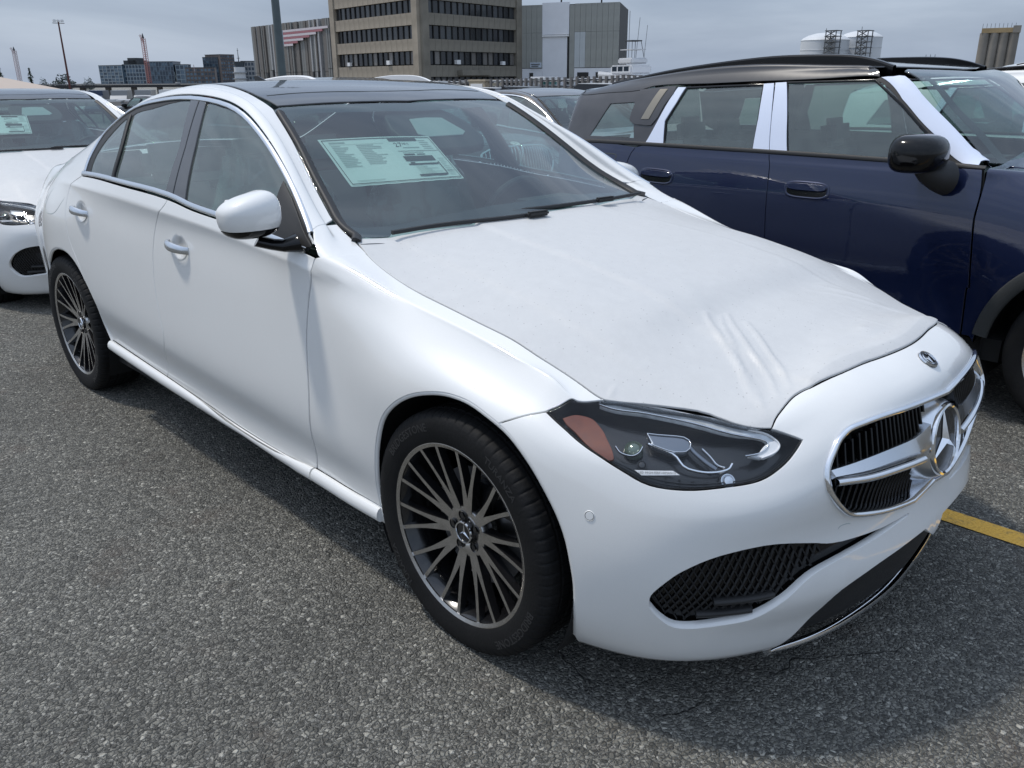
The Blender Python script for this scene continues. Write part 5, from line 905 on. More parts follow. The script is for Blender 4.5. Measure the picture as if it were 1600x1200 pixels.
def build_sedan(name,label,loc,rz=0.,pm='white',hc=.03,detail=True,film=True,sticker=True,group=None,wrt=('BRIDGESTONE','TURANZA'),dz=0.):
    T=thing(name,label,'car',(loc[0],loc[1],dz),rz,group)
    C,Nn=CAB,NOSE;P=MT[pm]
    top=Nn.nv-1;ctr=Nn.nu-1;ct=C.nv-1
    # ---- doors
    dF,dB,dt,st=L['doorF'],L['doorB'],L['doortop'],L['silltop']
    fd=chain(dF,sub(st,dF[-1],dB[-1])[1:-1],dB[::-1],sub(dt,dB[0],dF[0])[1:-1])
    a,b=sides('front_door',patch(C,fd,h=hc*(.42 if detail else .8),disp=body_crease),P,T)
    doors=[(a,b,'h2')]
    dR,aR=L['doorR'],L['archR']
    iA=sub(aR,dR[-1],st[0]);
    rd=chain(dB,sub(st,dB[-1],st[0])[1:-1],iA[::-1],dR[::-1][1:],sub(dt,dR[0],dB[0])[1:-1])
    a,b=sides('rear_door',patch(C,rd,h=hc*(.5 if detail else .8),disp=body_crease),P,T);doors.append((a,b,'h1'))
    # ---- side panel: pillar, roof rail, quarter
    A,B=L['A'],L['B'];vB=np.array([[u,13.] for u in np.arange(5.8,18.01,.3)])
    arch_l=aR[0]
    sm_=L['sideseam'];q=chain(A[0:1]*0+[1.97,9.6],sm_[:-1],B[B[:,0]>sm_[-1][0]+.08][:-2],vB,[[18,9],[18,5],[18,1.0],[16.5,.9],[15.0,1.0]],aR[:1]*0+[14.2,1.4],[[13.15,1.9]],aR[6:][:0],aR[4:][:0],sub(aR,aR[5],dR[-1])[0:-1] if False else sub(aR,aR[8],dR[-1])[:-1],dR[::-1],A[::-1][1:-1][A[::-1][1:-1][:,0]>2.02])
    sides('side_panel',patch(C,q,h=hc,disp=body_crease),P,T)
    # blend between wing and windscreen pillar, up to the body seam
    K_,H_=16,10;tt_=np.linspace(0,1,K_);sd=np.cumsum(np.r_[0,np.linalg.norm(np.diff(sm_,axis=0),axis=1)]);sd/=sd[-1]
    su_=np.c_[np.interp(tt_,sd,sm_[:,0]),np.interp(tt_,sd,sm_[:,1])];su_[0]=[1.93,9.75]
    nu_=np.c_[np.interp(tt_,[0,.25,1],[2.06,2.3,2.3]),np.interp(tt_,[0,1],[8.82,9.96])]
    p1_,n1_,pu1,_=Nn(nu_[:,0],nu_[:,1]);p2_,n2_,pu2,_=C(su_[:,0],su_[:,1]);Ld=np.linalg.norm(p2_-p1_,axis=1)[:,None]
    t1_=-pu1/np.linalg.norm(pu1,axis=1,keepdims=True)*Ld;t2_=pu2/np.linalg.norm(pu2,axis=1,keepdims=True)*Ld;S_=np.linspace(0,1,H_)[:,None,None]
    G_=(2*S_**3-3*S_**2+1)*p1_+(S_**3-2*S_**2+S_)*t1_+(-2*S_**3+3*S_**2)*p2_+(S_**3-S_**2)*t2_
    gu=np.gradient(G_,axis=0);gv=np.gradient(G_,axis=1);nn_=np.cross(gu,gv);nn_/=np.maximum(np.linalg.norm(nn_,axis=2,keepdims=True),1e-9);nn_*=np.sign((nn_*n1_[None]).sum(2).mean())
    G2=np.concatenate([G_,(G_[-1:]-nn_[-1:]*.010)]);nn2=np.concatenate([nn_,nn_[-1:]])
    ft=(G2.reshape(-1,3),[(i*K_+j,i*K_+j+1,(i+1)*K_+j+1,(i+1)*K_+j) for i in range(H_) for j in range(K_-1)],nn2.reshape(-1,3));sides('fender_top',ft,P,T)
    # ---- rear end
    tr=[(12.6,13.02),(18,13.02),(18,15),(12.4,15)]
    g=patch(C,np.array(tr),h=.06,vmax=ct,umax=C.nu-1);put('boot_lid',merge(g,mir(g)),P,T)
    g=patch(C,np.array([(15.7,6.6),(16.2,6.4),(16.9,6.6),(16.9,7.9),(15.8,8.1)]),h=.05,off=.004);sides('tail_lamp',g,MT['red'],T)
    # ---- sills
    sb=[(u,.85) for u in np.arange(2.42,9.6,.5)]
    r1=patch(C,chain(st[::-1],np.array(sb)),h=.035);sides('sill',r1,P,T)
    stn=L['silltopn'];aF=L['archF']
    r2=patch(Nn,chain(stn,aF[:2][::-1],[[3.7,.9]],[[2.8,.85],[1.6,.85]]),h=.03);sides('sill_end',r2,P,T)
    for S_,pl in ((C,st),(Nn,L['silltopn'])):
        l_=pl.copy();l_[:,1]-=.36;sides('sill_moulding',strip(S_,l_,.044,.013,.004,prof=[(-.5,-.5),(-.5,-.1),(-.42,.45),(-.2,.9),(.1,1.),(.36,.7),(.5,.1),(.5,-.5)]),P,T)
    # ---- fender
    dn=L['doorFn'];seam,gp,hl=L['seam'],L['gap'],L['hltop']
    fe=chain(dn,stn[1:],sub(aF,stn[-1],seam[0])[1:-1],seam[:-1],sub(hl,seam[-1],gp[-1])[:-1],gp[gp[:,0]>2.32][::-1],[[2.3,9.96],[2.3,9.2]])
    sides('fender',patch(Nn,fe,h=hc*(.5 if detail else .8),disp=body_crease),P,T)
    # wheel arch inner lips
    for nm,S_,ln in (('arch_lip',Nn,aF),('arch_lip',C,aR)):
        g=strip(S_,ln,.014,.004,-.004,prof=[(-.5,-1.5),(-.45,0),(0,.5),(.5,.0),(.5,-1.5)]);
        if not detail: continue
        sides(nm,g,P,T)
    # ---- hood
    gapc=L['nosegap'];nc=np.array([[ctr,gapc[-1][1]]])
    ho=chain(gp,L['hoodlip'][1:-1],gapc,nc,[[ctr,top],[1.55,top],[1.62,12],[1.68,11],[1.78,10.1]])
    hd=.006 if detail and film else .035
    g=patch(Nn,ho,h=hd,vmax=top,umax=ctr,disp=hood_disp if film else None,off=.001,hb=.012 if detail else None)
    g=merge(g,mir(g)) if not film else merge(g,mir(patch(Nn,ho,h=hd,vmax=top,umax=ctr,disp=lambda S,v,p,n:hood_disp_m(S,v,p,n),off=.001,hb=.012 if detail else None)))
    if film: g=renormal_join(g)
    put('hood_film' if film else 'hood',g,MT['film'] if film else P,T)
    # ---- bumper
    hb,gt,gb,lt,lb=L['hlbot'],L['grtop'],L['grbot'],L['lowtop'],L['lowbot']
    c_gt=[ctr,gt[-1][1]];c_gb=[ctr,5.02];gbx=chain(gb[gb[:,0]<12.6],[c_gb])
    bot=[(8.15,1.2),(8.6,.9),(9.2,.8),(9.8,.8),(10.4,.95)]
    ltx=chain(lt[lt[:,0]<12.85],[[ctr,3.75]])
    bu=chain(gapc,nc,[c_gt],gt[::-1][1:],gbx[1:],[[ctr,3.75]],ltx[::-1][1:],[[10.35,1.2]],np.array(bot[::-1]),aF[::-1][:0],sub(aF,aF[-1],seam[0])[:-1],seam,hb[::-1][1:])
    it,ib=L['intop'],L['inbot'];intake=chain(it,ib[1:-1])
    g=patch(Nn,bu,[intake],h=hc*.8,umax=ctr,rim=.022,hb=.012 if detail else None);bmp=put('front_bumper',merge(g,mir(g)),P,T)
    # lower centre grille + chrome lip
    lw=chain([[10.40,1.75]],ltx,[[ctr,1.35],[12.4,1.3],[11.6,1.25],[10.9,1.3]])
    g=patch(Nn,lw,h=.03,off=-.025,umax=ctr,gap=-.006,rim=0.);put('lower_grille',merge(g,mir(g)),MT['trim'],T)
    ll=curve2([[10.42,1.45],[10.7,1.22],[11.4,1.12],[12.2,1.1],[13,1.1]],8);g=strip(Nn,ll,.026,.008,.004);w0_=len(ll)
    for q_ in range(min(8,w0_)):
        c0_=g[0][q_*7:q_*7+7];m0_=c0_.mean(0);g[0][q_*7:q_*7+7]=m0_+(c0_-m0_)*(.12+.88*q_/8)
    put('chrome_lip',merge(g,mir(g)),MT['chrome'],T)
    # side intakes
    g=patch(Nn,intake,h=.03,off=-.030,gap=-.008,rim=0.);sides('side_intake',g,MT['black'],T)
    if detail:
        mesh_parts=[]
        cu=np.array([[u,v] for u in np.arange(8.9,12.1,.085) for v in (0,)]);
        for s_ in (1,-1):
            for k in np.arange(-40,60):
                pts=[]
                for t in np.linspace(0,1,28):
                    v=1.5+t*5;u=9.0+k*.085+s_*(v-3.2)*.26
                    pts.append((u,v))
                pts=np.array(pts);m=inside(intake,pts);
                if m.sum()<2: continue
                i=np.where(m)[0];seg=pts[i[0]:i[-1]+1]
                mesh_parts.append(strip(Nn,seg,.0035,.005,-.026,prof=[(-.5,-.3),(0,.8),(.5,-.3)]))
        if mesh_parts:
            g=merge(*mesh_parts);a=put('intake_mesh',g,MT['trim'],T,False);b=put('intake_mesh',mir(g),MT['trim'],T,False);a['kind']=b['kind']='stuff'
        for vv,u0,u1 in ((3.55,9.35,11.0),(3.05,9.2,10.7),(4.0,9.5,11.3)):
            l=curve2([[u0,vv-.1],[(u0+u1)/2,vv+.12],[u1,vv+.35]],6);l=l[inside(intake,l)]
            if len(l)>2: sides('intake_vane',strip(Nn,l,.014,.014,-.024),MT['trim'],T)
    # ---- grille
    go=chain(gt[::-1],gbx[1:]);
    g=patch(Nn,chain([c_gt],gt[::-1][1:],gbx[1:]),h=.03,off=-.05,gap=-.01,rim=0.,umax=ctr);put('grille_back',merge(g,mir(g)),MT['liner'],T)
    ring=chain([c_gt],gt[::-1][1:],gbx[1:])
    g=strip(Nn,ring,.017,.012,-.003,prof=[(-.5,-3.),(-.5,.2),(-.3,.9),(0,1.),(.3,.9),(.5,.2),(.5,-3.)]);put('grille_surround',merge(g,mir(g)),MT['chrome'],T)
    gpoly=chain([c_gt],gt[::-1][1:],gbx[1:])
    if detail:
        prt=[]
        for u in np.arange(10.6,ctr+.01,.10):
            pts=np.array([[min(u,ctr-.001),v] for v in np.linspace(4.6,7.6,40)]);m=inside(gpoly,pts);i=np.where(m)[0]
            if len(i)<3: continue
            P_=Nn(pts[i,0],pts[i,1])[0];k_=np.hypot(P_[:,1],P_[:,2]-.592)>.132;i=i[k_]
            if len(i)<3: continue
            cut_=np.where(np.diff(i)>1)[0]
            if len(cut_):
                for seg in np.split(i,cut_+1):
                    if len(seg)>3: prt.append(strip(Nn,pts[seg],.007,.014,-.028))
                continue
            prt.append(strip(Nn,pts[i[0]:i[-1]+1:2],.007,.014,-.028))
        sl_=[]
        for g_ in prt: sides('grille_slat',g_,MT['black'],T)
    # emblem: disc, ring, star on the centre plane
    sp,sn,_,_=Nn([ctr],[6.15]);cx,cz=.848,.592
    em=Matrix.Translation((cx,0,cz))@Matrix.Scale(.93,4)@Matrix.Rotation(math.radians(81),4,'Y')@Matrix.Rotation(math.radians(90),4,'Z')
    o=MB();o.lathe([(.0,.0),(.090,.0),(.090,-.02),(.0,-.02)],48,axis='z');o.xf(em);o.make('emblem_disc',MT['frit'],T,True);o=MB();o.lathe([(.0985,.004),(.104,-.004),(.122,-.040),(.128,-.07)],56,axis='z');o.xf(em);o.make('emblem_surround',MT['satin'],T,True)
    o=MB();o.lathe([(.086,-.002),(.0875,.010),(.092,.014),(.0975,.012),(.100,.004),(.100,-.008)],56,axis='z');o.xf(em);o.make('emblem_ring',MT['chrome'],T,True)
    v,f=star_geo(.088,.015,.13);o=MB();o.add([(p[0],p[1],p[2]+.002) for p in v],f);o.xf(em);o.make('emblem_star',MT['chrome'],T)
    # wings either side of emblem
    wt,wm,wb=L['wingtop'],L['wingmid'],L['wingbot']
    def off(l,d): p,n,_,_=Nn(l[:,0],l[:,1]);return p+n*d
    def rs(l,n):
        P_=off(l,-.012);d=np.r_[0,np.cumsum(np.linalg.norm(np.diff(P_,axis=0),axis=1))];t=np.linspace(0,d[-1],n);return np.c_[[np.interp(t,d,P_[:,i]) for i in range(3)]].T
    nW=14;p1,p2,p3=rs(wt,nW),rs(wm,nW),rs(wb,nW)
    # stretch inner end to the emblem
    for q_ in (p1,p2,p3):
        e_=q_[-1]-q_[-3];e_/=np.linalg.norm(e_);t_=np.linspace(0,1,nW)[:,None]**2;tgt=q_[-1]+e_*max(0,(abs(q_[-1][1])-.09)/max(abs(e_[1]),.1));q_+= (tgt-q_[-1])*t_
    slat_lim=.118
    V=[];F=[]
    for i in range(nW):
        t=i/(nW-1);fl=max(0,(t-.8)/.2)**2*.45
        a_=p1[i]+[0,0,.045*fl];b_=p2[i]+[.010,0,0];c_=p3[i]-[0,0,.02*fl]
        V+=[a_-[.03,0,0],a_,b_,c_,c_-[.03,0,0]]
    for i in range(nW-1):
        for j in range(4): o_=i*5+j;F.append((o_,o_+5,o_+6,o_+1))
    F+=[(4,3,2,1,0)]
    for sgn in (1,-1):
        m=MB();m.add([(x,y*sgn,z) for x,y,z in V],F);w_=m.make('grille_wing',MT['satin'],T,True)
        m=MB();m.tube([(x+.012,y*sgn,z-.004) for x,y,z in p3[:-1]],.0085,10);m.make('wing_chrome',MT['chrome'],w_,True)
    # hood badge on nose
    bp_,bn,_,_=Nn(L['badge'][:,0],L['badge'][:,1]);bp_=bp_[0];bp_[1]=0;n_=Vector((bn[0][0],0,bn[0][2])).normalized();M=Matrix.Translation(bp_)@n_.to_track_quat('Z','X').to_matrix().to_4x4()
    o=MB();o.lathe([(.0,.002),(.0165,.002),(.0165,.004),(.022,.0045),(.0255,.003),(.0265,.0)],32,axis='z');o.xf(M);bd=o.make('nose_badge',MT['black'],T,True)
    o=MB();v,f=star_geo(.016,.004,.2);o.add([(p[0],p[1],p[2]+.003) for p in v],f);o.lathe([(.0165,.003),(.0172,.0065),(.0185,.003)],32,axis='z');o.lathe([(.024,.003),(.0252,.006),(.0268,.001)],32,axis='z');o.xf(M@Matrix.Rotation(math.pi/2,4,'Z'));o.make('badge_star',MT['chrome'],bd)
    # ---- headlamps
    hlp=chain(sub(hl,hl[0],hl[-1]),hb[1:-1])
    lampg=patch(Nn,hlp,h=.02,gap=.003,rim=.014,bev=.002,off=.001)
    la,lbj=sides('headlamp',lampg,MT['lens'],T)
    NO=Off_(Nn,-.045)
    if detail:
        V_,F_,N_=patch(Nn,hlp,h=.02,off=-.001,gap=.002,rim=.055);
        # keep rim only as bowl wall: drop the front triangles
        F_=[f for f in F_ if len(f)==4];sides('lamp_bowl',(V_,F_,N_),MT['lampblack'],T)
    g=patch(Nn,hlp,h=.03,off=-.052 if detail else -.02,gap=-.004,rim=0.);bowl=sides('lamp_housing',g,MT['lampblack'],T)
    def lamp(nm,g,mat):
        a_=put(nm,g,mat,la);b_=put(nm,mir(g),mat,lbj)
    lamp('amber_reflector',patch(Off_(Nn,-.018),L['amber'],h=.012,gap=0,rim=.012),MT['amber'])
    dp=chain(L['drltop'],L['drlbot'][1:-1]);lamp('light_guide',patch(Off_(Nn,-.014),dp,h=.012,gap=0,rim=.012,bev=.003),MT['drl'])
    lamp('light_guide_edge',strip(Off_(Nn,-.012),L['drltop'],.004,.003),MT['silver'])
    lamp('light_guide_edge',strip(Off_(Nn,-.012),L['drlbot'],.0035,.003),MT['satin'])
    lamp('turn_lens',patch(Off_(Nn,-.012),L['whitelens'],h=.01,gap=0,rim=.01,bev=.002),MT['silver'])
    lamp('chrome_blade',strip(Off_(Nn,-.03),L['chrome1'],.0055,.004),MT['chrome'])
    lamp('chrome_blade',strip(Off_(Nn,-.032),L['chrome2'],.004,.006),MT['chrome'])
    lamp('chrome_blade',strip(Off_(Nn,-.034),L['chrome3'],.009,.004),MT['lampgrey']);mo_=L['module'];lamp('module_edge',strip(Off_(Nn,-.024),np.vstack([mo_,mo_[:1]]),.0022,.002),MT['chrome'])
    lamp('chrome_blade',strip(Off_(Nn,-.028),L['lensarc'],.003,.004),MT['chrome'])
    lamp('lamp_module',patch(Off_(Nn,-.026),L['module'],h=.01,gap=0,rim=.016,bev=.003),MT['lampgrey'])
    lamp('badge_bar',patch(Off_(Nn,-.016),L['badgebar'],h=.01,gap=0,rim=.004,bev=.0005),MT['silver'])
    if detail:
        bb=L['badgebar'];c_=bb.mean(0);pp,nn_,pu,pv=Off_(Nn,-.0155)(*[[x] for x in c_]);q0,q1=[Off_(Nn,-.0155)([p_[0]],[p_[1]])[0][0] for p_ in (bb[0],bb[1])];ex=(q1-q0)/np.linalg.norm(q1-q0);ey=np.cross(nn_[0],ex)
        v,f=text_geo('LED HIGH PERFORMANCE',.0068,0,1);m=MB();m.add([tuple(pp[0]+ex*a_*1.0+ey*b_+nn_[0]*.0012) for a_,b_,_ in v],f);m.make('lamp_writing',MT['ink'],la)
    pj_,pn,_,_=Off_(Nn,-.035)(L['proj'][:,0],L['proj'][:,1])
    for sg,par in ((1,la),(-1,lbj)):
        m=MB();m.lathe([(0,.012),(.008,.011),(.014,.007),(.017,0),(.020,.003),(.022,-.01)],24,axis='z');n_=Vector(pn[0])*1;n_.y*=sg;M=Matrix.Translation((pj_[0][0],pj_[0][1]*sg,pj_[0][2]))@n_.to_track_quat('Z','Y').to_matrix().to_4x4();m.xf(M);m.make('projector',MT['lensball'],par,True)
        for (uu,vv,r_) in ((9.62,7.62,.8),(8.75,7.9,.55)):
            p2_,n2_,_,_=Off_(Nn,-.038)([uu],[vv]);m=MB();m.lathe([(0,.010),(.012,.008),(.0165,0),(.0175,.003),(.020,.003),(.0215,-.012)],24,axis='z')
            n_=Vector(n2_[0]);n_.y*=sg;m.xf(Matrix.Translation((p2_[0][0],p2_[0][1]*sg,p2_[0][2]))@n_.to_track_quat('Z','Y').to_matrix().to_4x4()@Matrix.Scale(r_,4));m.make('reflector_cup',MT['satin'] if r_>.6 else MT['rimblack'],par,True)
    if detail:
        for k in range(9):
            l_=np.array([[9.0+.14*k,7.05+.03*k+.12*t] for t in np.linspace(0,3,5)]);l_=l_[inside(hlp,l_)]
            if len(l_)>2: lamp('lamp_fin',strip(Off_(Nn,-.048),l_,.004,.010),MT['black'])
        for o_ in (.16,.30): l_=L['hlbot'][3:-14].copy();l_[:,1]+=o_;lamp('lamp_bezel_line',strip(Off_(Nn,-.02-.05*o_),l_,.003,.003),MT['rimblack'])
    # ---- parking sensors and tow cover
    if detail:
        p_,n_,_,_=Nn(L['sensor'][:,0],L['sensor'][:,1])
        for sg in (1,-1):
            m=MB();m.lathe([(0,.0012),(.0088,.0012),(.0096,.0002),(.0104,.0002),(.0112,.0014),(.0125,.0)],28,axis='z');nn_=Vector(n_[0]);nn_.y*=sg;m.xf(Matrix.Translation((p_[0][0],p_[0][1]*sg,p_[0][2]))@nn_.to_track_quat('Z','Y').to_matrix().to_4x4());s_=m.make('parking_sensor',P,T,True)
            m=MB();m.lathe([(.0096,.0006),(.0104,.0006)],28,axis='z');m.xf(Matrix.Translation((p_[0][0],p_[0][1]*sg,p_[0][2]))@nn_.to_track_quat('Z','Y').to_matrix().to_4x4());m.make('sensor_gap',MT['ink'],s_)
        tw=np.vstack([L['tow'],L['tow'][:1]]);put('tow_cover',strip(Nn,tw,.0022,.0006,.0),MT['inkgrey'],T,False)
        fl=L['flap'];put('fuel_flap_gap',strip(C,fl,.003,.0006,.0002),MT['inkgrey'],T,False)
    # ---- glazing
    fr=L['fritL'];hd_=L['header'];uc=L['headerC'][0][0]
    wsp=chain([[1.95,ct],[1.93,14],[1.97,13.05]],B[2:][B[2:][:,0]<hd_[0][0]-.05],hd_[:-1],[[hd_[-1][0],ct]])
    g=patch(C,wsp,h=.05,off=-.002,vmax=ct,gap=.002,rim=.004);put('windscreen',merge(g,mir(g)),MT['ws'],T)
    inner=chain([[2.62,ct-.02],[2.62,14.5],[2.52,13.9]],fr[(fr[:,1]<ct-.1)&((fr[:,1]<13.5)|(fr[:,0]>3.))],[[fr[-1][0],ct-.02]])
    fpoly=chain([[1.50,ct],[1.48,14],[1.55,13.0]],B[1:][B[1:][:,0]<hd_[0][0]-.05],hd_[:-1],[[hd_[-1][0],ct]],[[inner[-1][0],ct]],inner[::-1],[[inner[0][0],ct]])
    g=patch(C,fpoly,h=.04,off=-.006,vmax=ct,gap=.001,rim=0.);put('windscreen_print',merge(g,mir(g)),MT['frit'],T)
    # black pillar trim beside the glass
    bl=B[1:][B[1:][:,0]<5.2].copy();bl[:,1]-=.0
    bl[:,1]+=.09
    sides('pillar_trim',strip(C,chain([[1.75,12.98]],bl),.030,.011,-.001,prof=[(-.5,-.3),(-.48,.35),(-.36,.9),(-.1,1.),(.3,.55),(.5,.0)]),MT['trim'],T)
    # roof glass + header gap
    rf=chain(hd_+[.05,0],[[uc+.05,ct],[9.0,ct],[8.75,13.1]],np.array([[u,13.08] for u in np.arange(8.4,hd_[0][0]+.3,-.4)]))
    g=patch(C,rf,h=.06,off=.0,vmax=ct,gap=.002);put('roof_glass',merge(g,mir(g)),MT['blackroof'] if pm=='white' else P,T)
    if detail:
        sr=chain(L['sunroof'],[[L['sunroof'][-1][0]-.05,ct]]);g=strip(C,sr,.004,.0006,.0006);put('sunroof_gap',merge(g,mir(g)),MT['ink'],T,False)
    bk=chain([[9.15,ct],[8.95,13.15]],np.array([[u,13.1] for u in np.arange(9.3,12.1,.4)]),[[12.2,13.2],[12.3,ct]])
    g=patch(C,bk,h=.06,off=-.002,vmax=ct);put('rear_screen',merge(g,mir(g)),MT['sgd'],T)
    for nm,key,mt in (('front_window','gfront','sg'),('rear_window','grear','sg'),('quarter_window','gquart','sg')):
        l=L[key][:-1];a,b=sides(nm,patch(C,l,h=.05,off=-.006,gap=-.001,rim=0.),MT[mt],T)
        pass
    sides('door_pillar',patch(C,L['bpf'][:-1],h=.03,off=.0,gap=.001),MT['bpillar'],T);sides('door_pillar',patch(C,L['bpr'][:-1],h=.03,off=.0,gap=.001),MT['bpillar'],T)
    sides('window_divider',strip(C,L['qdiv'],.024,.004,.0),MT['trim'],T)
    sides('mirror_sail',patch(C,L['sail'][:-1],h=.03,off=.002,gap=0),MT['trim'],T)
    # dark band under the mouldings
    cz_=A.copy();cz_[:,1]-=.12;sides('window_moulding',strip(C,cz_[cz_[:,0]>2.0][:-1],.017,.004,.0),MT['satin'],T)
    ain=A.copy();ain[:,1]-=.10;ain=ain[(ain[:,0]>2.0)];dlo=chain(ain,[[10.05,9.02]],(dt+[0,.14])[(dt[:,0]>1.95)&(dt[:,0]<10.1)])
    sides('door_frame',patch(C,dlo,[L['gfront'][:-1],L['grear'][:-1],L['gquart'][:-1]],h=.035,off=-.004,gap=0.,rim=.008),MT['trim'],T)
    bt=dt.copy();bt[:,1]+=.125;bt=bt[(bt[:,0]>1.98)];sides('belt_moulding',strip(C,bt,.020,.005,.0),MT['satin'],T)
    # ---- handles
    for a,b,key in doors:
        p_,n_,pu,pv=C(L[key][:,0],L[key][:,1]);p_,n_=p_[0],n_[0]
        ex=-pu[0]/np.linalg.norm(pu[0]);ez=np.cross(n_,ex);ez/=np.linalg.norm(ez)
        if ez[2]<0: ez=-ez
        for sg,par in ((1,a),(-1,b)):
            def W(x,y,z): q_=p_+ex*x+ez*y+n_*z;return (q_[0],q_[1]*sg,q_[2])
            # bowl
            m=MB();K=28;V=[];rings=[(1.,.0006),(.93,.0012),(.84,-.004),(.6,-.013),(.3,-.018),(0.001,-.019)]
            # shown as a recess dish standing flush
            for r_,z_ in rings:
                for k in range(K): t_=2*math.pi*k/K;V.append(W(.068*r_*math.cos(t_)*1.05,.048*r_*math.sin(t_)-.004,z_*0+ (.0015 if r_>.9 else .0012)))
            F=[(i*K+j,i*K+(j+1)%K,(i+1)*K+(j+1)%K,(i+1)*K+j) for i in range(len(rings)-1) for j in range(K)]
            NV=[]
            for r_,z_ in rings:
                for k in range(K):
                    t_=2*math.pi*k/K;tl=math.sin(min(1,r_)*math.pi)*.75 if r_<.97 else 0
                    d=n_-(ex*math.cos(t_)+ez*math.sin(t_))*tl;d/=np.linalg.norm(d);NV.append((d[0],d[1]*sg,d[2]))
            me=mesh('handle_recess',V,F if sg>0 else [f[::-1] for f in F],P,True,NV);ob('handle_recess',me,par)
            m=MB();K=10;sec=[]
            V=[];NS=15
            for i in range(NS):
                t_=i/(NS-1);x=-.085+.165*t_;lift=.034*(math.sin(math.pi*min(1,max(0,t_*1.0)))**.55)*(1 if 0<t_<1 else 0);hh=.0135+.004*math.sin(math.pi*t_);th=.006+.004*math.sin(math.pi*t_)
                for k in range(K):
                    a_=2*math.pi*k/K;V.append(W(x,hh*math.sin(a_)-.006+.010*(t_-.5)*-1,lift+th*math.cos(a_)))
            F=[(i*K+j,(i+1)*K+j,(i+1)*K+(j+1)%K,i*K+(j+1)%K) for i in range(NS-1) for j in range(K)]+[tuple(range(K)),tuple(range((NS-1)*K,NS*K))]
            m.add(V,F);m.make('door_handle',MT['satin'] if pm=='white' else P,par,True)
    # ---- mirrors
    make_mirror(T,-1,P,k=.94);make_mirror(T,1,P,c=(-.93,.905,1.035))
    # ---- wipers, camera housing, aerial
    if detail:
        for pts in ([(-.60,-.60,1.012),(-.575,-.42,1.018),(-.53,-.2,1.018),(-.51,-.02,1.018)],[(-.585,-.10,1.024),(-.555,.12,1.024),(-.55,.38,1.022),(-.60,.62,1.015)]):
            m=MB();m.tube(curve2(pts,6),.007,8);w_=m.make('wiper_blade',MT['trim'],T,True)
            k_=3 if pts[0][1]<-.5 else 2;m=MB();m.box((pts[k_][0]+.012,pts[k_][1]-.05,pts[k_][2]+.004),(.024,.09,.018),-.1);m.make('wiper_pivot',MT['trim'],w_,bevel=.006)
        m=MB();m.box((-.60,0,.945),(.12,1.30,.03));m.make('cowl_grille',MT['trim'],T,bevel=.01)
    hz=[(5.05,ct),(5.0,14.62),(4.75,14.42),(4.45,14.33),(4.15,14.36),(3.97,14.5),(3.92,14.75),(3.92,ct)]
    g=patch(C,np.array(hz),h=.03,off=-.016,vmax=ct,gap=0,rim=.03,bev=.006);ch=put('camera_housing',merge(g,mir(g)),MT['trim'],T)
    g=patch(C,np.array([(4.62,ct),(4.6,14.72),(4.25,14.6),(4.18,14.7),(4.18,ct)]),h=.02,off=-.012,vmax=ct,gap=0,rim=.004);put('housing_window',merge(g,mir(g)),MT['inkgrey'],ch)
    m=MB();m.add([(-2.42,-.006,1.40),(-2.42,.006,1.40),(-2.28,.004,1.425),(-2.28,-.004,1.425),(-2.47,-.003,1.468),(-2.47,.003,1.468),(-2.43,.003,1.470),(-2.43,-.003,1.470)],[(0,1,5,4),(1,2,6,5),(2,3,7,6),(3,0,4,7),(4,5,6,7)]);m.make('aerial_fin',MT['black'],T)
    # ---- black sheet added to darken panel gaps; arches; underbody boxes that block light
    sh=[]
    for S_,pl in ((C,fd),(C,rd),(Nn,fe)): sh.append(patch(S_,pl,h=.05,off=-.014,gap=-.003,rim=0.,disp=body_crease))
    sh.append(patch(C,q,h=.07,off=-.014,gap=.004,rim=0.))
    g=merge(*sh);g=merge(g,mir(g));
    g2=patch(Nn,ho,h=.05,off=-.018,gap=-.002,rim=0.,umax=ctr,vmax=top);
    g3=patch(Nn,bu,[intake],h=.06,off=-.016,gap=.003,rim=0.,umax=ctr);g=merge(g,g2,mir(g2),g3,mir(g3));put('gap_backing',g,MT['liner'],T,False)
    for x in (0.,-2.865):
        for sg in (1,-1):
            m=MB();K=24;R0=.385;V=[]
            for i in range(K+1):
                a_=math.pi*(-.18+1.36*i/K)
                for y in (.875,.50): V.append((x+(.012 if x==0 else 0)+R0*math.cos(a_),y*sg,.345+R0*math.sin(a_)))
            F=[(2*i,2*i+1,2*i+3,2*i+2) for i in range(K)];m.add(V,F);m.add([V[2*i+1] for i in range(K+1)],[tuple(range(K+1))]);m.make('wheel_arch_liner',MT['liner'],T)
    m=MB();m.box((-1.43,0,.24),(2.2,1.66,.06));m.box((-3.3,0,.32),(.9,1.4,.1));m.box((.33,0,.22),(.6,1.2,.1));m.box((-.0,0,.5),(.55,.98,.5));m.box((-2.865,0,.5),(.8,.98,.6));m.make('underbody',MT['liner'],T)
    interior(T,seatmat='seat' if detail else 'seatdark')
    if detail:
        # crumpled clear covers over the front seats
        for y in (-.38,.38):
            r=random.Random(int(y*10));m=MB();V=[];K=12;H=12
            for i in range(H):
                for k in range(K):
                    a_=2*math.pi*k/K;z=.55+.62*i/(H-1);rx=.12*(1-.25*i/H);ry=.30*(1-.55*max(0,i/H-.6)/.4 if i/H>.6 else 1);x_=-1.60-.17*(i/H)
                    V.append((x_+rx*math.cos(a_)+r.uniform(-.015,.015),y+ry*math.sin(a_)+r.uniform(-.02,.02),z+r.uniform(-.01,.01)))
            F=[(i*K+j,i*K+(j+1)%K,(i+1)*K+(j+1)%K,(i+1)*K+j) for i in range(H-1) for j in range(K)]+[tuple(range((H-1)*K,H*K))];m.add(V,F);m.make('plastic_seat_cover',MT['plasticfilm'],T,True)
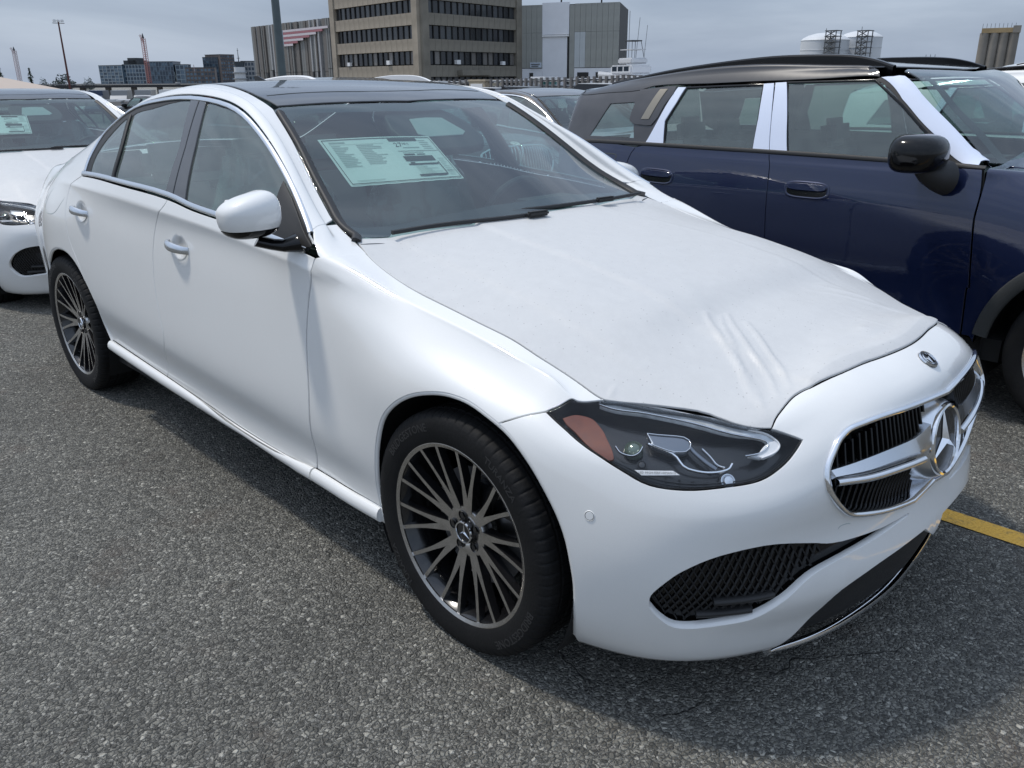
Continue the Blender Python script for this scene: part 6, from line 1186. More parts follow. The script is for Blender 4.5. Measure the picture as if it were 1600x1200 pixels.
    # ---- wheels
    for x in (0,-2.865):
        for sg in (-1,1): make_wheel(T,x,sg,full=detail and sg<0,write=wrt)
    if sticker:
        window_sticker(T,C,detail)
    return T
class Off_:
    def __init__(s,S,d): s.S=S;s.d=d;s.nu=S.nu;s.nv=S.nv
    def __call__(s,u,v):
        p,n,a,b=s.S(u,v);return p+n*s.d,n,a,b
def renormal_join(g):
    V,F,NN=g;key={};rep=np.arange(len(V))
    for i in np.where(np.abs(V[:,1])<2e-4)[0]:
        k=(round(V[i,0],4),round(V[i,2],3));rep[i]=key.setdefault(k,i)
    F=[tuple(rep[j] for j in f) for f in F];V,F,NN=renormal((V,F,NN));NN[np.arange(len(V))]=NN[rep];return V,F,NN
def make_mirror(T,sg,P,c=(-.805,.955,1.088),black=False,k=1.):
    """rounded door mirror; sg=-1 right side"""
    V=[];K=32;H=16
    for i in range(H+1):
        ph=-math.pi/2+math.pi*i/H
        for j in range(K):
            th=2*math.pi*j/K;cy=math.cos(ph)
            a=abs(math.cos(th))**.60*math.copysign(1,math.cos(th))*cy**.62;b=abs(math.sin(th))**.68*math.copysign(1,math.sin(th))*cy**.55;z=math.sin(ph)
            z=math.copysign(abs(z)**.85,z)
            x=a*(.080 if a>0 else .035);y=b*.092;zz=z*.076
            out_=(1-b)/2;zz*=(1-.55*out_**1.4) if z>0 else (.9+.1*out_)
            x-=.02*max(0,b*-1)
            V.append((c[0]+x*k,sg*(c[1]-y*k),c[2]+zz*k-.0))
    F=[(i*K+j,i*K+(j+1)%K,(i+1)*K+(j+1)%K,(i+1)*K+j) for i in range(H) for j in range(K)]
    lo=F[:5*K];hi=F[5*K:]
    m=MB();m.add(V,hi);body=m.make('mirror_cap',P,T,True)
    bm=bmesh.new();bm.from_mesh(body.data);bmesh.ops.remove_doubles(bm,verts=bm.verts,dist=1e-5);bmesh.ops.delete(bm,geom=[v for v in bm.verts if not v.link_faces],context='VERTS');bmesh.ops.recalc_face_normals(bm,faces=bm.faces);bm.to_mesh(body.data);bm.free()
    m=MB();m.add([(x,y,z-.002) for x,y,z in V],lo);m.make('mirror_lower_shell',MT['black'],body,True)
    m=MB();bx=c[0]-.038*k;m.box((bx,sg*(c[1]),c[2]+.0),(.006,.11*k,.085*k));m.make('mirror_glass',MT['chrome'],body,bevel=.002)
    m=MB();m.tube([(c[0]+.01,sg*(c[1]-.01),c[2]-.075),(c[0]+.03,sg*(c[1]-.05),c[2]-.094),(c[0]+.06,sg*.885,c[2]-.098),(c[0]+.075,sg*.845,c[2]-.090)],[.024,.026,.030,.046],14);o=m.make('mirror_arm',MT['black'],body,True)
    zc_=c[2]-.09;
    for v_ in o.data.vertices: v_.co.z=zc_+(v_.co.z-zc_)*.62
def window_sticker(T,C,detail):
    s=L['sticker'];c0=[(float(p[0]),float(p[1])) for p in s[:4]]
    def bil(a,b): return [(c0[0][k]*(1-a)+c0[1][k]*a)*(1-b)+(c0[3][k]*(1-a)+c0[2][k]*a)*b for k in (0,1)]
    W,Hh=24,14;uv=np.array([bil(i/W,j/Hh) for j in range(Hh+1) for i in range(W+1)]);p,n,_,_=C(uv[:,0],uv[:,1])
    wob=np.array([.002*math.sin(i*.9)*((j/Hh)**2) for j in range(Hh+1) for i in range(W+1)]);p=p-n*(.009+np.abs(wob))[:,None]
    F=[(j*(W+1)+i,j*(W+1)+i+1,(j+1)*(W+1)+i+1,(j+1)*(W+1)+i) for j in range(Hh) for i in range(W)]
    par=put('window_sticker',(p,F,n),MT['paper'],T)
    par['label']='printed price sheet stuck inside the windscreen'
    m=MB();g=MB()
    def pt(a,b,o=-.0075):
        u=bil(a,b);q,nn,_,_=C([u[0]],[u[1]]);return tuple(q[0]+nn[0]*o)
    def bar(a0,a1,b0,b1,mm=m):
        k=max(1,int((a1-a0)*24));V=[]
        for i in range(k+1):
            a=a0+(a1-a0)*i/k;V+= [pt(a,b0),pt(a,b1)]
        mm.add(V,[(2*i,2*i+2,2*i+3,2*i+1) for i in range(k)])
    for q in ((.02,.98,.03,.045),(.02,.98,.955,.97)): bar(*q)
    for a in (.02,.978):
        V=[pt(a,.03),pt(a+.006,.03),pt(a+.006,.97),pt(a,.97)];m.add(V,[(0,1,2,3)])
    if detail:
        def tx(body_,a,b,sz,mm=m,left=True):
            v,f=text_geo(body_,1.,0,1,.0);w=max(x for x,_,_ in v)-min(x for x,_,_ in v);x0=min(x for x,_,_ in v)
            # sheet is about .50 wide, .23 tall
            mm.add([pt(a+(x-x0)*sz/.50,b-y*sz/.27) for x,y,_ in v],f)
        r=random.Random(3)
        bar(.56,.83,.055,.115);tx('EPA  DOT',.58,.135,.001)
        tx('27',.585,.20,.036);tx('MPG',.66,.18,.016);bar(.64,.80,.255,.27,g)
        for k in range(5): bar(.84,.84+r.uniform(.06,.12),.10+.045*k,.112+.045*k,g)
        bar(.57,.97,.335,.343);bar(.60,.70,.405,.43);bar(.72,.80,.41,.425);bar(.60,.80,.37,.38,g)
        bar(.575,.86,.455,.565);bar(.60,.64,.59,.62);bar(.575,.86,.62,.65);bar(.595,.865,.86,.90);bar(.865,.875,.59,.88)
        for k in range(7): bar(.62,.62+r.uniform(.10,.22),.68+.025*k,.688+.025*k,g)
        for k in range(9): bar(.89,.89+r.uniform(.04,.075),.52+.045*k,.53+.045*k,g)
        bar(.88,.97,.80,.806);bar(.07,.20,.085,.115,g)
        for col,(x0,x1,b0,nl) in enumerate(((.07,.22,.17,13),(.27,.47,.17,12))):
            for k in range(nl): bar(x0,x0+(x1-x0)*r.uniform(.45,1),b0+.036*k,b0+.013+.036*k,g)
        bar(.06,.50,.145,.151,g);bar(.08,.30,.90,.91,g)
    else:
        bar(.57,.86,.455,.565);bar(.595,.865,.86,.90);bar(.57,.83,.055,.115)
        for k in range(8): bar(.08,.40,.12+.05*k,.135+.05*k,g)
    m.make('sticker_print',MT['ink'],par);g.make('sticker_faint_print',MT['inkgrey'],par)
# ------------------------------------------------------------------ tall car (hatch / sport utility)
def build_tall(name,label,loc,style='navy',hc=.035,group=None,detail=True,dz=0.):
    T=thing(name,label,'car',(loc[0],loc[1],dz),0,group)
    C,Nn=MCAB,MNOSE;P=MT[{'navy':'navy','dark':'darkgrey','white':'white'}[style]];RP={'navy':MT['miniroof'],'dark':P,'white':P}[style]
    ct=C.nv-1;top=Nn.nv-1;ctr=Nn.nu-1;m=ML
    def arc(S,cx,cz,R,a0,a1,n=22): return np.array([uv_of(S,cx+R*math.cos(a),cz+R*math.sin(a)) for a in np.linspace(a0,a1,n)])
    def line(S,pts,n=5):
        q=curve2([(x,z) for x,z in pts],n);return np.array([uv_of(S,x,z) for x,z in q])
    def xz(S,uv): p=S(np.atleast_2d(uv)[:,0],np.atleast_2d(uv)[:,1])[0];return p[:,0],p[:,2]
    belt=m['belt'];cB=m['cutB'];cF=m['cutF'];cR=m['cutR']
    zs=.36
    bx,bz=xz(C,cB);fx,fz=xz(C,cF);rx,rz_=xz(C,cR)
    cB2=line(C,[(bx[0]*0+bx[-1],bz[-1]),(bx[-1]+.0,.60),(bx[-1]+.02,zs)],5)
    cF2=line(C,[(fx[-1],fz[-1]),(fx[-1]-.01,.55),(fx[-1]-.0,zs)],5)
    ra=2.13 # rear arch meets the door
    aRear=line(C,[(-2.36,.98),(-2.40,.80),(-2.33,.66)],5)
    beltF=sub(belt,cF[0],cB[np.argmin(abs(cB[:,1]-9.0))])
    iB=np.argmin(abs(cB[:,1]-9.0));cBl=cB[iB:]
    fd=chain(cF,cF2[1:],cB2[::-1],cBl[::-1][1:],sub(belt,cBl[0],cF[0])[1:-1])
    a1,b1=sides('front_door',patch(C,fd,h=hc),P,T)
    arcR=arc(C,-2.55,.33,.45,.05,math.pi-.05,26)
    i1=[i for i,(u,v) in enumerate(arcR)]
    aR1=arcR[:14]
    xr,zr=xz(C,arcR)
    rd=chain(cBl,cB2[1:],line(C,[(bx[-1]-.1,zs),(-2.09,zs)],4),aR1,line(C,[(xr[13],zr[13]),(-2.47,.85),(-2.44,.98)],4)[1:],sub(belt,uv_of(C,-2.40,1.075),cBl[0])[:-1])
    a2,b2=sides('rear_door',patch(C,rd,h=hc),P,T)
    qp=chain(sub(belt,uv_of(C,-2.40,1.075),belt[0])[:-1],[[13.9,9.0],[13.9,3.0],[12.2,2.4]],[uv_of(C,-3.0,.42)],arcR[::-1][:13],line(C,[(xr[13],zr[13]),(-2.47,.85),(-2.44,.98)],4)[1:])
    sides('rear_quarter',patch(C,qp,h=hc*1.3),P,T)
    # fender on nose surface
    aF=arc(Nn,0,.33,.45,math.pi-.02,.05,30);
    cfx,cfz=np.r_[fx,xz(C,cF2[1:])[0]],np.r_[fz,xz(C,cF2[1:])[1]];fe=chain(np.array([uv_of(Nn,a_+.004,b_) for a_,b_ in list(zip(cfx,cfz))[::2]]+[uv_of(Nn,cfx[-1]+.004,zs)]),line(Nn,[(fx[-1]+.03,zs),(-.47,zs)],2),aF[:20],[[8.2,8.3],[8.0,9.0],[8.2,9.9]],[[7.,10.],[5.,10.],[3.2,10.],[2.6,9.9],[2.5,9.3]])
    sides('fender',patch(Nn,fe,h=hc),P,T)
    sides('sill_cladding',merge(patch(C,chain(line(C,[(-.55,.355),(-2.08,.355)],8),line(C,[(-2.1,.26),(-.55,.26)],8)),h=.06,off=.006)),MT['clad'],T)
    cl=arc(Nn,0,.33,.43,math.pi-.1,.12,30);sides('arch_cladding',strip(Nn,cl,.062,.012,.002),MT['clad'],T)
    cl=arc(C,-2.55,.33,.43,.1,math.pi-.1,30);sides('arch_cladding',strip(C,cl,.062,.012,.002),MT['clad'],T)
    # hood, front
    g=patch(Nn,np.array([[2.3,10.08],[3.2,10.06],[5,10.06],[7,10.06],[8.4,10.0],[10,9.6],[11.5,9.4],[ctr,9.4],[ctr,top],[2.3,top]]),h=.05,vmax=top,umax=ctr);put('hood',merge(g,mir(g)),P,T)
    gr=[[10.9,8.3],[11.6,8.5],[12.5,8.5],[12.85,8.2],[12.85,6.2],[12.2,5.7],[11.2,6.0],[10.8,7.0]]
    fb=np.array([[8.3,8.1],[8.6,9.1],[10,9.3],[11.5,9.3],[ctr,9.3],[ctr,1.0],[10,1.0],[8.6,1.1],[8.35,2.5],[8.5,4.2],[8.2,5.8],[7.6,7.0],[7.9,8.0]])
    hlm=np.array([[9.3,7.2],[9.6,8.2],[10.4,8.1],[10.6,7.3],[10.2,6.8]])
    g=patch(Nn,fb,[np.array(gr),hlm],h=.045,umax=ctr,rim=.02);put('front_bumper',merge(g,mir(g)),P,T)
    sides('headlamp',patch(Nn,hlm,h=.04,off=-.004),MT['lens'],T);sides('lamp_housing',patch(Nn,hlm,h=.04,off=-.03,gap=-.003,rim=0),MT['silver'],T)
    sides('grille',patch(Nn,np.array(gr),h=.04,off=-.03,gap=-.003,rim=0),MT['liner'],T)
    gg=curve2(gr+[gr[0]],4);sides('grille_frame',strip(Nn,gg,.022,.012,0),MT['chrome'] if style=='dark' else MT['black'],T)
    if style=='dark':
        for u in np.arange(11.05,12.85,.18):
            sides('kidney_bar',strip(Nn,np.array([[u,v] for v in np.linspace(6.1,8.4,12)]),.012,.022,-.012),MT['chrome'],T)
        p_,n_,_,_=Nn([12.99],[9.15]);M=Matrix.Translation((p_[0][0],0,p_[0][2]))@Vector((n_[0][0],0,n_[0][2])).to_track_quat('Z','Y').to_matrix().to_4x4()
        o=MB();o.lathe([(0,.003),(.03,.003),(.032,.006),(.041,.006),(.042,0)],32,axis='z');o.xf(M);o.make('round_badge',MT['silver'],T,True)
    # roof
    rl=m['rooflow'];rp=chain(rl,[[4.55,12.4],[4.45,13.],[4.3,14.],[4.2,ct],[10.6,ct],[10.6,12.5],[10.5,11.3]])
    rl2=rl[::-1]
    g=patch(C,rp,h=.05,vmax=ct,gap=.0015);put('roof',merge(g,mir(g)),RP,T)
    # windows
    for nm,key in (('rear_window','win2'),('front_window','win1'),):
        l=m[key][:-1];a,b=sides(nm,patch(C,l,h=.05,off=-.006,gap=-.001,rim=0.),MT['sg'],T)
        s_=strip(C,np.vstack([l,l[:1]]),.012,.004,-.002);put('window_seal',s_,MT['black'],a,False);put('window_seal',mir(s_),MT['black'],b,False)
    tm=MT['tape'] if style!='dark' else MT['black']
    if style in('navy','white'):
        for key in ('tape1','tape2','tape3','tapeA'):
            l=m[key][:-1];sides('pillar_tape',patch(C,l,h=.05,off=.003,gap=.0,rim=.004),tm,T)
    for key in ('tape1','tape2','tape3','tapeA','apil'):
        l=m[key][:-1];sides('window_pillar',patch(C,l,h=.05,off=-.001,gap=-.002,rim=.0),MT['black'] if key!='apil' else MT['trim'],T)
    dpz=chain(sub(belt,belt[0],uv_of(C,-2.34,1.085))[:],m['tape1'][::-1][:0],[uv_of(C,-2.22,1.38)],sub(rl,rl[len(rl)//3],rl[0]),[[11.3,11.0],[11.3,9.3]])
    qd=m['quart'][:4]
    sides('rear_pillar',patch(C,dpz,[qd],h=.05,off=.0),MT['bpillar'] if style!='white' else P,T)
    sides('quarter_window',patch(C,qd,h=.05,off=-.005,gap=-.001,rim=0),MT['sg'],T)
    if style=='navy':
        a,b=sides('pillar_blade',patch(C,m['blade'][:-1],h=.03,off=.007,gap=0,rim=.007),MT['bpillar'],T)
        g=patch(C,m['bronze'][:4],h=.03,off=.0105,gap=0,rim=.004);put('blade_insert',g,MT['bronze'],a);put('blade_insert',mir(g),MT['bronze'],b)
    bm_=belt.copy();bm_[:,1]+=.08;sides('belt_moulding',strip(C,bm_,.022,.006,0),MT['trim'] if style!='dark' else MT['satin'],T)
    # windscreen
    g=patch(C,chain([[1.0,ct],[1.0,13.6],[1.15,13.05]],np.array([[u,13.05] for u in np.arange(1.4,4.3,.3)]),[[4.2,13.3],[4.15,14],[4.05,ct]]),h=.06,off=-.002,vmax=ct);put('windscreen',merge(g,mir(g)),MT['ws'],T)
    sides('windscreen_print',strip(C,np.array([[u,13.35] for u in np.arange(1.0,4.3,.3)]),.05,.001,-.008),MT['frit'],T)
    g=strip(C,np.array([[4.0,13.2],[3.98,13.8],[3.95,14.5],[3.92,ct]]),.06,.001,-.008);put('windscreen_top_print',merge(g,mir(g)),MT['frit'],T)
    g=patch(C,np.array([[11.4,9.4],[14,9.4],[14,14.6],[11.2,14.2],[11.2,12]]),h=.08,umax=14);put('tailgate_glass',merge(g,mir(g)),MT['sgd'],T)
    g=patch(C,np.array([[13.95,3],[13.95,9.2],[14,9.2],[14,3]]),h=.1,umax=14)
    # handles
    for key,a,b in (('h1',a2,b2),('h2',a1,b1)):
        p_,n_,pu,pv=C(m[key][:,0],m[key][:,1]);p_,n_=p_[0],n_[0];ex=-pu[0]/np.linalg.norm(pu[0]);ez=np.cross(n_,ex)
        if ez[2]<0: ez=-ez
        for sg,par in ((1,a),(-1,b)):
            def ringm(sx,sz,z,pw=.5,K=32): return [tuple((p_+ex*sx*abs(math.cos(t))**pw*math.copysign(1,math.cos(t))+ez*sz*abs(math.sin(t))**(pw+.2)*math.copysign(1,math.sin(t))+n_*z)*np.array([1,sg,1])) for t in [2*math.pi*k/K for k in range(K)]]
            K=32
            mm=MB();V=ringm(.118,.042,.0015)+ringm(.110,.037,.004)+ringm(.104,.032,.002);mm.add(V,[(i*K+j,i*K+(j+1)%K,(i+1)*K+(j+1)%K,(i+1)*K+j) for i in range(2) for j in range(K)]);mm.make('handle_frame',P,par,True)
            mm=MB();mm.add(ringm(.104,.032,.0022),[tuple(range(K))]);mm.make('handle_recess',MT['black'],par)
            mm=MB();V=[tuple((q+ez*.013)*1) for q in [np.array(x_) for x_ in ringm(.106,.020,.004)]]+[tuple(np.array(x_)+np.array([ez[0],ez[1]*sg,ez[2]])*.013) for x_ in ringm(.100,.015,.014)]
            V[:K]=[tuple(np.array(x_)+np.array([ez[0],ez[1]*sg,ez[2]])*.013) for x_ in ringm(.106,.020,.004)]
            mm.add(V,[(j,(j+1)%K,K+(j+1)%K,K+j) for j in range(K)]+[tuple(range(K,2*K))]);mm.make('door_handle',P,par,True)
    if style=='navy':
        sides('fuel_flap_gap',strip(C,m['fuel'],.005,.0008,.0),MT['ink'],T)
    # mirrors
    for sg in (-1,1):
        q=MB();V=[];K=28;H=14;c=(-.785,1.02,1.135)
        for i in range(H+1):
            ph=-math.pi/2+math.pi*i/H
            for j in range(K):
                th=2*math.pi*j/K;cz=max(0,math.cos(ph))**.5;V.append((c[0]+.135*math.cos(th)*cz*(1 if math.cos(th)>0 else .6),sg*(c[1]+.145*math.copysign(abs(math.sin(th))**.7,math.sin(th))*cz),c[2]+.080*math.copysign(abs(math.sin(ph))**.8,math.sin(ph))))
        q.add(V,[(i*K+j,i*K+(j+1)%K,(i+1)*K+(j+1)%K,(i+1)*K+j) for i in range(H) for j in range(K)]);mb=q.make('mirror_cap',MT['black'],T,True)
        q=MB();q.tube([(-.77,sg*1.0,1.10),(-.735,sg*.97,1.055),(-.70,sg*.94,1.035),(-.68,sg*.90,1.03)],[.035,.045,.06,.075],14);q.make('mirror_arm',MT['trim'],mb,True)
    # roof rails
    rm=MT['black'] if style!='dark' else MT['silver']
    for sg in (-1,1):
        q=MB();pts=[(-2.78,.60,1.40),(-2.68,.60,1.437),(-2.3,.605,1.498),(-1.8,.61,1.545),(-1.5,.61,1.552),(-1.3,.61,1.545),(-1.18,.615,1.525),(-1.08,.62,1.495)]
        V=[];pp=curve2(pts,5)
        zr_=np.interp([p_[0] for p_ in pp],[-2.93,-2.74,-2.5,-2.15,-1.75,-1.33,-.99],[1.38,1.42,1.455,1.495,1.515,1.512,1.458]);V=[]
        for (x,y,z),zl in zip(pp,zr_): zz_=max(z,zl+.012);V+=[(x,(y-.016)*sg,zl-.02),(x,(y-.016)*sg,zz_-.004),(x,(y-.008)*sg,zz_),(x,(y+.012)*sg,zz_-.002),(x,(y+.02)*sg,zz_-.010),(x,(y+.02)*sg,zl-.02)]
        q.add(V,[(i*6+j,i*6+j+1,i*6+7+j,i*6+6+j) for i in range(len(pp)-1) for j in range(5)]);q.make('roof_rail',rm,T,True)
    # black sheet added behind panels to darken the gaps; arches
    sh=[patch(C,fd,h=.08,off=-.014,gap=-.008,rim=0),patch(C,rd,h=.08,off=-.014,gap=-.008,rim=0),patch(C,qp,h=.08,off=-.014,gap=0,rim=0),patch(Nn,fe,h=.08,off=-.014,gap=-.008,rim=0)]
    g=merge(*sh);put('gap_backing',merge(g,mir(g)),MT['liner'],T,False)
    for x in (0.,-2.55):
        for sg in (1,-1):
            q=MB();K=20;R0=.43;V=[]
            for i in range(K+1):
                a_=math.pi*(-.12+1.24*i/K)
                for y in (.87,.5): V.append((x+R0*math.cos(a_),y*sg,.33+R0*math.sin(a_)))
            q.add(V,[(2*i,2*i+1,2*i+3,2*i+2) for i in range(K)]);q.add([V[2*i+1] for i in range(K+1)],[tuple(range(K+1))]);q.make('wheel_arch_liner',MT['liner'],T)
    q=MB();q.box((-1.3,0,.30),(1.9,1.7,.1));q.box((0,0,.5),(.7,1.,.5));q.box((-2.6,0,.5),(.8,1.,.5));q.make('underbody',MT['liner'],T)
    interior(T,dx=-.02,h=1.03,w=.70,seatmat='seatdark',col='dash')
    for x in (0.,-2.55):
        for sg in (-1,1): make_wheel(T,x,sg,full=False,R=.338,kind='five' if style!='white' else 'five')
    return T

MT['lampgrey']=simple('lamp_grey_metal',(.20,.22,.25),.28,.9)
MT['drl']=simple('lamp_light_guide',(.55,.58,.60),.12,.25,0,.8,var=.2,vscale=50)
MT['lensball']=simple('projector_lens',(.16,.20,.16),.04,.6,0,1.)
MT['plasticfilm']=glass('thin_plastic_cover',(.80,.86,.85),dust_haze=.22)
GZ0=14.
def gz(x,y):
    return -min(1.9,max(0.,-x-GZ0)*.022)
def kk(p,k,z=None): q=(1.47+(p[0]-1.47)*k,-2.11+(p[1]+2.11)*k);return q if z is None else (q[0],q[1],1.4475+(z-1.4475)*k)
# ---- ground: one sheet to the horizon, dropping gently towards the harbour
xs=[-2600,-1200,-600,-300,-160,-100.4,-80,-60,-40,-25,-14,-9,-4,0,3,8,20,60,200,600,1500];ys=[-1500,-500,-150,-50,-15,-6,-2,2,6,15,40,80,160,400,1000,2600]
V=[(x,y,gz(x,y)) for x in xs for y in ys];n=len(ys);F=[(i*n+j,(i+1)*n+j,(i+1)*n+j+1,i*n+j+1) for i in range(len(xs)-1) for j in range(n-1)]
ground=ob('ground',mesh('ground',V,F,asphalt_mat()));ground['kind']='structure'
def line_mark(pts,w,nm='yellow_line'):
    m=MB();
    for (x0,y0),(x1,y1) in zip(pts[:-1],pts[1:]):
        d=Vector((x1-x0,y1-y0)).normalized();nx,ny=-d.y*w/2,d.x*w/2;K=6
        for k in range(K):
            a,b=k/K,(k+1)/K;P=[(x0+(x1-x0)*t,y0+(y1-y0)*t) for t in (a,b)]
            m.add([(P[0][0]+nx,P[0][1]+ny,.004),(P[1][0]+nx,P[1][1]+ny,.004),(P[1][0]-nx,P[1][1]-ny,.004),(P[0][0]-nx,P[0][1]-ny,.004)],[(3,2,1,0)])
    o=m.make(nm,YM);o['kind']='structure';return o
YM=yellow_mat()
line_mark([(.62,.775),(6.,.79)],.095);line_mark([(-2.2,-3.6),(-6.,-3.6)],.095) if False else None
# loose grit on the asphalt near the camera
grit=simple('grit_stones',(.26,.255,.235),.85,var=.5,vscale=300)
m=MB();r=random.Random(11)
for k in range(3200):
    x=r.uniform(-3.2,1.6);y=r.uniform(-2.9,-.5)
    if y>-.98 and r.random()<.7: y=r.uniform(-2.7,-1.)
    s=r.uniform(.0012,.0042)*(1.6 if r.random()<.05 else 1);a=r.uniform(0,3.14);P=[]
    for i in range(5):
        t=a+2*math.pi*i/5;q=s*r.uniform(.7,1.25);P.append((x+q*math.cos(t),y+q*math.sin(t),.0006))
    P+=[(x+s*r.uniform(-.3,.3),y+s*r.uniform(-.3,.3),s*r.uniform(.5,.9))]
    m.add(P,[(i,(i+1)%5,5) for i in range(5)])
g_=m.make('loose_grit',grit);g_['kind']='stuff';g_['label']='fine loose grit lying on the asphalt';g_['category']='grit'
# ---- cars close by
GRP='new cars parked in rows'
main=build_sedan('white_sedan','white sedan in front with white film on its hood and a price sheet',(0,0),group=GRP)
sedan2=copy_tree(main);sedan2.location=(-5.30,.12,-.05);sedan2['label']='white sedan parked behind the front one, cut by the left edge'
navy=build_tall('compact_suv','navy blue car with black roof and white tape on its window pillars',(.81,2.72),'navy',hc=.03,group=GRP)
dark=build_tall('compact_suv','dark car with silver roof rails and tall chrome grille, behind the sedan cabin',(-4.15,2.72),'dark',hc=.06,group=GRP,dz=-.06)
brown=build_sedan('grey_sedan','grey brown sedan seen between the dark and the navy cars',(-4.15,5.6),pm='brown',hc=.07,detail=False,film=False,sticker=False,group=GRP,dz=-.11)
wsuv=build_tall('white_suv','white tall car beyond the navy one, white tape on pillars',(1.25,5.55),'white',hc=.07,group=GRP,dz=-.035)
w2=copy_tree(wsuv);w2.location=(1.35,9.3,.02);w2.scale=(1.08,1.08,1.08);w2['label']='white tall car farthest right with its red tail lamp showing'
for sg in (1,-1):
    mm=MB();mm.box((-3.02,.80*sg,1.16),(.10,.10,.17));mm.make('tail_lamp',MT['red'],w2,bevel=.02)
# ---- generic small distant vehicles
def mini_car(col,kind='car'):
    """small faraway vehicle: body, cabin glass and wheels in one shape"""
    m=MB();f0=len(m.f)
    if kind=='car':
        prof=[(-2.2,.35),(2.2,.35),(2.25,.6),(2.1,.78),(1.1,.92),(-1.7,.98),(-2.2,.9)];cab=[(1.15,.9),(.45,1.42),(-1.2,1.45),(-1.85,.96)]
        w=.88
    else:
        prof=[(-3.6,.5),(3.3,.5),(3.35,1.1),(3.1,1.5),(2.5,2.1),(1.7,2.2),(1.6,2.2),(1.6,3.1),(-3.6,3.1)];cab=[(3.08,1.5),(2.52,2.08),(2.1,2.08),(2.1,1.5)];w=1.1
    me=bpy.data.meshes.new('parked_vehicle');V=[];F=[];MI=[]
    def ext(P,w,mi,ins=0.):
        b=len(V);k=len(P)
        for y in (-w,w): V.extend([(x,y*(1-ins*(z>1.2)),z) for x,z in P])
        F.extend([(b+i,b+(i+1)%k,b+k+(i+1)%k,b+k+i) for i in range(k)]);F.append(tuple(b+i for i in range(k))[::-1]);F.append(tuple(b+k+i for i in range(k)));MI.extend([mi]*(k+2))
    ext(prof,w,0);ext(cab,w+(.005 if kind!='car' else -.04),1,.12)
    if kind=='car': ext([(.42,1.425),(.40,1.455),(-1.15,1.48),(-1.22,1.45)],w-.12,0)
    for x in ((-1.35,1.35) if kind=='car' else (-2.3,2.4)):
        for y in (-w+.02,w-.02):
            b=len(V);K=10;R=.33 if kind=='car' else .42
            for yy in (y-.1,y+.1): V.extend([(x+R*math.cos(2*math.pi*i/K),yy,R+R*math.sin(2*math.pi*i/K)) for i in range(K)])
            F.extend([(b+i,b+(i+1)%K,b+K+(i+1)%K,b+K+i) for i in range(K)]);F.append(tuple(b+i for i in range(K)));F.append(tuple(b+K+i for i in range(K)));MI.extend([2]*(K+2))
    me.from_pydata(V,[],F);me.materials.append(col);me.materials.append(MT['frit']);me.materials.append(MT['liner']);me.polygons.foreach_set('material_index',MI);return me
cols={'white':simple('distant_white_paint',(.62,.62,.62),.3),'silver':simple('distant_silver_paint',(.32,.33,.34),.3,.5),'grey':simple('distant_grey_paint',(.09,.095,.10),.3),'red':simple('distant_red_paint',(.35,.03,.03),.4),'blue':simple('distant_blue_paint',(.04,.06,.11),.3)}
cm={k:mini_car(v) for k,v in cols.items()};tm_={k:mini_car(v,'truck') for k,v in cols.items()}
ORD=['first','second','third','fourth','fifth','sixth','seventh','eighth','ninth','tenth','eleventh','twelfth','thirteenth','fourteenth','fifteenth','sixteenth','seventeenth','eighteenth','nineteenth','twentieth','twenty-first','twenty-second','twenty-third','twenty-fourth','twenty-fifth','twenty-sixth']
r=random.Random(5)
A0=np.array([-113.,17.]);A1=np.array([-92.,55.])
desc={'white':'white','silver':'silver','grey':'dark grey','red':'red','blue':'dark blue'}
for row,(off,cnt,kinds) in enumerate(((0,26,'car'),(7.5,26,'car'),(30,15,'truck'))):
    for i in range(cnt):
        t=(i+.5)/cnt;c=r.choice(['white','white','silver','grey','white','blue','silver'])
        if kinds=='truck' and i in (9,11): c='red'
        d=(A1-A0)/np.linalg.norm(A1-A0);nrm=np.array([-d[1],d[0]]);e=A0+(A1-A0)*t*1.12+nrm*off;x,y=e
        o=ob('parked_truck' if kinds=='truck' else 'parked_car',(tm_ if kinds=='truck' else cm)[c],None,(x,y,gz(x,y)),(0,0,math.atan2(-nrm[1],-nrm[0])+r.uniform(-.03,.03)));o.scale=(1,1,.72 if kinds=='truck' else .9)
        if kinds=='truck': tag(o,'%s box truck, %s from the left in the line under the pier deck'%(desc[c],ORD[i]),'truck','box trucks parked at the harbour edge')
        else: tag(o,'%s car, %s from the left in the %s row of the far lot'%(desc[c],ORD[i],('nearer','farther')[row]),'car','small cars parked on the far lot')
for x,y,c,a in ((-36,33.,'white',.3),(-33.6,33.4,'silver',.3),(-25.5,30.6,'white',.2)):
    o=ob('parked_car',cm[c],None,(x,y,gz(x,y)),(0,0,a));tag(o,'%s car parked near the stacked guardrails%s'%(desc[c],', closest to the boat' if x>-30 else ''),'car')
dk=copy_tree(dark);dk.location=(-40.5,13.9,gz(-40,14)-.1);dk.rotation_euler=(0,0,math.radians(200));dk['label']='dark car standing alone on the empty lot beyond the sedan roof';dk['group']=GRP
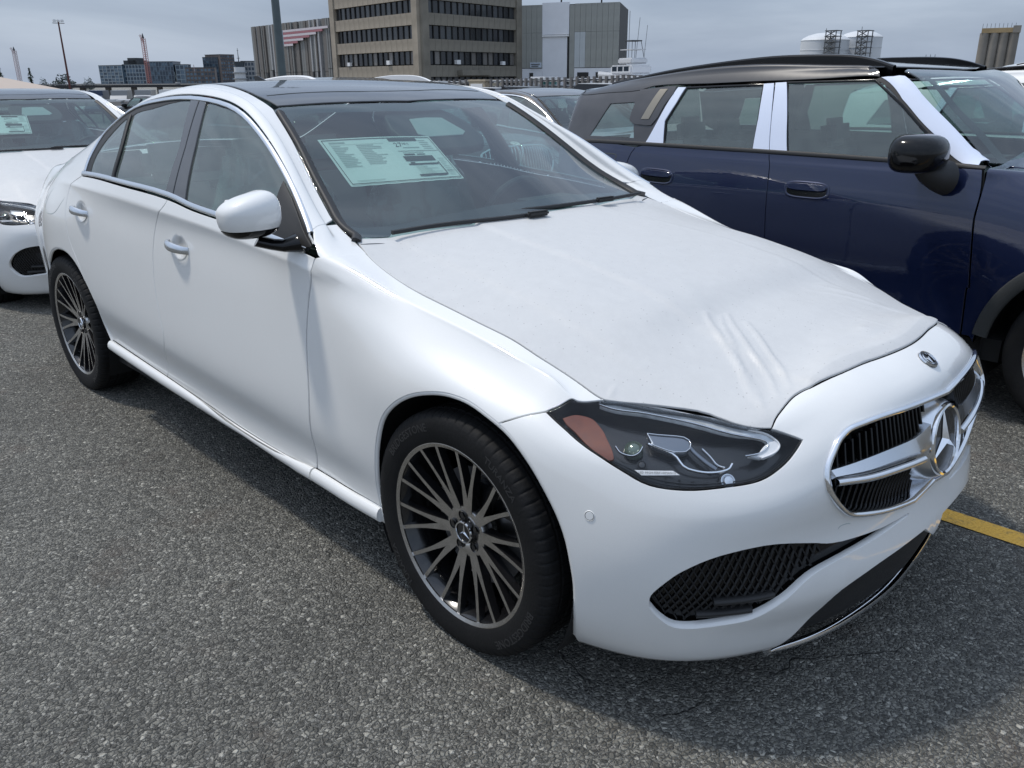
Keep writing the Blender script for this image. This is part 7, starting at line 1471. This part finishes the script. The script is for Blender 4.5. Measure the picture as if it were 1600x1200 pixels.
# ---- buildings
conc=simple('tan_concrete_sunlit',(.33,.285,.225),.85,var=.18,vscale=.6,bump=.3,bscale=3);conc_shaded=simple('tan_concrete_shaded',(.21,.19,.155),.85,var=.2,vscale=.5,bump=.3,bscale=3)  # same concrete: sunlit face coloured lighter, shaded face and canopy darker
winm=[simple('office_glass_%s'%n,c,.15,0,0,.6) for n,c in (('dark',(.02,.022,.026)),('grey',(.045,.05,.055)),('blind',(.16,.15,.14)))]
frame=simple('dark_window_frame',(.02,.02,.02),.6)
def add_box(nm,mat,parent,c,d,rz=0.,me=None):
    if me is None:
        q=MB();q.box((0,0,0),d);me=mesh(nm,q.v,q.f,mat)
    return ob(nm,me,parent,c,(0,0,rz))
def prism_obj(nm,pts,z0,z1,mat,parent=None):
    m=MB();a=sum(pts[i][0]*pts[(i+1)%len(pts)][1]-pts[(i+1)%len(pts)][0]*pts[i][1] for i in range(len(pts)))
    if a<0: pts=pts[::-1]
    m.prism(pts,z0,z1);return m.make(nm,mat,parent)
office=thing('office_building','tan concrete office block with four bands of dark windows','building',(-92.4,72.7,-1.9))
def loc_(p): return (p[0]+92.4,p[1]-72.7)
P0=np.array([0.,0.]);PL=np.array([-23.4,1.8]);PR=np.array([-3.3,21.8])
prism_obj('wall_core',[tuple(P0+[-.5,.5]),tuple(PL+[.1,.6]),tuple(PL+PR),tuple(PR+[-.6,-.1])],0,20.5,frame,office)
bands=[(-1.9,1.6),(1.62,5.05-.02),(5.05,8.25),(8.28,11.2),(11.2,14.3),(14.3,17.5)]
def facade(A,B,nw,mat,outn):
    A=np.array(A,float);B=np.array(B,float);Lg=np.linalg.norm(B-A);d=(B-A)/Lg;nrm=np.array([d[1],-d[0]]);
    if np.dot(nrm,outn)<0: nrm=-nrm
    rz=math.atan2(d[1],d[0]);pier=1.3;W=(Lg-2*pier)/nw
    zrows=[1.75,5.05,8.25,11.35,14.45]   # window heads (world z)
    pm_=None
    for a_,b_ in ((0,pier),(Lg-pier,Lg)):
        c=A+d*(a_+b_)/2+nrm*.1;q=MB();q.box((0,0,0),(b_-a_-.02,.7,20.5));ob('pier',mesh('pier',q.v,q.f,mat),office,(c[0],c[1],10.25),(0,0,rz))
    q=MB();q.box((0,0,0),(W-.035,.32,1.48));pan=mesh('panel',q.v,q.f,mat)
    q=MB();q.box((0,0,0),(W-.18,.10,1.62));wm=[mesh('window',q.v,q.f,w) for w in winm]
    q=MB();q.box((0,0,0),(.14,.16,1.70));mul=mesh('mullion',q.v,q.f,frame)
    for zi,zh in enumerate(zrows):
        for i in range(nw):
            c=A+d*(pier+W*(i+.5))
            k=0 if r.random()<.55 else 1
            if zi==1 and r.random()<.35: k=2
            ob('window',wm[k],office,(*(c+nrm*-.12),zh-.84+1.9),(0,0,rz))
            ob('panel',pan,office,(*(c+nrm*.12),zh+.78+1.9),(0,0,rz))
            e=A+d*(pier+W*i);ob('mullion',mul,office,(*(e+nrm*.0),zh-.84+1.9),(0,0,rz))
    for i in range(nw):
        c=A+d*(pier+W*(i+.5));q=None
        if i%3!=2: ob('panel',pan,office,(*(c+nrm*.12),.7),(0,0,rz))
    c=A+d*(pier+W*4.5)+nrm*.25;add_box('air_conditioner',MT['silver'],office,(*c,5.05-1.35+1.9),(.8,.5,.55),rz)
    c=A+d*(pier+W*(nw-2.5))+nrm*.22;add_box('air_conditioner',MT['silver'],office,(*c,5.05-1.4+1.9),(.7,.4,.5),rz)
facade((0,0),PL,15,conc,(-.1,-1));facade((0,0),PR,15,conc_shaded,(1,0))
add_box('entrance_canopy',conc_shaded,office,(-1.2+.4,10.5,4.2),(.9,7,.7),math.radians(8.6))
# grey clad hall
hall=thing('clad_hall','grey ribbed metal hall with tall white door next to the office','building',(-95.5,94.7,-1.9))
HA=np.array([0.,0.]);HB=np.array([13.5,6.7]);dH=(HB-HA)/np.linalg.norm(HB-HA);nH=np.array([dH[1],-dH[0]]);LH=np.linalg.norm(HB-HA);rzH=math.atan2(dH[1],dH[0])
hp=simple('grey_cladding',(.33,.335,.31),.6,.2,var=.08,vscale=.8);hl_=simple('pale_grey_cladding',(.50,.53,.54),.6,.2,var=.05,vscale=.8);hw=simple('white_cladding',(.78,.79,.82),.7,var=.04,vscale=.5)
prism_obj('wall_core',[tuple(HA),tuple(HB),tuple(HB+[-8,12]),tuple(HA+[-8,12])],0,13.6,frame,hall)
def hpan(a,b,z0,z1,mat,nm='panel',o=.12): c=HA+dH*(a+b)/2+nH*o;add_box(nm,mat,hall,(*c,(z0+z1)/2+1.9),(b-a-.03,.25,z1-z0-.03),rzH)
wp=LH/18.
for i in range(18):
    a,b=i*wp,(i+1)*wp;lo=2.95;mid=7.9
    if 4<=i<9: continue
    if i==9: continue
    hpan(a,b,mid,11.75-.0*i,hp);hpan(a,b,lo,mid,hl_ if i in (10,11) else hp)
hpan(4*wp,9*wp,7.6,12.0,hw,'white_panel',.14);hpan(4*wp,9*wp-.3,-1.9,7.3,hw,'tall_door',.02);hpan(9*wp+.05,10*wp,-1.9,11.6,hp);hpan(4*wp,9*wp,7.3,7.58,MT['silver'],'door_header',.25)
hpan(0,4*wp,-1.9,2.9,hw,'white_base',.05);hpan(10*wp,18*wp,-1.9,2.9,hw,'white_base',.05)
for a,b in ((1.6*wp,2.3*wp),(10.6*wp,12.7*wp),(14.*wp,16.2*wp)): hpan(a,b,-1.9,2.3,frame,'doorway',.16)
hpan(1.8*wp,3.9*wp,3.0,3.75,simple('pale_sign',(.55,.62,.70),.6),'sign',.34)
for k,(a,b) in enumerate(((2.0,3.7),(2.1,3.4))): hpan(a*wp,b*wp,3.45-.28*k,3.57-.28*k,frame,'sign_writing',.47)
for t in (.37,.78): c=HA+dH*LH*t;q=MB();q.rod((c[0]-1,c[1]+2,13.5),(c[0]-1,c[1]+2,15.6),.12);q.make('roof_vent',frame,hall)
# striped hall with flag mural
st_=thing('striped_hall','striped grey metal hall with red and white flag stripes, behind the lamp pole','building',(*kk((-105.,67.2),1.2),-2.57));st_.scale=(1.2,1.2,1.2)
SA=np.array([0.,0.]);SB=np.array([-25.5,2.0]);dS=(SB-SA)/np.linalg.norm(SB-SA);LS=np.linalg.norm(SB-SA);nS=np.array([dS[1],-dS[0]]);nS=nS if nS[1]<0 else -nS;rzS=math.atan2(dS[1],dS[0])
ctones=[simple('fin_%s'%n,c,.6,.2,var=.05,vscale=1) for n,c in (('brown',(.17,.155,.14)),('grey',(.22,.22,.21)),('pale',(.42,.42,.42)),('dark',(.06,.06,.065)))]
prism_obj('wall_core',[(0,0),tuple(SB),tuple(SB+[3,14]),(3,14)],0,11.2,ctones[3],st_)
r=random.Random(21);a=0
while a<LS-.1:
    w=r.choice([.35,.5,.5,.7,.9]);w=min(w,LS-a);tone=r.choice([0,0,1,1,2]) if w>.4 else r.choice([2,2,0]);dep=r.uniform(.05,.45);zs_=2.6+r.choice([0,.0,.35]) 
    for (z0,z1,tn) in ((-1.9,zs_,tone if r.random()>.18 else 3),(zs_+.06,9.5,tone)):
        c=SA+dS*(a+w/2)+nS*dep/2;add_box('panel',ctones[tn],st_,(*c,(z0+z1)/2+1.9),(w-.05,dep,z1-z0-.0),rzS)
    a+=w
fr_=simple('flag_red',(.36,.15,.17),.7);fw=simple('flag_white',(.60,.55,.57),.7)
for k in range(7):
    z=8.35-.32*k;L0=13.9;L1=[0,1.6,3.6,5.6,7.6,9.4,11.][k];c=SA+dS*(L0+L1)/2+nS*.50;add_box('flag_stripe',fw if k%2==0 else fr_,st_,(*c,z+1.9),(L0-L1,.06,.30),rzS)
c=SA+dS*14.15+nS*.50;add_box('flag_edge',simple('flag_blue',(.18,.24,.30),.7),st_,(*c,7.5+1.9),(.5,.06,2.),rzS)
# ---- stacked guardrails
gal=simple('galvanised_steel',(.46,.47,.48),.45,.6,var=.12,vscale=3);post=simple('weathered_post',(.16,.15,.145),.8)
path=[np.array(p) for p in ((-47.5,36.9),(-43.,36.6),(-38.9,36.7),(-34.4,35.5),(-30.9,34.7),(-27.5,33.6),(-24.,32.3))]
lb=['stacked guardrail run at the left, beside the first blue toilet cabin','stacked guardrail run left of the beige crate','stacked guardrail run right of the beige crate','stacked guardrail run between crate and green cabin','stacked guardrail run right of the green cabin','stacked guardrail run nearest the boat']
for i,(a,b) in enumerate(zip(path[:-1],path[1:])):
    G=thing('guardrail',lb[i],'guardrail',(a[0],a[1],gz(*a)),0,'stacked steel guardrails before the office');d=b-a;Lg=np.linalg.norm(d);d/=Lg;n=max(3,int(Lg/.52));zt=1.34+.03*i-gz(*a)
    for k in range(n):
        p=d*(Lg*(k+.3)/n);nn=np.array([d[1],-d[0]]);nn=nn if nn[1]<0 else -nn;p=p+nn*.26;q=MB();q.box((p[0],p[1],zt/2+.02),(.14,.12,zt+.12));q.make('post',post,G)
    for z in (.42,.66,.90,1.14,1.38):
        z=z*zt/1.45;q=MB();nn=np.array([d[1],-d[0]]);nn=nn if nn[1]<0 else -nn;q2=[]
        for zz,oo in ((-.15,.10),(-.07,.18),(0,.10),(.07,.18),(.15,.10)):
            pass
        e=[(0.05,0.),(.02,-.08),(.10,-.05),(.02,0),(.10,.05),(.02,.08)]
        V=[]
        for t in (.02,Lg-.02):
            for o_,zz in ((.09,-.08),(.17,-.05),(.10,0),(.17,.05),(.09,.08)): p=d*t+nn*o_*1.;V.append((p[0],p[1],z+zz))
        q.add(V,[(j,j+1,5+j+1,5+j) for j in range(4)]);q.make('rail',gal,G)
def cabin(x,y,mat,lab,s=(1.1,1.1,1.9),cat='cabin',nm='toilet_cabin'):
    T=thing(nm,lab,cat,(x,y,gz(x,y)));q=MB();q.box((0,0,s[2]/2),s);q.make('body',mat,T,bevel=.05);q=MB();q.box((s[0]*.0,-s[1]/2-.02,s[2]/2),(s[0]*.7,.05,s[2]*.85));q.make('door',MT['silver'],T);q=MB();q.box((0,0,s[2]+.06),(s[0]*1.05,s[1]*1.05,.12));q.make('roof',MT['silver'] if cat=='cabin' else mat,T)
cabin(-35.0,36.2,simple('green_plastic',(.05,.16,.15),.5),'green toilet cabin among the stacked guardrails')
cabin(-44.6,36.1,simple('blue_plastic',(.12,.20,.32),.5),'blue toilet cabin behind the left guardrails')
cabin(-41.0,37.0,simple('beige_board',(.45,.38,.28),.8,var=.1),'beige crate between guardrail runs',(1.6,1.6,1.9),'crate','crate')
# ---- lamp poles
pm2=simple('grey_green_pole',(.10,.125,.13),.5,.3,var=.1);q=MB();q.rod((0,0,0),(0,0,11.),.15,16,.11)
LP=thing('lamp_pole','grey lamp pole in front of the striped hall','lamp pole',(-26.25,13.8,gz(-26,14)));q.make('pole',pm2,LP,True);q=MB();q.box((0,0,.1),(.5,.5,.2));q.make('base',post,LP);q=MB();q.box((.8,0,11.),(2.,.3,.12));q.make('lamp_head',pm2,LP,bevel=.03)
TP=thing('lamp_mast','thin rust coloured mast with a lamp cluster at its top','lamp mast',(-84.2,25.4,-1.55));q=MB();q.rod((0,0,0),(0,0,8.1),.11,10,.06);q.make('mast',simple('rust_brown',(.10,.035,.03),.8),TP,True)
for k in (-1,0,1): q=MB();q.box((.0,k*.32,8.15),(.18,.26,.2));q.make('lamp_head',MT['silver'],TP,bevel=.03)
q=MB();q.rod((0,-.5,7.95),(0,.5,7.95),.03);q.make('cross_bar',post,TP)
# ---- harbour skyline
pier=thing('pier_viaduct','long dark pier deck crossing behind the parked trucks','pier',(-200,70,-1.9));m=MB()
A=np.array([-42.,-22.]);B=np.array([22.,36.]);
d=(B-A);Lg=np.linalg.norm(d);rz=math.atan2(d[1],d[0]);c=(A+B)/2
add_box('deck',simple('dark_deck',(.035,.035,.037),.9),pier,(c[0],c[1],2.45),(Lg,4,.55),rz);add_box('rail',simple('pier_rail_grey',(.20,.20,.21),.8),pier,(c[0],c[1],2.9),(Lg,3.6,.18),rz)
for k in range(14): p=A+d*(k+.5)/14;add_box('pile',post,pier,(p[0],p[1],1.),(1.,1.,2.4),rz)
gw=simple('blue_glass_facade',(.10,.15,.20),.12,.3,0,.8,var=.25,vscale=.04);gf=simple('pale_mullion',(.34,.38,.40),.5);dg=simple('dark_glass_facade',(.04,.06,.085),.12,.3,0,.8,var=.3,vscale=.03);br=simple('brown_masonry',(.15,.125,.115),.8,var=.15,vscale=.1);gy=simple('grey_concrete_far',(.30,.31,.32),.8,var=.1,vscale=.05);dkr=simple('dark_roof_slab',(.05,.055,.06),.7)
def block(nm,lab,p0,p1,ztop,k,depth,wall,cols_,rows_,frm=gf,roofbox=None,base=-1.9):
    """far building between two skyline points, with real floor slabs, columns and window bays"""
    a=np.array(kk(p0,k));b=np.array(kk(p1,k));zt=1.4475+(ztop-1.4475)*k-base;T=thing(nm,lab,'building',(a[0],a[1],base));d=b-a;Lg=np.linalg.norm(d);d=d/Lg;n=np.array([-d[1],d[0]]);
    if np.dot(n,a)<0: n=-n
    rz=math.atan2(d[1],d[0]);c=d*Lg/2+n*depth/2;add_box('wall',wall,T,(c[0],c[1],zt/2),(Lg,depth,zt),rz)
    for i in range(cols_+1): c=d*Lg*i/cols_-n*.2;add_box('column',frm,T,(c[0],c[1],zt/2),(Lg*.012+.25,.5,zt),rz)
    for j in range(1,rows_+1): c=d*Lg/2-n*.15;add_box('floor_slab',frm,T,(c[0],c[1],zt*j/rows_-.3),(Lg,.4,.45),rz)
    w_=Lg/cols_;h_=zt/rows_;q=MB();q.box((0,0,0),(w_*.7,.1,h_*.62));wm=[mesh('window',q.v,q.f,x) for x in (dg,gw)]
    for i in range(cols_):
        for j in range(rows_): c=d*Lg*(i+.5)/cols_-n*.06;ob('window',wm[rnd.random()<.4],T,(c[0],c[1],h_*(j+.45)),(0,0,rz))
    c=d*Lg/2+n*depth/2;add_box('roof',dkr,T,(c[0],c[1],zt+.4),(Lg+1,depth+1,.8),rz)
    if roofbox:
        for (t,w2_,h2) in roofbox: c=d*Lg*t+n*depth/2;add_box('roof_plant',gy if h2<5 else dkr,T,(c[0],c[1],zt+.8+h2/2),(Lg*w2_,depth*.6,h2),rz)
    return T
k4=4.
block('glass_building','pale blue glass building at the left of the skyline',(-356.7,124.7),(-344.6,128.7),7.37,k4,30,gw,6,6)
block('glass_building','glass building with white floor lines, next to the red crane mast',(-345.3,129.4),(-337.1,134.4),7.6,k4,30,gw,7,5,gf,[(.3,.7,5.5),(.35,.4,9.)])
block('glass_building','large blue glass building right of the red crane mast',(-336.6,135.4),(-330.1,142.4),8.5,k4,34,dg,9,5,simple('blue_grey_mullion',(.16,.20,.24),.5))
block('glass_building','small pale glass block at the right end of the blue group',(-328.,142.4),(-325.5,146.),7.4,k4,26,gw,3,4)
block('brick_building','low brown building between the glass group and the towers',(-309.9,138.),(-304.8,146.5),6.05,k4,30,br,8,4,br)
block('office_tower','dark glass tower, left half of the twin towers',(-360.2,168.7),(-355.5,173.),10.88,k4,40,dg,5,9,simple('tower_mullion',(.10,.12,.14),.5))
block('office_tower','brown grey tower, right half of the twin towers',(-354.1,173.6),(-355.5,180.5),11.95,k4,40,br,6,9,br)
block('office_tower','low dark block at the foot of the twin towers',(-356,181),(-355.,184),6.2,k4,30,dg,3,4)
block('harbour_office','pale grey harbour office left of the striped hall',(-265.5,136.7),(-261.8,143.7),7.3,3.,20,gy,8,5,gy)
# control tower with mast
p=kk((-264.8,135.6),3.);CT=thing('signal_tower','white round tower with black cab and antenna mast','tower',(p[0],p[1],-1.9));wt=simple('white_painted_concrete',(.55,.56,.57),.7)
m=MB();m.rod((0,0,0),(0,0,16),5.5,20,5.2);m.make('shaft',wt,CT,True)
for k,z in enumerate((5,10.5)): m=MB();m.rod((0,0,z),(0,0,z+1.),6.6,20);m.make('gallery',gy,CT)
m=MB();m.rod((0,0,16),(0,0,20),4.2,16,5.2);m.make('cab',dg,CT);m=MB();m.rod((0,0,20),(0,0,21),5.6,16);m.make('cab_roof',dkr,CT);m=MB();m.rod((0,0,21),(0,0,33),.5,8,.2);m.box((0,0,24),(6,.4,.4));m.box((0,0,31),(3,.3,.3));m.make('antenna_mast',dkr,CT)
# cranes
def lattice(T,a,b,w,mat,n=10,nm='mast'):
    a=Vector(a);b=Vector(b);m=MB();d=(b-a).normalized();s=d.cross(Vector((1,.3,0))).normalized()*w;t=d.cross(s).normalized()*w
    cs=[s+t,s-t,-s-t,-s+t]
    for c in cs: m.rod(a+c,b+c,w*.16,5)
    for k in range(n):
        for j in range(4): m.rod(a+(b-a)*(k/n)+cs[j],a+(b-a)*((k+1)/n)+cs[(j+1)%4],w*.11,4)
    return m.make(nm,mat,T)
crm=simple('faded_red_steel',(.36,.16,.15),.7);crw=simple('pale_crane_steel',(.42,.33,.33),.7)
for (px_,zt,mt,lab) in (((-384.3,103.7),14.7,crw,'pale pink crane mast standing alone at the far left'),((-322.8,129.6),17.8,crm,'red lattice crane mast in front of the glass buildings')):
    p=kk(px_,k4);T=thing('tower_crane',lab,'crane',(p[0],p[1],-1.9));zt=1.45+(zt-1.45)*k4+1.9;lattice(T,(0,0,0),(0,0,zt*.9),2.2,mt,22);m=MB();m.rod((0,0,zt*.9),(0,0,zt),2.,6,.3);m.make('mast_head',dkr,T)
    lattice(T,(0,0,zt*.82),(3,-5,zt*.97),1.,mt,4,'jib')
for px_,k,ang,lab in (((-262,113.5),k4,.9,'small blue crane jib on the horizon left of the glass building'),((-309,141.),k4,.3,'thin cream crane boom beside the low brown building')):
    p=kk(px_,k);T=thing('mobile_crane',lab,'crane',(p[0],p[1],-1.9));m=MB();m.rod((0,0,2),(14*ang,-9*ang,26 if ang<.5 else 14),.7,6,.4);m.make('boom',crw if ang<.5 else gw,T);m=MB();m.box((0,0,1.5),(6,4,3));m.make('cab',gy,T,bevel=.2)
# tanks
wtk=simple('white_tank_paint',(.58,.60,.62),.5,var=.06,vscale=.05);steel=simple('dark_steel_frame',(.10,.105,.11),.7)
def tank(pc,w,zw,zd,k,lab):
    p=kk(pc,k);R=w*k/2;zw=1.45+(zw-1.45)*k+1.9;zd=1.45+(zd-1.45)*k+1.9;T=thing('storage_tank',lab,'tank',(p[0],p[1],-1.9),0,'white domed storage tanks');m=MB();m.lathe([(R,0),(R,zw)],48,axis='z');m.make('shell',wtk,T,True)
    m=MB();m.lathe([(R+.3,zw),(R*.92,zw+(zd-zw)*.3),(R*.7,zw+(zd-zw)*.65),(R*.4,zw+(zd-zw)*.9),(0.01,zd)],48,axis='z');m.make('dome',wtk,T,True);m=MB();m.rod((0,0,zd-.3),(0,0,zd+3),.25,6);m.make('vent',steel,T)
    for j in range(1,4): m=MB();m.lathe([(R+.02,zw*j/4),(R+.25,zw*j/4+.1),(R+.25,zw*j/4+.5),(R+.02,zw*j/4+.6)],40,axis='z');m.make('stiffening_ring',wtk,T,True)
    return T
tank((-132.5,266.5),14.5,12.0,14.3,2.5,'white domed tank, left of the pair above the navy car roof')
tank((-127.2,279.9),13.,13.,15.0,2.5,'white domed tank, right of the pair above the navy car roof')
for pc,lab in (((-126.6,259.5),'dark steel stair tower between the two white tanks'),((-120.6,268.),'dark steel stair tower before the right white tank')):
    p=kk(pc,2.5);T=thing('stair_tower',lab,'stair tower',(p[0],p[1],-1.9));h=1.45+(14.4-1.45)*2.5+1.9;m=MB()
    for sx in (-1,1):
        for sy in (-1,1): q=MB();q.box((sx*4,sy*4,h/2),(.6,.6,h));q.make('leg',steel,T)
    for j in range(9):
        z=h*(j+1)/9;q=MB();q.box((0,0,z),(9.4,9.4,.5));q.make('landing',steel,T);q=MB();q.rod((-4,-4,z-h/9),(4,-4,z),.35,4);q.rod((4,-4.2,z-h/9),(-4,-4.2,z),.3,4);q.make('brace',steel,T)
# silos
sil=simple('stained_silo_concrete',(.22,.20,.175),.9,var=.22,vscale=.06);p0=np.array(kk((-86.4,263.8),2.5));p1=np.array(kk((-77.4,266.6),2.5));d=p1-p0;Lg=np.linalg.norm(d);T=thing('grain_silos','row of stained concrete silos with a yellow top gallery at the right','silo',(p0[0],p0[1],-1.9));ht=1.45+(12.2-1.45)*2.5+1.9
for k in range(4): c=d*(k+.5)/4;m=MB();m.rod((c[0],c[1],0),(c[0],c[1],ht),Lg/8*1.03,24,caps=True);m.make('silo',sil,T,True)
rz=math.atan2(d[1],d[0]);c=d/2;add_box('top_gallery',simple('ochre_cladding',(.33,.24,.13),.8,var=.15,vscale=.1),T,(c[0]*.92,c[1]*.92,ht+1.5),(Lg*.86,6,3.),rz);add_box('head_house',sil,T,(d[0]*.92,d[1]*.92,ht+2),(Lg*.2,7,4.4),rz)
for k in range(9): c=d*(k+.4)/9.6;add_box('roof_post',steel,T,(c[0],c[1],ht+4.6),(.25,.25,2.8),rz)
# tug and boat
p=kk((-90.2,241.2),2.);T=thing('ship_bridge','pale ship superstructure with three thin masts on the skyline','ship',(p[0],p[1],-1.9));z=1.45+(4.6-1.45)*2+1.9
add_box('superstructure',gy,T,(0,0,z*.45),(10,5,z*.9),.4);add_box('wheelhouse',wtk,T,(-1.5,-.5,z),(5,4,2.2),.4)
for k in (-2,0,2): q=MB();q.rod((k*1.0,k*.4,z),(k*1.0,k*.4,z+4.),.14,5);q.make('mast',steel,T)
bw=simple('white_gelcoat',(.66,.67,.69),.25);BT=thing('motor_yacht','white sport fishing boat with tower and whip antennas behind the guardrails','boat',(-67.6,86.0,-.6),math.radians(160))
m=MB();m.add([(-5,-1.8,0),(4,-1.8,0),(7,0,0),(4,1.8,0),(-5,1.8,0),(-5,-2.1,2.2),(4.5,-2.1,2.5),(8,0,2.9),(4.5,2.1,2.5),(-5,2.1,2.2)],[(0,1,6,5),(1,2,7,6),(2,3,8,7),(3,4,9,8),(4,0,5,9),(5,6,7,8,9),(4,3,2,1,0)]);m.make('hull',bw,BT)
q=MB();q.box((0,0,3.),(5,3,1.1));q.make('deckhouse',bw,BT,bevel=.2)
for sx in (-1.4,0,1.4): q=MB();q.box((sx,0,3.1),(1.1,3.04,.55));q.make('window',dg,BT)
q=MB();q.box((-.4,0,4.0),(3.2,2.4,.7));q.make('flybridge',bw,BT,bevel=.15)
for sx in (-1.6,.6):
    for sy in (-.9,.9): q=MB();q.rod((sx,sy,4.2),(sx*.6-.2,sy*.7,6.3),.04,5);q.make('tower_leg',steel,BT)
q=MB();q.box((-.4,0,5.3),(2.6,2.1,.10));q.make('hard_top',bw,BT);q=MB();q.box((-.4,0,6.3),(1.6,1.5,.14));q.make('tower_top',dkr,BT)
for sx,sy,h in ((-1,1,9.6),(.5,-1,9.),(-2,-.6,8.)): q=MB();q.rod((sx,sy,4.4),(sx-.3,sy*1.2,h),.03,4);q.make('whip_antenna',steel,BT)
# far tree line and two conifers at the left edge
leaf=simple('dark_foliage',(.045,.065,.04),.9,var=.4,vscale=.5);leaf2=simple('far_foliage',(.11,.135,.13),.9,var=.3,vscale=.3);bark=simple('bark',(.06,.045,.035),.9)
def conifer(x,y,h,lab,base):
    T=thing('conifer',lab,'tree',(x,y,base));q=MB();q.rod((0,0,0),(0,0,h),.12,7,.02);q.make('trunk',bark,T);q=MB();r=random.Random(int(h*10))
    for k in range(420):
        t=r.random()**.8;z=h*(.12+.88*t);R=(1-t)*h*.26*(.6+.4*math.sin(z*5))+.05;a=r.uniform(0,6.28);rr=R*r.uniform(.3,1);c=Vector((rr*math.cos(a),rr*math.sin(a),z-rr*.25));s=.16+.12*(1-t);n=Vector((math.cos(a),math.sin(a),-.3))*s;b=Vector((-math.sin(a),math.cos(a),r.uniform(-.3,.3)))*s*.5;q.add([c-b,c+n*.9,c+b,c-n*.3+Vector((0,0,s*.3))],[(0,1,2,3)])
    q.make('crown',leaf,T)
conifer(-114,27.6,5.2,'taller conifer at the far left edge of the lot',-1.9);conifer(-113.4,30.6,5.,'slimmer conifer right of the tallest one',-1.9)
def blobtree(x,y,w,h,base,lab):
    T=thing('broadleaf_tree',lab,'tree',(x,y,base));q=MB();q.rod((0,0,0),(0,0,h*.5),w*.05,7,w*.03);q.make('trunk',bark,T);q=MB();r=random.Random(int(x*7))
    for k in range(500):
        a=r.uniform(0,6.28);ph=math.acos(r.uniform(-1,1));R=r.uniform(.5,1)**.5*(1+.25*math.sin(3*a)+.2*math.sin(5*ph));c=Vector((w/2*R*math.sin(ph)*math.cos(a),w/2*R*math.sin(ph)*math.sin(a),h*.6+h*.38*R*math.cos(ph)));s=w*.055;u=Vector((r.gauss(0,1),r.gauss(0,1),r.gauss(0,1))).normalized()*s;v=u.cross(Vector((r.gauss(0,1),r.gauss(0,1),1))).normalized()*s;q.add([c-u,c+v,c+u,c-v],[(0,1,2,3)])
    q.make('crown',leaf2,T)
for (px_,w,h,lab) in (((-229.6,71.),4.5,2.6,'larger round tree on the horizon right of the mast'),((-227.5,76),2.6,2.,'smaller round tree on the horizon left of the glass buildings'),((-230,66.5),2.2,1.8,'low bushy tree on the horizon left of the mast')): blobtree(px_[0],px_[1],w,h+2.3,-1.9,lab)
tt=thing('canvas_tent','light tan canvas tent peak above the left sedan roof','tent',(-58.,12.3,gz(-58,12)));m=MB();m.add([(-4,-5,1.6),(4,-5,1.6),(4,5,1.6),(-4,5,1.6),(0,0,2.95)],[(0,1,4),(1,2,4),(2,3,4),(3,0,4)]);m.make('canvas_roof',simple('tan_canvas',(.50,.42,.36),.9),tt)
for sx in (-4,4):
    for sy in (-5,5): q=MB();q.rod((sx,sy,0),(sx,sy,1.6),.05,6);q.make('pole',post,tt)
